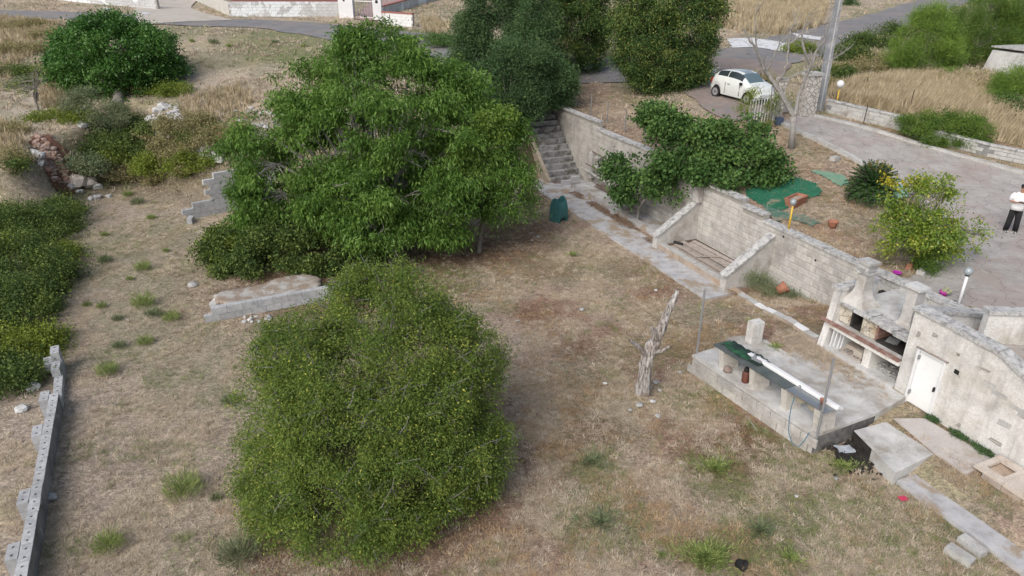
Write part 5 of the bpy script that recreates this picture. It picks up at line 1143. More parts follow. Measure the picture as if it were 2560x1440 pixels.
# ================================================================== vegetation
def leafmesh(name, P, Dr, L, Wd, mat, parent=None, tint=None, kind=None, bend=.25):
    n = len(P); Rn = RS.normal(size=(n,3)); S = np.cross(Dr, Rn); S /= np.linalg.norm(S, axis=1)[:, None]+1e-9; Nn = np.cross(Dr, S)
    L = L[:, None]; Wd = Wd[:, None]
    mid = P+Dr*L*.45+Nn*L*bend*.3
    V = np.empty((n,4,3)); V[:, 0] = P; V[:, 1] = mid+S*Wd*.5; V[:, 2] = P+Dr*L-np.array([0,0,1])*L*bend*.5; V[:, 3] = mid-S*Wd*.5
    me = bpy.data.meshes.new(name); me.vertices.add(n*4); me.vertices.foreach_set('co', V.astype(np.float32).ravel())
    me.loops.add(n*4); me.loops.foreach_set('vertex_index', np.arange(n*4, dtype=np.int32))
    me.polygons.add(n); me.polygons.foreach_set('loop_start', np.arange(n, dtype=np.int32)*4)
    me.update(calc_edges=True)
    a = me.attributes.new('tint', 'FLOAT', 'FACE'); a.data.foreach_set('value', (RS.rand(n) if tint is None else tint).astype(np.float32))
    me.materials.append(mat); o = bpy.data.objects.new(name, me); COL.objects.link(o)
    if parent: o.parent = parent
    if kind: o['kind'] = kind
    return o
def env(ells, n, shell=(.55, 1.0), lump=.22, lf=1.6, zmin=.05, power=.5, fill=.12):
    E_ = np.array(ells, float); A = (E_[:,3]*E_[:,4]+E_[:,4]*E_[:,5]+E_[:,3]*E_[:,5]); out = []; nrm = []; tot = 0
    while tot < n:
        m = n*2; i = RS.choice(len(E_), m, p=A/A.sum()); d = RS.normal(size=(m,3)); d /= np.linalg.norm(d, axis=1)[:, None]
        rr = shell[0]+(shell[1]-shell[0])*RS.rand(m)**power
        inn = RS.rand(m) < fill; rr = np.where(inn, RS.rand(m)**.4*shell[0]+.05, rr)
        C = E_[i, :3]; Rr = E_[i, 3:]
        X = C+d*Rr; lumpv = 1+lump*2*(fbm(X[:,0]*lf+X[:,2]*1.7*lf, X[:,1]*lf-X[:,2]*1.3*lf, 1.0, 77, 3)-.44)
        P = C+d*Rr*(rr*lumpv)[:, None]
        q = (((P[:, None]-E_[None, :, :3])/E_[None, :, 3:])**2).sum(-1); q[np.arange(m), i] = 9
        keep = (q.min(1) > .55) | (RS.rand(m) < .10); keep &= P[:, 2] > zmin
        nn = d/Rr; nn /= np.linalg.norm(nn, axis=1)[:, None]
        out.append(P[keep]); nrm.append(nn[keep]); tot += keep.sum()
    return np.concatenate(out)[:n], np.concatenate(nrm)[:n]
def foliage(ells, n, per, rc, leaf, wid, mat, parent, name='crown', droop=.2, up=.0, shell=(.55,1.), lump=.22, lf=1.6, zmin=.05, outw=.5, yel=0., flat=.7, sizev=.35, fill=.12, topten=0., kind=None, bough=None, free=.25):
    C, N = env(ells, n, shell, lump, lf, zmin, fill=fill)
    if bough is None: bough = (max(4, n//16), .24*float(np.mean([e[3] for e in ells]))+.08)
    if bough:
        Bc, Bn = env(ells, bough[0], (.82, 1.), lump, lf, zmin, fill=0); bi = RS.randint(0, bough[0], n)
        b_ = RS.normal(size=(n,3)); b_ /= np.linalg.norm(b_, axis=1)[:, None]; Bs = bough[1]*(.6+.8*RS.rand(bough[0]))
        P2 = Bc[bi]-Bn[bi]*Bs[bi][:, None]*.5+b_*(Bs[bi]*RS.rand(n)**.4)[:, None]*np.array([1,1,.75]); N2 = b_+Bn[bi]*.6; N2 /= np.linalg.norm(N2, axis=1)[:, None]
        fr = RS.rand(n) < free; C = np.where(fr[:, None], C, P2); N = np.where(fr[:, None], N, N2); C[:, 2] = np.maximum(C[:, 2], zmin)
        bt = RS.rand(bough[0])[bi]*.35
    rep = np.repeat(np.arange(n), per); m = len(rep)
    P = C[rep]+RS.normal(size=(m,3))*rc*np.array([1,1,flat])*(.6+.8*RS.rand(n))[rep][:, None]
    D_ = N[rep]*outw+RS.normal(size=(m,3))*.7+np.array([0,0,up-droop]); D_ /= np.linalg.norm(D_, axis=1)[:, None]
    P[:, 2] = np.maximum(P[:, 2], zmin*.5)
    base = ((RS.rand(n)*.3+bt) if bough else (RS.rand(n)*.5+.1))[rep]; t = np.clip(base+RS.rand(m)*.35, 0, .85)
    if yel: t = np.where(RS.rand(m) < yel, .9+.1*RS.rand(m), t)
    L = leaf*(1-sizev+2*sizev*RS.rand(m)); return leafmesh(name, P, D_, L, L*wid, mat, parent, t, kind), C, N
def branches(parent, base, C, mat, ntr=1, r0=.12, hfork=.3, nl=9, rtw=.012, frac=1.0, name='trunk', nsides=5, outr=.86, curl=.25):
    """trunk, main limbs and twigs reaching towards the leaf clumps"""
    C = C[RS.permutation(len(C))]; cen = C.mean(0); tops = []
    b = MB(); f0 = Vector(base)
    fork = Vector((base[0]*.6+cen[0]*.4, base[1]*.6+cen[1]*.4, base[2]+(cen[2]-base[2])*hfork))
    b.tube([f0+Vector((0,0,-.1)), f0.lerp(fork, .5)+Vector((U(-.1,.1),U(-.1,.1),0)), fork], [r0*1.25, r0, r0*.9], 8, False)
    b.ob(name, mat, parent, True)
    lb = MB(); nodes = []
    for i in range(nl):
        e = Vector(C[i])*.78+Vector(cen)*.22; pts = [fork]; k = 4
        for j in range(1, k+1):
            q = j/k; p = fork.lerp(e, q)+Vector((U(-1,1),U(-1,1),U(.2,1)))*curl*(1-q)*(e-fork).length*.25; pts.append(p)
            if q > .3: nodes.append(p)
        lb.tube(pts, [r0*.62*(1-.75*j/k) for j in range(k+1)], nsides, False)
    if len(nodes):
        NN = np.array([tuple(p) for p in nodes])
        m = int(len(C)*frac)
        for c in C[:m]:
            j = np.argmin(((NN-c)**2).sum(1)); a = Vector(NN[j]); e = a.lerp(Vector(c), outr); mid = a.lerp(e, .5)+Vector((U(-1,1),U(-1,1),U(-.3,1)))*(e-a).length*curl*.5
            lb.tube([a, mid, e], [rtw*1.8, rtw*1.2, rtw*.5], 3, False)
            for _ in range(2):
                t2 = Vector((U(-1,1),U(-1,1),U(-.6,.8))).normalized()*U(.15,.4); lb.tube([mid.lerp(e,.6), mid.lerp(e,.6)+t2], [rtw*.7, rtw*.3], 3, False)
    lb.ob('limbs', mat, parent, False)

gr = lambda *c: c
LW = leafmat('walnut_leaf', [(.038,.082,.018),(.068,.135,.026),(.115,.205,.042),(.19,.29,.07)], .32, .45, .25, 1.22)
LB = leafmat('bush_leaf', [(.048,.082,.020),(.075,.118,.026),(.105,.155,.032),(.140,.185,.040),(.38,.37,.08)], .32, .6)
LCa = leafmat('carob_leaf', [(.022,.066,.014),(.040,.110,.022),(.075,.165,.036),(.13,.24,.06)], .2, .4, .3, 1.15)
LCy = leafmat('cypress_leaf', [(.026,.052,.022),(.042,.080,.034),(.062,.108,.044),(.09,.14,.055)], .15, .7, .15)
LO = leafmat('ochre_leaf', [(.022,.048,.016),(.036,.072,.022),(.062,.105,.030),(.20,.21,.06)], .18, .6, .15)
LF = leafmat('fig_leaf', [(.020,.048,.014),(.042,.092,.026),(.085,.150,.042),(.14,.22,.06)], .2, .55, .2, 1.25)
LBr = leafmat('bramble_leaf', [(.024,.045,.014),(.042,.072,.020),(.075,.110,.028),(.18,.22,.05)], .2, .6)
LBy = leafmat('bright_bramble_leaf', [(.070,.105,.018),(.11,.155,.025),(.17,.22,.035),(.25,.29,.05)], .25, .6, .25, 1.15)
LP = leafmat('pine_needle', [(.050,.095,.020),(.085,.150,.028),(.125,.20,.036),(.19,.27,.05)], .2, .6)
LG = leafmat('grey_shrub_leaf', [(.060,.090,.050),(.10,.130,.070),(.14,.165,.09),(.19,.21,.12)], .1, .7)
LDry = leafmat('dry_scrub_leaf', [(.10,.095,.045),(.16,.145,.07),(.23,.20,.11),(.14,.16,.05)], .2, .8)
LL = leafmat('lemon_leaf', [(.045,.090,.016),(.080,.140,.022),(.14,.20,.030),(.36,.34,.06)], .25, .4, .4)
LH = leafmat('hedge_leaf', [(.028,.060,.014),(.055,.105,.020),(.095,.150,.028),(.14,.20,.04)], .2, .5)
LPalm = leafmat('cycad_leaf', [(.014,.038,.012),(.026,.062,.018),(.042,.090,.026),(.14,.12,.04)], .1, .6, .1, 1.2)
LDead = leafmat('dead_leaf', [(.14,.07,.035),(.22,.12,.06),(.30,.19,.10),(.36,.26,.15)], .15, .8)

def plantobj(name, label, cat, base, group=None): return thing(name, label, cat, base, 0, group)
def rel(base, ells): return [(x-base[0], y-base[1], z-base[2], a, b, c) for x, y, z, a, b, c in ells]

mBushTwig = surf('bush_twig', [(.14,.135,.125),(.24,.23,.22)], 9, .95, .2, 40, world=True)
# big bush in the foreground
b0 = Vector((-3.1,14.3,0)); t = plantobj('bush', 'huge bell-shaped yellowish green bush with grey bare twigs in the middle of the dry garden', 'bush', b0)
E1 = rel(b0, [(-3.1,13.2,.9,2.95,2.8,1.35),(-3.15,13.6,2.1,2.9,2.5,1.5),(-3.0,14.0,3.0,2.4,2.1,1.3),(-2.75,14.4,3.95,1.3,1.2,.95),(-2.5,14.6,4.5,.8,.7,.5),(-5.3,12.7,.5,1.0,1.2,.7),(-1.2,13.1,.9,1.1,1.6,1.1),(-3.5,11.3,.7,2.0,1.0,.9),(-1.3,14.2,2.9,1.15,1.2,1.1),(-4.8,14.0,2.8,1.1,1.2,1.1),(-3.1,12.4,1.9,2.0,1.2,1.1),(-2.2,12.9,2.4,1.2,1.1,1.1),(-4.0,12.8,2.5,1.1,1.1,1.1)])
_, C, N = foliage(E1, 3800, 92, .13, .055, .45, LB, t, 'crown', droop=.35, lump=.34, lf=.8, yel=.02, zmin=.03, fill=.10, bough=(260,.42), free=.4)
branches(t, (0,0,0), C, mBushTwig, r0=.16, nl=14, rtw=.006, frac=.03, outr=.8, curl=.45)
tw = MB()
for i in RS.permutation(len(C))[:1100]:
    c = Vector(C[i]); nn = Vector(N[i]); 
    if c.z < .6: continue
    d = (nn*.6+Vector((U(-1,1),U(-1,1),U(-.2,.9)))).normalized(); p = c-d*.2; pts = [p]; 
    for k in range(3): d = (d+Vector((U(-1,1),U(-1,1),U(-1,1)))*.35).normalized(); p = p+d*U(.12,.24); pts.append(p)
    tw.tube(pts, [.011,.009,.007,.004], 3, False)
    for k in (1, 2): tw.tube([pts[k], pts[k]+Vector((U(-1,1),U(-1,1),U(-1,1)))*.16], [.005,.002], 3, False)
tw.ob('twigs', mBushTwig, t)

# walnut-like tree
b0 = Vector((-5.4,27.6,0)); t = plantobj('tree', 'large spreading tree with drooping long green leaves behind the ivy and block walls', 'tree', b0)
E1 = rel(b0, [(-5.0,28.6,5.0,3.9,3.4,2.7),(-8.6,28.0,3.8,2.6,2.3,2.2),(-1.7,27.6,4.2,2.3,2.4,2.0),(-5.6,29.3,7.2,1.8,1.8,1.4),(-2.6,29.3,6.2,1.6,1.8,1.2),(-7.6,29,5.9,1.9,1.9,1.4),(-4.7,25.9,3.0,2.6,1.6,1.6),(-9.6,27.2,2.6,1.5,1.4,1.5),(-5.3,25.4,1.6,1.6,1.0,1.0),(-2.9,25.9,2.0,1.5,1.2,1.4),(-.7,28.2,5.0,1.2,1.3,1.0),(-6.9,26.2,2.6,1.6,1.3,1.4)])
_, C, N = foliage(E1, 2700, 66, .22, .165, .30, LW, t, 'crown', droop=.8, lump=.45, lf=.6, shell=(.5,1.04), outw=.6, flat=.5, fill=.08, zmin=.4, bough=(190,.62), free=.18)
branches(t, (0,0,0), C, mTwig, r0=.24, nl=60, rtw=.016, frac=.14, outr=.8)
_x = MB()
for i in range(26):
    p = Vector(b0)*0+Vector((U(-2.5,3.2),U(-2.6,-.4),U(1.5,6))); d = Vector((U(-1,1),U(-.8,.2),U(-.2,.9))).normalized(); pts = [p]
    for k in range(4): d = (d+Vector((U(-1,1),U(-1,1),U(-.8,.8)))*.4).normalized(); p = p+d*.35; pts.append(p)
foliage([(4.5,.2,5.0,.9,.8,.6),(3.9,-.6,4.0,.8,.8,.9),(4.9,.3,5.5,.6,.4,.3)], 150, 46, .18, .15, .35, leafmat('fresh_leaf', [(.07,.12,.022),(.11,.18,.032),(.16,.24,.045),(.20,.28,.06)], .3, .5, .25, 1.15), t, 'bright_growth', droop=.6, fill=.05)
foliage([(-.4,1.6,8.0,1.2,1.0,.7),(1.2,1.4,7.5,.9,.9,.6)], 110, 40, .2, .20, .30, LW, t, 'top_growth', droop=.7, fill=.05, lump=.5)
# peach-like small tree
b0 = G(1198,632,0); t = plantobj('tree', 'small tree with a bare dark trunk and drooping leaves just left of the green bin', 'tree', b0)
E1 = [(.75,.2,3.1,1.5,1.2,1.3),(.2,.3,4.3,1.1,1.1,.9),(1.2,-.1,2.3,1.3,1.0,1.0),(-.2,.2,2.5,.9,.9,.9)]
_, C, N = foliage(E1, 420, 60, .2, .11, .32, LW, t, 'crown', droop=.6, lump=.35, lf=1.2, zmin=1.0)
branches(t, (0,0,0), C, mBark, r0=.09, nl=8, rtw=.012, frac=.5, hfork=.5)
# ivy thicket under the big tree
b0 = Vector((-8.6,25.6,0)); t = plantobj('bramble_thicket', 'dense dark ivy and bramble thicket under the big tree behind the broken slab', 'bramble', b0)
E1 = rel(b0, [(-10.6,26.0,.3,1.6,1.7,1.35),(-9.0,25.6,.3,1.9,1.5,1.55),(-7.4,25.8,.3,1.6,1.3,1.5),(-8.6,27,.3,2.4,1.5,1.7),(-11.0,27.2,.3,1.2,1.4,1.1),(-6.2,25.6,.2,1.2,1.0,1.0)])
foliage(E1, 900, 62, .16, .09, .75, LBr, t, 'crown', up=.3, lump=.3, yel=.03, fill=.05)
b0 = Vector((-11.6,26.5,0)); t = plantobj('bramble_thicket', 'bright yellow-green climbing growth at the left corner of the ivy thicket', 'bramble', b0)
foliage([(0,.3,.5,.7,.8,1.0),(.5,-.6,.4,.6,.7,.9)], 120, 50, .15, .09, .7, LBy, t, 'crown', up=.3, lump=.3)

# left bramble bank: several overlapping thickets
for i, (px, py, rx, ry, rz, br_, lab) in enumerate([(40,600,3.6,2.2,1.4,0,'dark bramble mass at the left edge in the upper part of the bramble bank'),(140,560,2.4,1.6,1.0,0,'bramble mass sticking out towards the boulders below the rubble'),(60,700,3.2,2.0,1.5,0,'middle dark bramble mass at the left edge of the picture'),(170,650,1.3,1.0,.6,1,'low bright green bramble tongue spreading onto the dry track'),(30,800,2.6,1.9,1.4,0,'lower dark bramble mass at the left edge'),(110,745,1.6,1.2,.8,0,'small bramble lobe in front of the middle mass'),(60,880,2.0,1.2,.8,1,'bright green bramble mass just above the end of the block wall'),(130,860,1.1,.7,.45,1,'low bright bramble shoots reaching the end of the block wall'),(20,960,1.8,1.2,.7,0,'lowest dark bramble patch at the left edge beside the block wall'),(20,500,2.8,1.6,1.3,1,'bright bramble crest at the left edge below the dry terrace'),(110,500,2.2,1.2,.8,0,'dull scrub at the foot of the dry stone wall')]):
    g = G(px-30, py, .0); rx *= .82; t = plantobj('bramble_thicket', lab, 'bramble', g)
    n = int(100*rx*ry); foliage([(0,0,.1,rx,ry,rz),(rx*.5,-ry*.3,.1,rx*.5,ry*.6,rz*.7),(-rx*.4,-ry*.2,.1,rx*.5,ry*.7,rz*.9)], n, 56, .20, .08, .6, LBy if br_ else LBr, t, 'crown', up=.45, lump=.6, lf=.9, yel=.05 if not br_ else .1, fill=.03)
    if not br_: foliage([(0,0,.2,rx*.9,ry*.9,rz*.95)], int(13*rx*ry), 34, .2, .08, .6, LBy, t, 'new_growth', kind='stuff', up=.4, lump=.5, lf=.9, fill=0)
# round dark green tree top left
b0 = GP(295,262); t = plantobj('tree', 'round glossy dark green tree at the top left beside the dirt track', 'tree', b0)
g = atY(290,150,46.0)-b0
E1 = [(g.x-.1,g.y,g.z,3.9,3.3,2.5),(g.x+.2,g.y-1.2,g.z-2.6,2.9,2.0,1.5),(g.x-1.9,g.y,g.z-.5,2.2,2.2,1.8),(g.x+2.2,g.y,g.z-.8,2.1,2.0,1.5),(g.x+.4,g.y-.6,g.z+1.0,2.4,2.0,1.6),(g.x+.9,g.y-1.2,g.z-2.0,2.3,1.8,1.6),(g.x-1.4,g.y-.8,g.z-1.3,2.0,1.6,1.4)]
_, C, N = foliage(E1, 1500, 55, .24, .15, .6, LCa, t, 'crown', droop=.1, lump=.35, lf=.7, outw=.7, fill=.03, shell=(.7,1.02))
branches(t, (0,0,0), C, mBark, r0=.3, nl=8, frac=.05)
def shrub(name, label, px, py, ells, n, per, rc, leaf, wid, mat, cat='shrub', base=None, **k):
    b0 = base or GP(px, py); t = plantobj(name, label, cat, b0); foliage(ells, n, per, rc, leaf, wid, mat, t, 'crown', **k); return t
shrub('shrub', 'grey-green rounded shrub just in front of the round dark tree', 245, 318, [(0,0,.9,1.3,1.1,1.2),(.9,-.3,.6,1.0,.9,.9),(-.5,-.2,1.3,.9,.8,.9)], 260, 60, .18, .10, .25, LG, up=.4)
# gully scrub
for i, (px, py, rx, ry, rz, mat, lab) in enumerate([(300,350,2.0,1.4,1.0,LBr,'dark scrub filling the hollow below the round tree'),(255,385,1.5,1.1,.9,LBr,'dark scrub between the rubble and the grey shrub'),(160,300,1.9,.9,.5,LBy,'yellowish low bushes on the terrace edge above the rubble'),(350,400,1.9,1.3,.9,LBr,'green scrub in the middle of the hollow'),(200,430,1.4,.9,.8,LG,'blue-green scrub behind the boulders'),(420,430,1.8,1.2,1.1,LBy,'yellow-green shrub left of the tall block wall'),(330,330,1.6,1.0,1.0,LBr,'shadowed scrub under the right side of the round tree'),(470,330,1.9,1.2,.9,LDry,'brownish dry scrub beside the white rock bank'),(540,370,1.7,1.0,1.0,LDry,'olive brown scrub behind the tall block wall'),(500,420,1.4,.9,.8,LBy,'light green scrub above the toothed wall end'),(270,410,1.6,1.0,.8,LBy,'lighter green scrub right of the blue-green scrub'),(400,330,1.0,.8,.7,LBr,'small dark bush at the foot of the white rock bank'),(430,380,1.3,.9,.8,LDry,'dry yellowish bush between the rocks and the wall'),(42,430,.6,.6,.6,LBr,'ivy covering the left of the dry stone wall'),(340,225,1.4,.9,.7,LDry,'dry scrub under the right edge of the round tree'),(430,235,1.4,.8,.6,LBy,'pale green scrub right of the round dark tree')]):
    n = int(95*rx*ry); shrub('shrub', lab, px, py, [(0,0,.1,rx,ry,rz),(rx*.5,-.2,.1,rx*.55,ry*.7,rz*.8)], n, 40, .2, .10, .5, mat, up=.35, lump=.5, lf=.9, fill=.03)
for i, (px, py, rx, ry, rz, mat, lab) in enumerate([(60,70,2.2,1.2,.5,LDry,'olive scrub highest on the far left bank above the track'),(125,95,1.8,1.0,.5,LDry,'dull scrub on the far left bank beside the round tree'),(45,130,2.0,1.1,.5,LDry,'brownish scrub in the middle of the far left bank'),(25,185,1.8,1.0,.5,LBr,'green scrub low on the far left bank'),(55,215,1.2,.8,.35,LG,'small green patch at the edge of the far left track'),(250,440,1.3,.9,.6,LDry,'dry undergrowth between the boulders and the hollow'),(330,440,1.2,.7,.5,LDry,'low dry scrub in front of the hollow'),(310,420,1.6,1.0,.8,LBr,'dark green undergrowth at the front of the hollow'),(370,450,1.3,.8,.7,LDry,'straw-coloured scrub at the front of the hollow'),(460,420,1.2,.8,.9,LDry,'dry bush touching the top of the toothed wall'),(510,350,1.6,1.0,.7,LBr,'green scrub on the slope above the tall block wall'),(590,350,1.4,.9,.7,LDry,'dry scrub behind the left lobe of the big tree'),(20,400,1.0,.7,.4,LDry,'dry scrub on the terrace end left of the stone wall'),(20,330,1.2,.7,.3,LDry,'low dry growth at the left edge of the terrace'),(265,360,1.6,1.0,.8,LBr,'dark scrub just below the grey shrub'),(380,340,.9,.6,.5,LDry,'dry growth between the two white rock patches')]):
    shrub('shrub', lab, px, py, [(0,0,.1,rx,ry,rz),(rx*.5,-.2,.1,rx*.55,ry*.7,rz*.8)], int(85*rx*ry), 40, .2, .10, .45, mat, up=.45, lump=.5, lf=.9, fill=.03)
for i, (s_, lab) in enumerate(((7.95,'dark moss and weeds at the foot of the outbuilding wall right of the door'),(8.6,'dark weeds along the middle of the outbuilding wall foot'),(9.25,'dark weeds at the outbuilding wall foot near the sandstone step'))):
    shrub('weeds', lab, 0, 0, [(0,0,0,.34,.06,.07),(.12,-.02,0,.2,.08,.06)], 40, 40, .035, .03, .6, LCy, cat='weeds', base=Wp(s_,-2.60,.43))
for o_ in bpy.data.objects:
    if o_.name.startswith('weeds') and o_.get('category') == 'weeds' and o_.location.x > 10.6: o_.rotation_euler = (0,0,RW)
# small bare-ish tree on the far left track
b0 = GP(97,278); t = plantobj('tree', 'small thin tree with sparse leaves on the dry terrace at the far left', 'tree', b0)
_, C, N = foliage([(0,0,1.7,1.3,1.0,.9),(-.6,0,1.2,.8,.7,.6)], 60, 14, .2, .08, .5, LBy, t, 'crown'); branches(t, (0,0,0), C, mBark, r0=.07, nl=7, rtw=.016, frac=.9, hfork=.25)
# dark evergreens by the steps
for (X, Y, ells, n, lab, mat, trunk) in [
  (-2.3,42.6,[(0,0,2.3,1.35,1.3,2.0),(0,0,4.3,.85,.85,1.7),(-.1,0,1.2,1.7,1.5,1.3)],520,'left pointed spire of the dark evergreens behind the big tree',LCy,.12),
  (-.2,43.2,[(0,0,3.0,1.8,1.5,2.9),(.1,0,5.8,1.1,1.1,2.2)],560,'tallest dark evergreen in the middle, rising out of the top of the picture',LCy,.14),
  (.9,41.4,[(0,0,2.0,1.9,1.6,2.3),(.6,-.6,.9,1.6,1.4,1.6),(-.5,-.9,.2,1.5,1.2,1.5),(.5,.1,4.4,1.1,1.1,1.9),(1.3,-1.3,1.2,1.2,1.0,1.4)],860,'dark evergreen reaching down over the top of the stone steps',LCy,.14),
  (-.3,38.7,[(0,0,1.7,1.5,1.2,2.3),(1.1,.3,2.6,1.2,1.0,1.7),(.9,-.2,1.0,1.0,.9,1.2)],520,'lowest dark evergreen growth beside the foot of the steps',LCy,.1)]:
    b0 = Vector((X,Y,H1(X,Y))); t = plantobj('evergreen_tree', lab, 'tree', b0)
    _, C, N = foliage(ells, int(n*1.5), 70, .20, .12, .38, mat, t, 'crown', up=.6, droop=0, lump=.30, lf=1.0, outw=.4, flat=1.2, fill=.05); branches(t, (0,0,0), C, mBark, r0=trunk, nl=5, frac=.15)
b0 = Vector((4.2,47.5,H1(4.2,47.5))); t = plantobj('tree', 'olive-green tree with yellowish tips between the dark evergreens and the larger tree', 'tree', b0)
_, C, N = foliage([(0,0,3.2,2.1,1.7,2.2),(.2,0,5.4,1.8,1.6,1.9),(-.3,-.2,1.4,2.0,1.5,1.5),(-1.6,.4,2.6,1.3,1.3,2.4)], 1300, 60, .23, .12, .45, LO, t, 'crown', lump=.3, lf=.9, yel=.06, fill=.05); branches(t, (0,0,0), C, mBark, r0=.14, nl=8, frac=.2)
b0 = Vector((8.2,41.8,upz(8.2,41.8))); t = plantobj('tree', 'broad ochre-green tree left of the parked white car, cut by the top of the picture', 'tree', b0)
_, C, N = foliage([(-.6,0,2.7,2.1,1.8,2.5),(1.2,.2,3.1,2.0,1.8,2.2),(0,.2,5.2,2.4,2.0,1.9),(2.0,0,4.3,1.7,1.5,1.6),(-1.4,-.1,4.6,1.4,1.3,1.8),(.2,-.3,1.0,1.8,1.4,1.1),(1.7,.1,1.4,1.4,1.2,1.1)], 1900, 60, .22, .115, .45, LO, t, 'crown', lump=.28, lf=.9, yel=.10, fill=.04); branches(t, (0,0,0), C, mBark, r0=.2, nl=10, frac=.1)
foliage([(1.7,.6,3.4,1.6,1.6,2.2),(.6,.6,2.2,1.9,1.3,1.6)], 420, 50, .23, .10, .45, LCy, t, 'green_growth', lump=.3, fill=.02)  # cypress-green leaves without yellow tips, towards the back of the crown

# figs
def figleaves(t, ells, n, per, name='crown', **k): return foliage(ells, n, int(per*1.5), .20, .135, .80, LF, t, name, droop=.15, up=.1, lump=.4, lf=.9, outw=.8, fill=.04, **k)
b0 = Vector((9.3,29.0,upz(9.3,29.0))); t = plantobj('fig_tree', 'broad fig tree on the terrace leaning over the retaining wall', 'tree', b0)
def A_(px, py, Y): return atY(px, py, Y)-b0
e = []
for px, py, Y, a, b_, c in [(1680,320,30.5,1.5,1.3,.95),(1780,350,29.5,1.7,1.5,1.15),(1870,400,28.6,1.7,1.4,1.15),(1720,400,29.2,1.5,1.2,.9),(1640,290,31,1.0,1.0,.7),(1860,330,29.6,1.2,1.1,.8),(1930,420,28.4,.9,.9,.8),(1800,440,27.9,1.3,.9,.6)]:
    q = A_(px, py, Y); e.append((q.x,q.y,q.z,a*.78,b_*.78,c*.8))
_, C, N = figleaves(t, e, 560, 42, zmin=.1); branches(t, (0,0,0), C, mTwig, r0=.12, nl=14, frac=.25)
b0 = Vector(Wp(-8.6,-.9,.1)); t = plantobj('fig_tree', 'lower fig growing from the concrete bed in front of the retaining wall', 'tree', b0); e = []
for px, py, Y, a, b_, c in [(1560,400,31.5,.55,.5,.4),(1545,430,31,.6,.6,.45),(1620,430,30,.95,.8,.6),(1665,420,29.8,.7,.6,.6),(1600,465,30,.8,.7,.45),(1670,480,29.2,.55,.5,.45),(1560,480,30.6,.5,.5,.35)]:
    q = A_(px, py, Y); e.append((q.x,q.y,q.z,a,b_,c))
_, C, N = figleaves(t, e, 210, 34, zmin=.1); branches(t, (0,0,0), C, mTwig, r0=.07, nl=10, frac=.35)
# bare forked tree
b0 = GU(1978,370); t = plantobj('bare_tree', 'leafless pale grey forked tree at the head of the driveway', 'tree', b0); Y0 = b0.y
def Q(px, py, dy=0): return atY(px, py, Y0+dy)-b0
rb_ = MB()
def limb(pts, r0, r1, tw=6):
    P_ = [Q(*p) for p in pts]; pp = []
    for i in range(len(P_)-1):
        for k in range(3): pp.append(P_[i].lerp(P_[i+1], k/3)+Vector((U(-1,1),U(-1,1),U(-1,1)))*.03)
    pp.append(P_[-1]); m = len(pp); rb_.tube(pp, [r0+(r1-r0)*i/(m-1) for i in range(m)], 6, False)
    for _ in range(tw):
        i = random.randrange(m//3, m); p = pp[i]; d = (pp[min(i+1,m-1)]-pp[i-1]).normalized(); d = (d+Vector((U(-1,1),U(-1,1),U(-.4,.9)))*.9).normalized(); q = [p]
        for k in range(4): d = (d+Vector((U(-1,1),U(-1,1),U(-.6,.9)))*.35).normalized(); p = p+d*U(.12,.28); q.append(p)
        rb_.tube(q, [.016,.013,.010,.007,.004], 4, False)
        for k in (1,2,3): rb_.tube([q[k], q[k]+Vector((U(-1,1),U(-1,1),U(-.4,1)))*.25], [.008,.003], 3, False)
MB().tube([Q(1978,372)+Vector((0,0,-.1)), Q(1982,330), Q(1984,290)], [.16,.13,.125], 8).ob('trunk', mTwig, t, True)
limb([(1984,290),(1965,255,.1),(1940,215,.2),(1922,188,.3),(1908,165,.3),(1895,130,.4),(1875,105,.5),(1862,75,.5)], .12, .02, 12)
limb([(1984,290),(1998,240,.2),(2010,205,.2),(2028,165,.3),(2040,130,.4),(2060,105,.5),(2072,50,.6),(2080,5,.7)], .085, .02, 12)
limb([(1940,215,.2),(1955,190,0),(1968,160,-.1),(1970,120,-.1),(1975,80,0),(1985,60,0)], .07, .02, 10)
limb([(2028,165,.3),(2010,130,.1),(2005,95,.2),(2012,60,.3),(2028,30,.3)], .06, .015, 8)
limb([(1950,200,.1),(1990,188,.2),(2030,168,.3),(2080,150,.4),(2130,115,.5)], .045, .012, 10)
limb([(1915,180,.3),(1935,140,.1),(1945,115,0),(1970,90,0)], .04, .012, 8)
limb([(2005,230,.2),(2015,195,.0),(2030,150,.0)], .045, .02, 4)
limb([(1905,165,.3),(1890,120,.2),(1888,60,.1),(1890,35,.1)], .045, .012, 8)
limb([(1975,110,-.1),(2000,88,0),(2040,70,0),(2065,60,.1)], .03, .01, 6)
rb_.ob('limbs', mTwig, t, False)
# willowy growth at the gate
b0 = GU(1925,318); t = plantobj('willow_shrub', 'thin drooping green-leaved shrub in front of the gate and the car bonnet', 'shrub', b0)
foliage([(-.5,0,1.0,1.0,.6,1.0),(.5,.2,1.2,.9,.5,.8),(-.9,0,1.6,.5,.4,.5)], 110, 16, .15, .16, .14, LBy, t, 'crown', droop=1.2, fill=.2); MB().tube([(0,0,-.1),(-.1,0,.9),(-.2,0,1.9)],[.035,.03,.015],6).ob('trunk', mBark, t)
# hedge
b0 = GU(2365,362); t = plantobj('hedge', 'clipped bushy green hedge between the driveway kerb and the tall dry grass', 'hedge', b0); e = []
for px, py, a, b_, c in [(2300,318,.75,.7,.55),(2270,310,.5,.5,.45),(2340,335,.95,.7,.65),(2390,345,1.0,.8,.7),(2440,330,.8,.7,.75),(2410,310,.9,.6,.5),(2350,300,.8,.5,.4),(2450,355,.5,.5,.5)]:
    q = atY(px, py, b0.y+(.6 if py < 320 else 0))-b0; e.append((q.x,q.y,q.z,a,b_,c))
foliage(e, 620, 60, .13, .09, .3, LH, t, 'crown', up=.7, droop=0, lump=.4, lf=2, fill=.02, outw=.3)
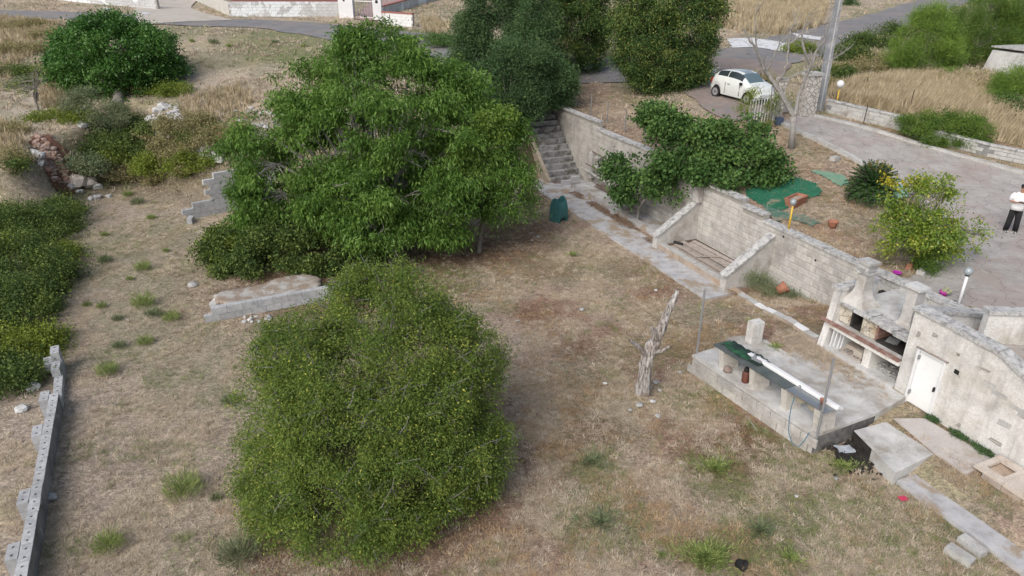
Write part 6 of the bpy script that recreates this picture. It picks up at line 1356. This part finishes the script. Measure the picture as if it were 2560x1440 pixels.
# pines and scrub on the right bank
for px, py, ty, rx, lab, mat, n in [(2292,190,15,1.75,'light green young pine nearest the utility pole on the right bank',LP,620),(2425,150,-25,2.2,'dark green pine in the middle of the right bank',LH,640),(2475,125,-40,1.9,'green pine right behind the middle pine',LP,420),(2560,150,-30,2.2,'pine at the top right corner of the picture',LH,560),(2540,262,170,1.4,'bright young pine in front of the concrete block at the right edge',LP,380),(2220,215,195,.7,'tiny pine seedling',LP,0)]:
    if not n: continue
    rx *= 1.12; n = int(n*1.5); b0 = GP(px, py); h = (CAMH+ray(px, ty)[2]/ray(px, ty)[1]*b0.y)-b0.z; t = plantobj('pine_tree', lab, 'pine', b0)
    _, C, N = foliage([(0,0,h*.33,rx,rx*.9,h*.33),(0,0,h*.58,rx*.8,rx*.7,h*.32),(.1,0,h*.8,rx*.45,rx*.42,h*.22),(-rx*.5,-.2,h*.25,rx*.6,rx*.5,h*.25),(rx*.5,-.3,h*.25,rx*.55,rx*.5,h*.25)], n, 64, .17, .17, .10, mat, t, 'crown', up=.8, droop=0, outw=.6, lump=.35, lf=1.1, fill=.06, flat=1.2); branches(t, (0,0,0), C, mBark, r0=.1, nl=6, frac=.15)
for i, (px, py, rx, ry, rz, mat, lab) in enumerate([(2110,150,1.8,1.3,.8,LBr,'dark scrub along the road edge right of the utility pole'),(2170,115,1.9,1.2,.8,LBr,'dark scrub rising beside the road towards the pines'),(2215,90,1.5,1.0,.8,LBr,'dark scrub next to the light green pine'),(2150,185,1.9,1.1,.6,LDry,'brown dry scrub between the pole and the pines'),(2200,160,1.5,1.0,.6,LDry,'brown scrub left of the light green pine'),(2080,195,1.3,.9,.7,LBr,'scrub close behind the white globe lamp'),(2400,215,2.0,1.0,.6,LDry,'brown scrub below the dark pines'),(2480,235,2.2,1.0,.6,LDry,'brown scrub left of the bright young pine'),(2545,285,1.5,1.0,.9,LF,'round green bush low at the right edge above the dry grass'),(2000,130,1.3,.8,.5,LBy,'light green scrub at the edge of the road behind the bare tree'),(2405,165,1.0,.7,.7,LBr,'dark undergrowth at the foot of the middle pine'),(1070,108,2.6,1.6,.35,LF,'bright green creeping growth near the road left of the evergreens'),(2365,205,.8,.5,.6,LP,'small light green seedling among the brown scrub'),(1880,215,1.2,.8,.7,LDry,'dry scrub between the car and the stone pillars'),(2050,220,.9,.7,.6,LDry,'dry scrub behind the right stone pillar'),(2120,12,1.0,.8,.6,LCy,'dark bush across the road at the top beside the pole'),(1935,15,2.2,1.2,.5,LBy,'pale green scrub beyond the road at the top')]):
    n = int(80*rx*ry); shrub('shrub', lab, px, py, [(0,0,.1,rx,ry,rz),(rx*.5,-.2,.1,rx*.55,ry*.7,rz*.8)], n, 40, .2, .11, .5, mat, up=.35, lump=.5, lf=.9, fill=.03)
# lemon tree
b0 = GU(2268,666); t = plantobj('lemon_tree', 'bright yellow-green citrus tree inside the curled kerb', 'tree', b0); e = []
for px, py, dy, a, b_, c in [(2300,490,.3,1.0,.9,.62),(2290,570,0,1.15,1.0,.65),(2205,580,-.1,.6,.7,.42),(2380,570,.3,.9,.8,.55),(2340,470,.4,.6,.6,.45),(2430,600,.3,.5,.5,.28),(2340,625,.1,.75,.7,.35),(2230,625,-.3,.35,.35,.2)]:
    q = atY(px, py, b0.y+dy)-b0; e.append((q.x,q.y,q.z,a,b_,c))
_, C, N = foliage(e, 430, 40, .14, .09, .55, LL, t, 'crown', up=.3, lump=.4, lf=1.5, yel=.03, fill=.06); branches(t, (0,0,0), C, mBark, r0=.09, nl=12, rtw=.012, frac=.4, hfork=.35)
q = atY(2240,450,b0.y+.5)-b0; foliage([(q.x,q.y,q.z,.5,.4,.35)], 14, 16, .15, .10, .5, leafmat('yellow_leaf', [(.22,.20,.02),(.34,.30,.03)], .3), t, 'yellow_shoots', kind='stuff', up=.5)
shrub('shrub', 'low dark green plant beside the curled kerb under the lemon tree', 0, 0, [(0,0,.2,.45,.4,.32)], 60, 44, .1, .07, .3, LH, base=GU(2322,682), up=.6)
o = MB()
# cycad
b0 = GU(2172,505); t = plantobj('cycad_palm', 'cycad palm with stiff dark fronds in the garden beside the driveway', 'palm', b0)
MB().lathe([(.20,-.1),(.24,.25),(.20,.55),(.08,.62)], 12).ob('trunk', mBark, t)
Ps = []; Ds = []; Ls = []; ribs = MB(); Ts = []
for i in range(120):
    a = i*2.399; el = math.radians(80-i*.8); L = U(.85,1.0); d = Vector((math.cos(a)*math.cos(el), math.sin(a)*math.cos(el), math.sin(el))); p = Vector((0,0,.58)); pts = [p]
    for k in range(9):
        p = p+d*L/9; pts.append(p); d = (d+Vector((0,0,-.085))).normalized(); sdv = d.cross(Vector((0,0,1))).normalized(); 
        for sg in (-1, 1):
            for h_ in (0,.33,.66): Ps.append(p+d*L/9*h_); Ds.append((sdv*sg*.9+d*.45+Vector((0,0,.25))).normalized()); Ls.append((.20*math.sin(math.pi*(k+1.2)/11)+.03)); Ts.append(.95 if (i < 5 and R() < .8) else R()*.7)
    ribs.tube(pts, [.012]*9+[.004], 3, False)
ribs.ob('frond_ribs', mBark, t); leafmesh('fronds', np.array([tuple(p) for p in Ps]), np.array([tuple(p) for p in Ds]), np.array(Ls), np.array(Ls)*0+.036, LPalm, t, np.array(Ts), bend=.1)
# weeds in the corner by the buttress, leaves piles
shrub('weeds', 'patch of rank green and dry weeds in the corner right of the second buttress', 0, 0, [(-.5,.2,.0,.6,.45,.55),(.2,-.3,.0,.9,.5,.22),(1.2,-1.2,0,.6,.5,.2)], 150, 34, .15, .13, .10, LG, base=Wp(-.2,-.6,.1), up=1.2, cat='weeds')

LWd = leafmat('weed_leaf', [(.09,.14,.04),(.14,.19,.06),(.20,.25,.08),(.28,.30,.12)], .25, .7)
# individual wispy weeds ----------------------------------------------
wl_ = [(345,510,.9),(378,548,.6),(262,590,.5),(265,655,.75),(358,675,.9),(360,765,1.1),(385,790,.8),(430,800,.8),(270,935,.9),(575,1010,.7),(460,1235,1.2),(275,1370,.9),(300,870,.6),(365,860,.7),(255,770,.5),(540,1250,.4),(1655,1395,.3),(320,490,.7),(535,110,1.0),(575,118,.7),(480,105,.6),(690,110,.8),(760,118,.6),(855,100,.5),(600,1395,1.2),(325,700,.4),(218,765,.4),(295,800,.5),(415,630,.4)]
for i, (px, py, s) in enumerate(wl_):
    g = GP(px, py); t = plantobj('weed', 'wispy upright green weed clump growing from the dry grass', 'weed', g, 'wispy weed clumps on the dry ground')
    s *= 1.25; n = int(620*s); a = RS.rand(n)*6.28; q = RS.rand(n)**.8*.26*s; P = np.stack([q*np.cos(a), q*np.sin(a), RS.rand(n)*.18*s], 1); D_ = np.stack([np.cos(a)*.5+RS.normal(size=n)*.3, np.sin(a)*.5+RS.normal(size=n)*.3, .5+RS.rand(n)], 1); D_ /= np.linalg.norm(D_, axis=1)[:, None]
    leafmesh('foliage', P, D_, (.08+.20*RS.rand(n)**2)*s, np.full(n,.011), LG if i % 3 == 0 else LWd, t, bend=.15)
    sb = MB()
    for k in range(9): a_ = U(0,6.28); sb.tube([(0,0,0),(math.cos(a_)*.12*s,math.sin(a_)*.12*s,.30*s),(math.cos(a_)*U(.2,.4)*s,math.sin(a_)*U(.2,.4)*s,U(.4,.7)*s)], [.004,.003,.002], 3, False)
    sb.ob('stem', surf('weed_stem', [(.10,.14,.05),(.15,.18,.07)], 5, .8, 0) if i == 0 else bpy.data.materials['weed_stem'], t)
# clumps of broad green weeds in the foreground right
for px, py, s, lab in ((1765,1400,1.4,'large bright green weed clump near the bottom, left of the black pot'),(1790,1175,1.1,'soft green weed clump left of the loop of blue hose'),(1905,1330,1.0,'green weed patch right of the bright clump'),(1975,1400,.6,'small bright weed tuft at the bottom of the picture'),(1880,810,.5,'small green tuft behind the block stub'),(1935,870,.4,'small green tuft between the stub and the barbecue'),(1430,640,.5,'small green grass tuft below the green bin'),(2100,1170,.8,'green grass tuft at the corner of the platform'),(1500,1310,1.2,'pale green grass patch in the lower middle of the garden'),(1480,1160,1.0,'olive grass patch right of the big bush')):
    g = GP(px, py); t = plantobj('weed_clump', lab, 'weed', g); n = int((1300 if s == 1.4 else 480)*s*s+60); a = RS.rand(n)*6.28; q = np.abs(RS.normal(size=n))*.24*s*(1+.5*np.sin(a*3+px)); P = np.stack([q*np.cos(a), q*np.sin(a)*.8, RS.rand(n)*.12*s], 1); D_ = np.stack([np.cos(a)*.7+RS.normal(size=n)*.4, np.sin(a)*.7+RS.normal(size=n)*.4, .5+RS.rand(n)], 1); D_ /= np.linalg.norm(D_, axis=1)[:, None]
    leafmesh('foliage', P, D_, .10+.14*RS.rand(n), np.full(n,.014), LWd if s != 1.2 and s != 1.0 else LG, t, bend=.4)

# grass: real tufts instanced over the ground ---------------------------
def tuft(n, h, spread, w, mat, flat=0., r=.05):
    v = []; f = []
    for _ in range(n):
        a = U(0,6.28); q = U(0,r); b_ = Vector((q*math.cos(a), q*math.sin(a), 0)); hh = h*U(.5,1.1); el = U(.1,1)*spread
        if flat and R() < flat: d = Vector((math.cos(a), math.sin(a), U(.02,.15)))*hh*1.3
        else: d = Vector((math.cos(a)*el, math.sin(a)*el, 1)).normalized()*hh
        s_ = Vector((-math.sin(a+U(-1,1)), math.cos(a), 0)).normalized()*w*U(.6,1.3)
        k = len(v); v += [b_-s_, b_+s_, b_+d*.55+s_*.7+Vector((0,0,hh*.05)), b_+d*.55-s_*.7+Vector((0,0,hh*.05)), b_+d-Vector((0,0,hh*.12*el))]
        f += [(k,k+1,k+2,k+3), (k+3,k+2,k+4)]
    me = bpy.data.meshes.new('tuft'); me.from_pydata([tuple(x) for x in v], [], f); me.materials.append(mat); return bpy.data.objects.new('grass_tuft', me)
def tuftmat(name, cols, transl=.2):
    m, nt, P = _new(name); oi = nt.nodes.new('ShaderNodeObjectInfo'); r = _ramp(nt, cols, 0, 1); nt.links.new(oi.outputs['Random'], r.inputs[0]); nt.links.new(r.outputs[0], P.inputs['Base Color']); P.inputs['Roughness'].default_value = .8; P.inputs['Specular IOR Level'].default_value = .15
    return m
mStraw = tuftmat('straw', [(.32,.26,.195),(.47,.39,.30),(.60,.52,.41),(.39,.32,.25),(.54,.45,.34)])
mGrassG = tuftmat('green_grass', [(.13,.18,.06),(.19,.23,.09),(.28,.29,.13),(.15,.20,.07)])
mTall = tuftmat('tall_dry_grass', [(.32,.26,.17),(.46,.38,.25),(.58,.49,.34),(.36,.29,.19),(.28,.25,.15)])
mLit = tuftmat('leaf_litter', [(.19,.12,.08),(.27,.18,.12),(.15,.10,.075),(.33,.25,.17)])
def coll(name, objs):
    c = bpy.data.collections.new(name)
    for o in objs: c.objects.link(o)
    return c
def scatter(name, label, P, sc, c, tilt=.15, lean=None):
    n = len(P); me = bpy.data.meshes.new(name); me.vertices.add(n); me.vertices.foreach_set('co', P.astype(np.float32).ravel())
    a = me.attributes.new('sc', 'FLOAT', 'POINT'); a.data.foreach_set('value', sc.astype(np.float32))
    rot = np.stack([RS.normal(size=n)*tilt, RS.normal(size=n)*tilt, RS.rand(n)*6.283], 1)
    if lean is not None: rot[:, 1] += lean; rot[:, 2] = RS.normal(size=n)*.35
    a = me.attributes.new('rot', 'FLOAT_VECTOR', 'POINT'); a.data.foreach_set('vector', rot.astype(np.float32).ravel())
    o = bpy.data.objects.new(name, me); COL.objects.link(o); o['kind'] = 'stuff'; o['label'] = label
    ng = bpy.data.node_groups.new('scatter', 'GeometryNodeTree'); ng.interface.new_socket('Geometry', in_out='INPUT', socket_type='NodeSocketGeometry'); ng.interface.new_socket('Geometry', in_out='OUTPUT', socket_type='NodeSocketGeometry')
    N_ = ng.nodes; gi = N_.new('NodeGroupInput'); go = N_.new('NodeGroupOutput'); ip = N_.new('GeometryNodeInstanceOnPoints'); ci = N_.new('GeometryNodeCollectionInfo')
    ci.inputs['Collection'].default_value = c; ci.inputs['Separate Children'].default_value = True; ci.inputs['Reset Children'].default_value = True
    na = N_.new('GeometryNodeInputNamedAttribute'); na.data_type = 'FLOAT'; na.inputs[0].default_value = 'sc'; nr = N_.new('GeometryNodeInputNamedAttribute'); nr.data_type = 'FLOAT_VECTOR'; nr.inputs[0].default_value = 'rot'
    l = ng.links; l.new(gi.outputs[0], ip.inputs['Points']); l.new(ci.outputs[0], ip.inputs['Instance']); ip.inputs['Pick Instance'].default_value = True
    l.new(nr.outputs[0], ip.inputs['Rotation']); l.new(na.outputs[0], ip.inputs['Scale']); l.new(ip.outputs[0], go.inputs[0])
    m = o.modifiers.new('scatter', 'NODES'); m.node_group = ng; return o
def hard(X, Y):     # where nothing grows: concrete, paths, driveway
    s, t = st(X, Y); m = (s > -17.8) & (s < -.7) & (t > -3.05) & (t < .35)
    m |= (s > 2.9) & (s < 7.4) & (t > -6.3) & (t < .35) & ~((s < 4.7) & (t > -4.2+RS.rand(len(X))) & (t < -2.6)); m |= (s > 7.35) & (s < 9.) & (t > -5.1) & (t < -3.5); m |= (s > 7.5) & (t > -3.4) & (t < .4); m |= (s > 9) & (t > -4.95) & (t < -4.05)
    m |= (s > -.8) & (s < 4) & (t > -.1) & (t < .35)
    return m
def infan(n, y0, y1, pw=1.0):
    Y = y0+(y1-y0)*RS.rand(n)**pw; X = (RS.rand(n)*2-1)*(Y*.80+1.5); return X, Y
dpx = np.array([p[:2] for p in dpoly])
def inpoly(X, Y, poly):
    ins = np.zeros(X.shape, bool); n = len(poly)
    for i in range(n):
        ax, ay = poly[i][0], poly[i][1]; bx_, by_ = poly[(i+1) % n][0], poly[(i+1) % n][1]
        if abs(by_-ay) > 1e-9: ins ^= ((ay > Y) != (by_ > Y)) & (X < (bx_-ax)*(Y-ay)/(by_-ay)+ax)
    return ins
roadobjs = [np.array([v.co[:2] for v in bpy.data.objects[n].data.vertices]) for n in ('road','road_spur','track')]
def onroad(X, Y):
    m = np.zeros(X.shape, bool)
    for V2 in roadobjs:
        for i in range(0, len(X), 4000):
            a = ((X[i:i+4000, None]-V2[None, ::2, 0])**2+(Y[i:i+4000, None]-V2[None, ::2, 1])**2).min(1); m[i:i+4000] |= a < .75**2
    return m
def place(n, y0, y1, keepf, pw=1.0, road=True):
    X, Y = infan(n, y0, y1, pw); k = ~hard(X, Y) & ~inpoly(X, Y, dpx) & (RS.rand(len(X)) < keepf(X, Y)); X = X[k]; Y = Y[k]
    if road and y1 > 34:
        k = ~onroad(X, Y); X = X[k]; Y = Y[k]
    return X, Y, H(X, Y)
mStraw2 = tuftmat('orange_straw', [(.30,.19,.11),(.42,.29,.17),(.50,.37,.22),(.26,.17,.11)])
cs = coll('straw_tufts', [tuft(16+4*k,.075+.012*k,1.8,.0026+.0006*k,mStraw,.6,.10) for k in range(5)])
cs2 = coll('orange_straw_tufts', [tuft(20,.085,1.6,.0036,mStraw2,.5,.10) for _ in range(4)])
X, Y, Z = place(100000, 8.5, 36, lambda x, y: .12+.88*sstep(.40,.60,fbm(x,y,.9,131,5)), 1.1)
scatter('straw', 'short dry straw covering the lower garden', np.stack([X,Y,Z+.002],1), .5+.7*RS.rand(len(X)), cs)
X, Y, Z = place(60000, 8.5, 36, lambda x, y: (.04+.96*sstep(.50,.66,fbm(x,y,.7,151,5)))*sstep(-7,2,x), 1.1)
scatter('straw', 'orange-brown dead grass in the middle and right of the lower garden', np.stack([X,Y,Z+.002],1), .6+.9*RS.rand(len(X)), cs2)
cg = coll('green_tufts', [tuft(20,.10,1.3,.003,mGrassG,.3,.10) for _ in range(4)])
def gk_(x, y):
    k = .02+.45*sstep(.52,.66,fbm(x,y,.9,51))
    for px, py, r, q in [(1500,1300,1.0,.8),(1800,1180,1.1,.5),(2000,1150,1.4,.5),(2150,1320,1.6,.7),(1950,1360,1.3,.6),(2350,1350,1.3,.6),(2450,1320,.9,.8),(2050,1300,.9,.6),(1100,700,1.3,.9),(1000,750,1.4,.6),(1850,1000,1.0,.8),(1800,960,.6,.7),(1500,1170,.7,.8),(1690,1000,.6,.5),(1620,880,1.2,.3),(330,600,2.5,.3),(1950,1080,.8,.7)]:
        g = G(px, py); k = np.maximum(k, q*blob(x, y, g.x, g.y, r))
    return k
X, Y, Z = place(60000, 8.5, 34, gk_, 1.0); scatter('green_grass', 'patches of green grass among the dry straw', np.stack([X,Y,Z],1), .7+.7*RS.rand(len(X)), cg)
cf = coll('field_tufts', [tuft(14,.22,1.0,.012,mStraw,.3,.14) for _ in range(4)])
X, Y, Z = place(45000, 34, 85, lambda x, y: .15+.85*sstep(.4,.58,fbm(x,y,.25,61)), .8); scatter('field_grass', 'dry grass of the upper field and roadside', np.stack([X,Y,Z],1), .6+.9*RS.rand(len(X)), cf)
X, Y, Z = place(9000, 34, 80, lambda x, y: sstep(.5,.62,fbm(x,y,.3,71)), .8); scatter('field_weeds', 'green weeds in the upper field', np.stack([X,Y,Z],1), 2.0+1.5*RS.rand(len(X)), cg)
# terrace garden stubble
X = RS.rand(16000)*16+1; Y = RS.rand(16000)*26+18; s, tt = st(X, Y); k = (tt > .35) & ~inpoly(X, Y, dpx) & (Y < 42) & (X < 17); X = X[k]; Y = Y[k]
scatter('terrace_stubble', 'short dry stubble of the terrace garden', np.stack([X,Y,np.maximum(H(X,Y),0)],1), .5+.7*RS.rand(len(X)), cs)
# tall dry grass on the bank at the right and beyond the road
ct = coll('tall_tufts', [tuft(22,.62,.55,.011,mTall,0,.14) for _ in range(5)])
def polypx(pts): return [tuple(GP(*p)[:2]) for p in pts]
bank = polypx([(2075,232),(2140,215),(2230,200),(2330,195),(2420,205),(2520,240),(2600,290),(2640,380),(2560,372),(2470,345),(2400,300),(2300,290),(2250,290),(2160,268),(2080,255)])
bb0 = np.array(bank); n = 30000; X = bb0[:,0].min()+RS.rand(n)*np.ptp(bb0[:,0]); Y = bb0[:,1].min()+RS.rand(n)*np.ptp(bb0[:,1]); k = inpoly(X, Y, bank) & (RS.rand(n) < .35+.65*sstep(.4,.55,fbm(X,Y,.8,81))); X = X[k][:14000]; Y = Y[k][:14000]
scatter('tall_grass', 'tall pale dry grass combed over by the wind on the right bank', np.stack([X,Y,H(X,Y)],1), .6+.8*RS.rand(len(X)), ct, .2, .35)
far2 = polypx([(1740,20),(1800,70),(1870,85),(1960,88),(2050,70),(2070,-10),(1740,-30)]); bb0 = np.array(far2); n = 26000; X = bb0[:,0].min()+RS.rand(n)*np.ptp(bb0[:,0]); Y = bb0[:,1].min()+RS.rand(n)*np.ptp(bb0[:,1]); k = inpoly(X, Y, far2) & (RS.rand(n) < .2+.8*sstep(.4,.55,fbm(X,Y,.4,91)))
X = X[k]; Y = Y[k]; scatter('tall_grass', 'tall golden grass beyond the road at the top right', np.stack([X,Y,H(X,Y)],1), .8+.8*RS.rand(len(X)), ct, .2)
lf_ = polypx([(0,40),(150,60),(130,110),(60,160),(0,230)]); edge2 = polypx([(110,185),(210,235),(200,300),(150,300),(90,250)]); mound = polypx([(0,300),(40,320),(70,345),(60,380),(45,440),(0,450)]); bk = polypx([(450,250),(620,210),(640,300),(560,310),(460,300)]); bk2 = polypx([(1050,40),(1130,60),(1120,95),(1060,80)])
Ps = []
for poly, dn in ((mound,14),(lf_,9),(edge2,14),(bk,12),(bk2,6)):
    q = np.array(poly); n = int(np.ptp(q[:,0])*np.ptp(q[:,1])*dn*1.3); n = min(n, 9000); X = q[:,0].min()+RS.rand(n)*np.ptp(q[:,0]); Y = q[:,1].min()+RS.rand(n)*np.ptp(q[:,1]); k = inpoly(X, Y, poly); X = X[k]; Y = Y[k]; Ps.append(np.stack([X,Y,H(X,Y)],1))
Ps = np.concatenate(Ps); scatter('tall_grass', 'golden dry grass on the banks at the upper left', Ps, .4+.6*RS.rand(len(Ps)), ct, .25)
# leaf litter
cl = coll('litter', [tuft(9,.05,3,.02,mLit,.9,.12) for _ in range(4)])
def lk(x, y):
    k = x*0
    for px, py, r, q in [(1230,610,2.4,.9),(870,650,5,.8),(1300,1180,1.0,.5),(1200,1300,1.0,.6),(900,1420,2.2,.7),(1450,340,4,.3)]:
        g = G(px, py); k = np.maximum(k, q*blob(x, y, g.x, g.y, r, .6))
    return k
X, Y, Z = place(40000, 9, 34, lk); lit = [np.stack([X,Y,Z+.01],1)]
n = 2600; s = -17.5+RS.rand(n)*17; tt = -1.6+RS.normal(size=n)*.12+(RS.rand(n) < .4)*1.4*RS.rand(n); lit.append(np.stack([OV[0]+s*DV[0]+tt*NV[0], OV[1]+s*DV[1]+tt*NV[1], np.full(n,.085)],1)[(fbm(s,tt,.8,3)>.42)])
n = 1500; s = 3.3+np.abs(RS.normal(size=n))*1.3; tt = -2.7-np.abs(RS.normal(size=n))*.45; k = s < 7; plat_ = np.stack([OV[0]+s*DV[0]+tt*NV[0], OV[1]+s*DV[1]+tt*NV[1], np.full(n,.600)],1)[k]; scatter('blown_straw', 'thin dry straw blown onto the back of the concrete platform', plat_, .4+.5*RS.rand(len(plat_)), cs)
lit = np.concatenate(lit); scatter('fallen_leaves', 'brown fallen leaves under the trees and along the path', lit, .5+.7*RS.rand(len(lit)), cl)
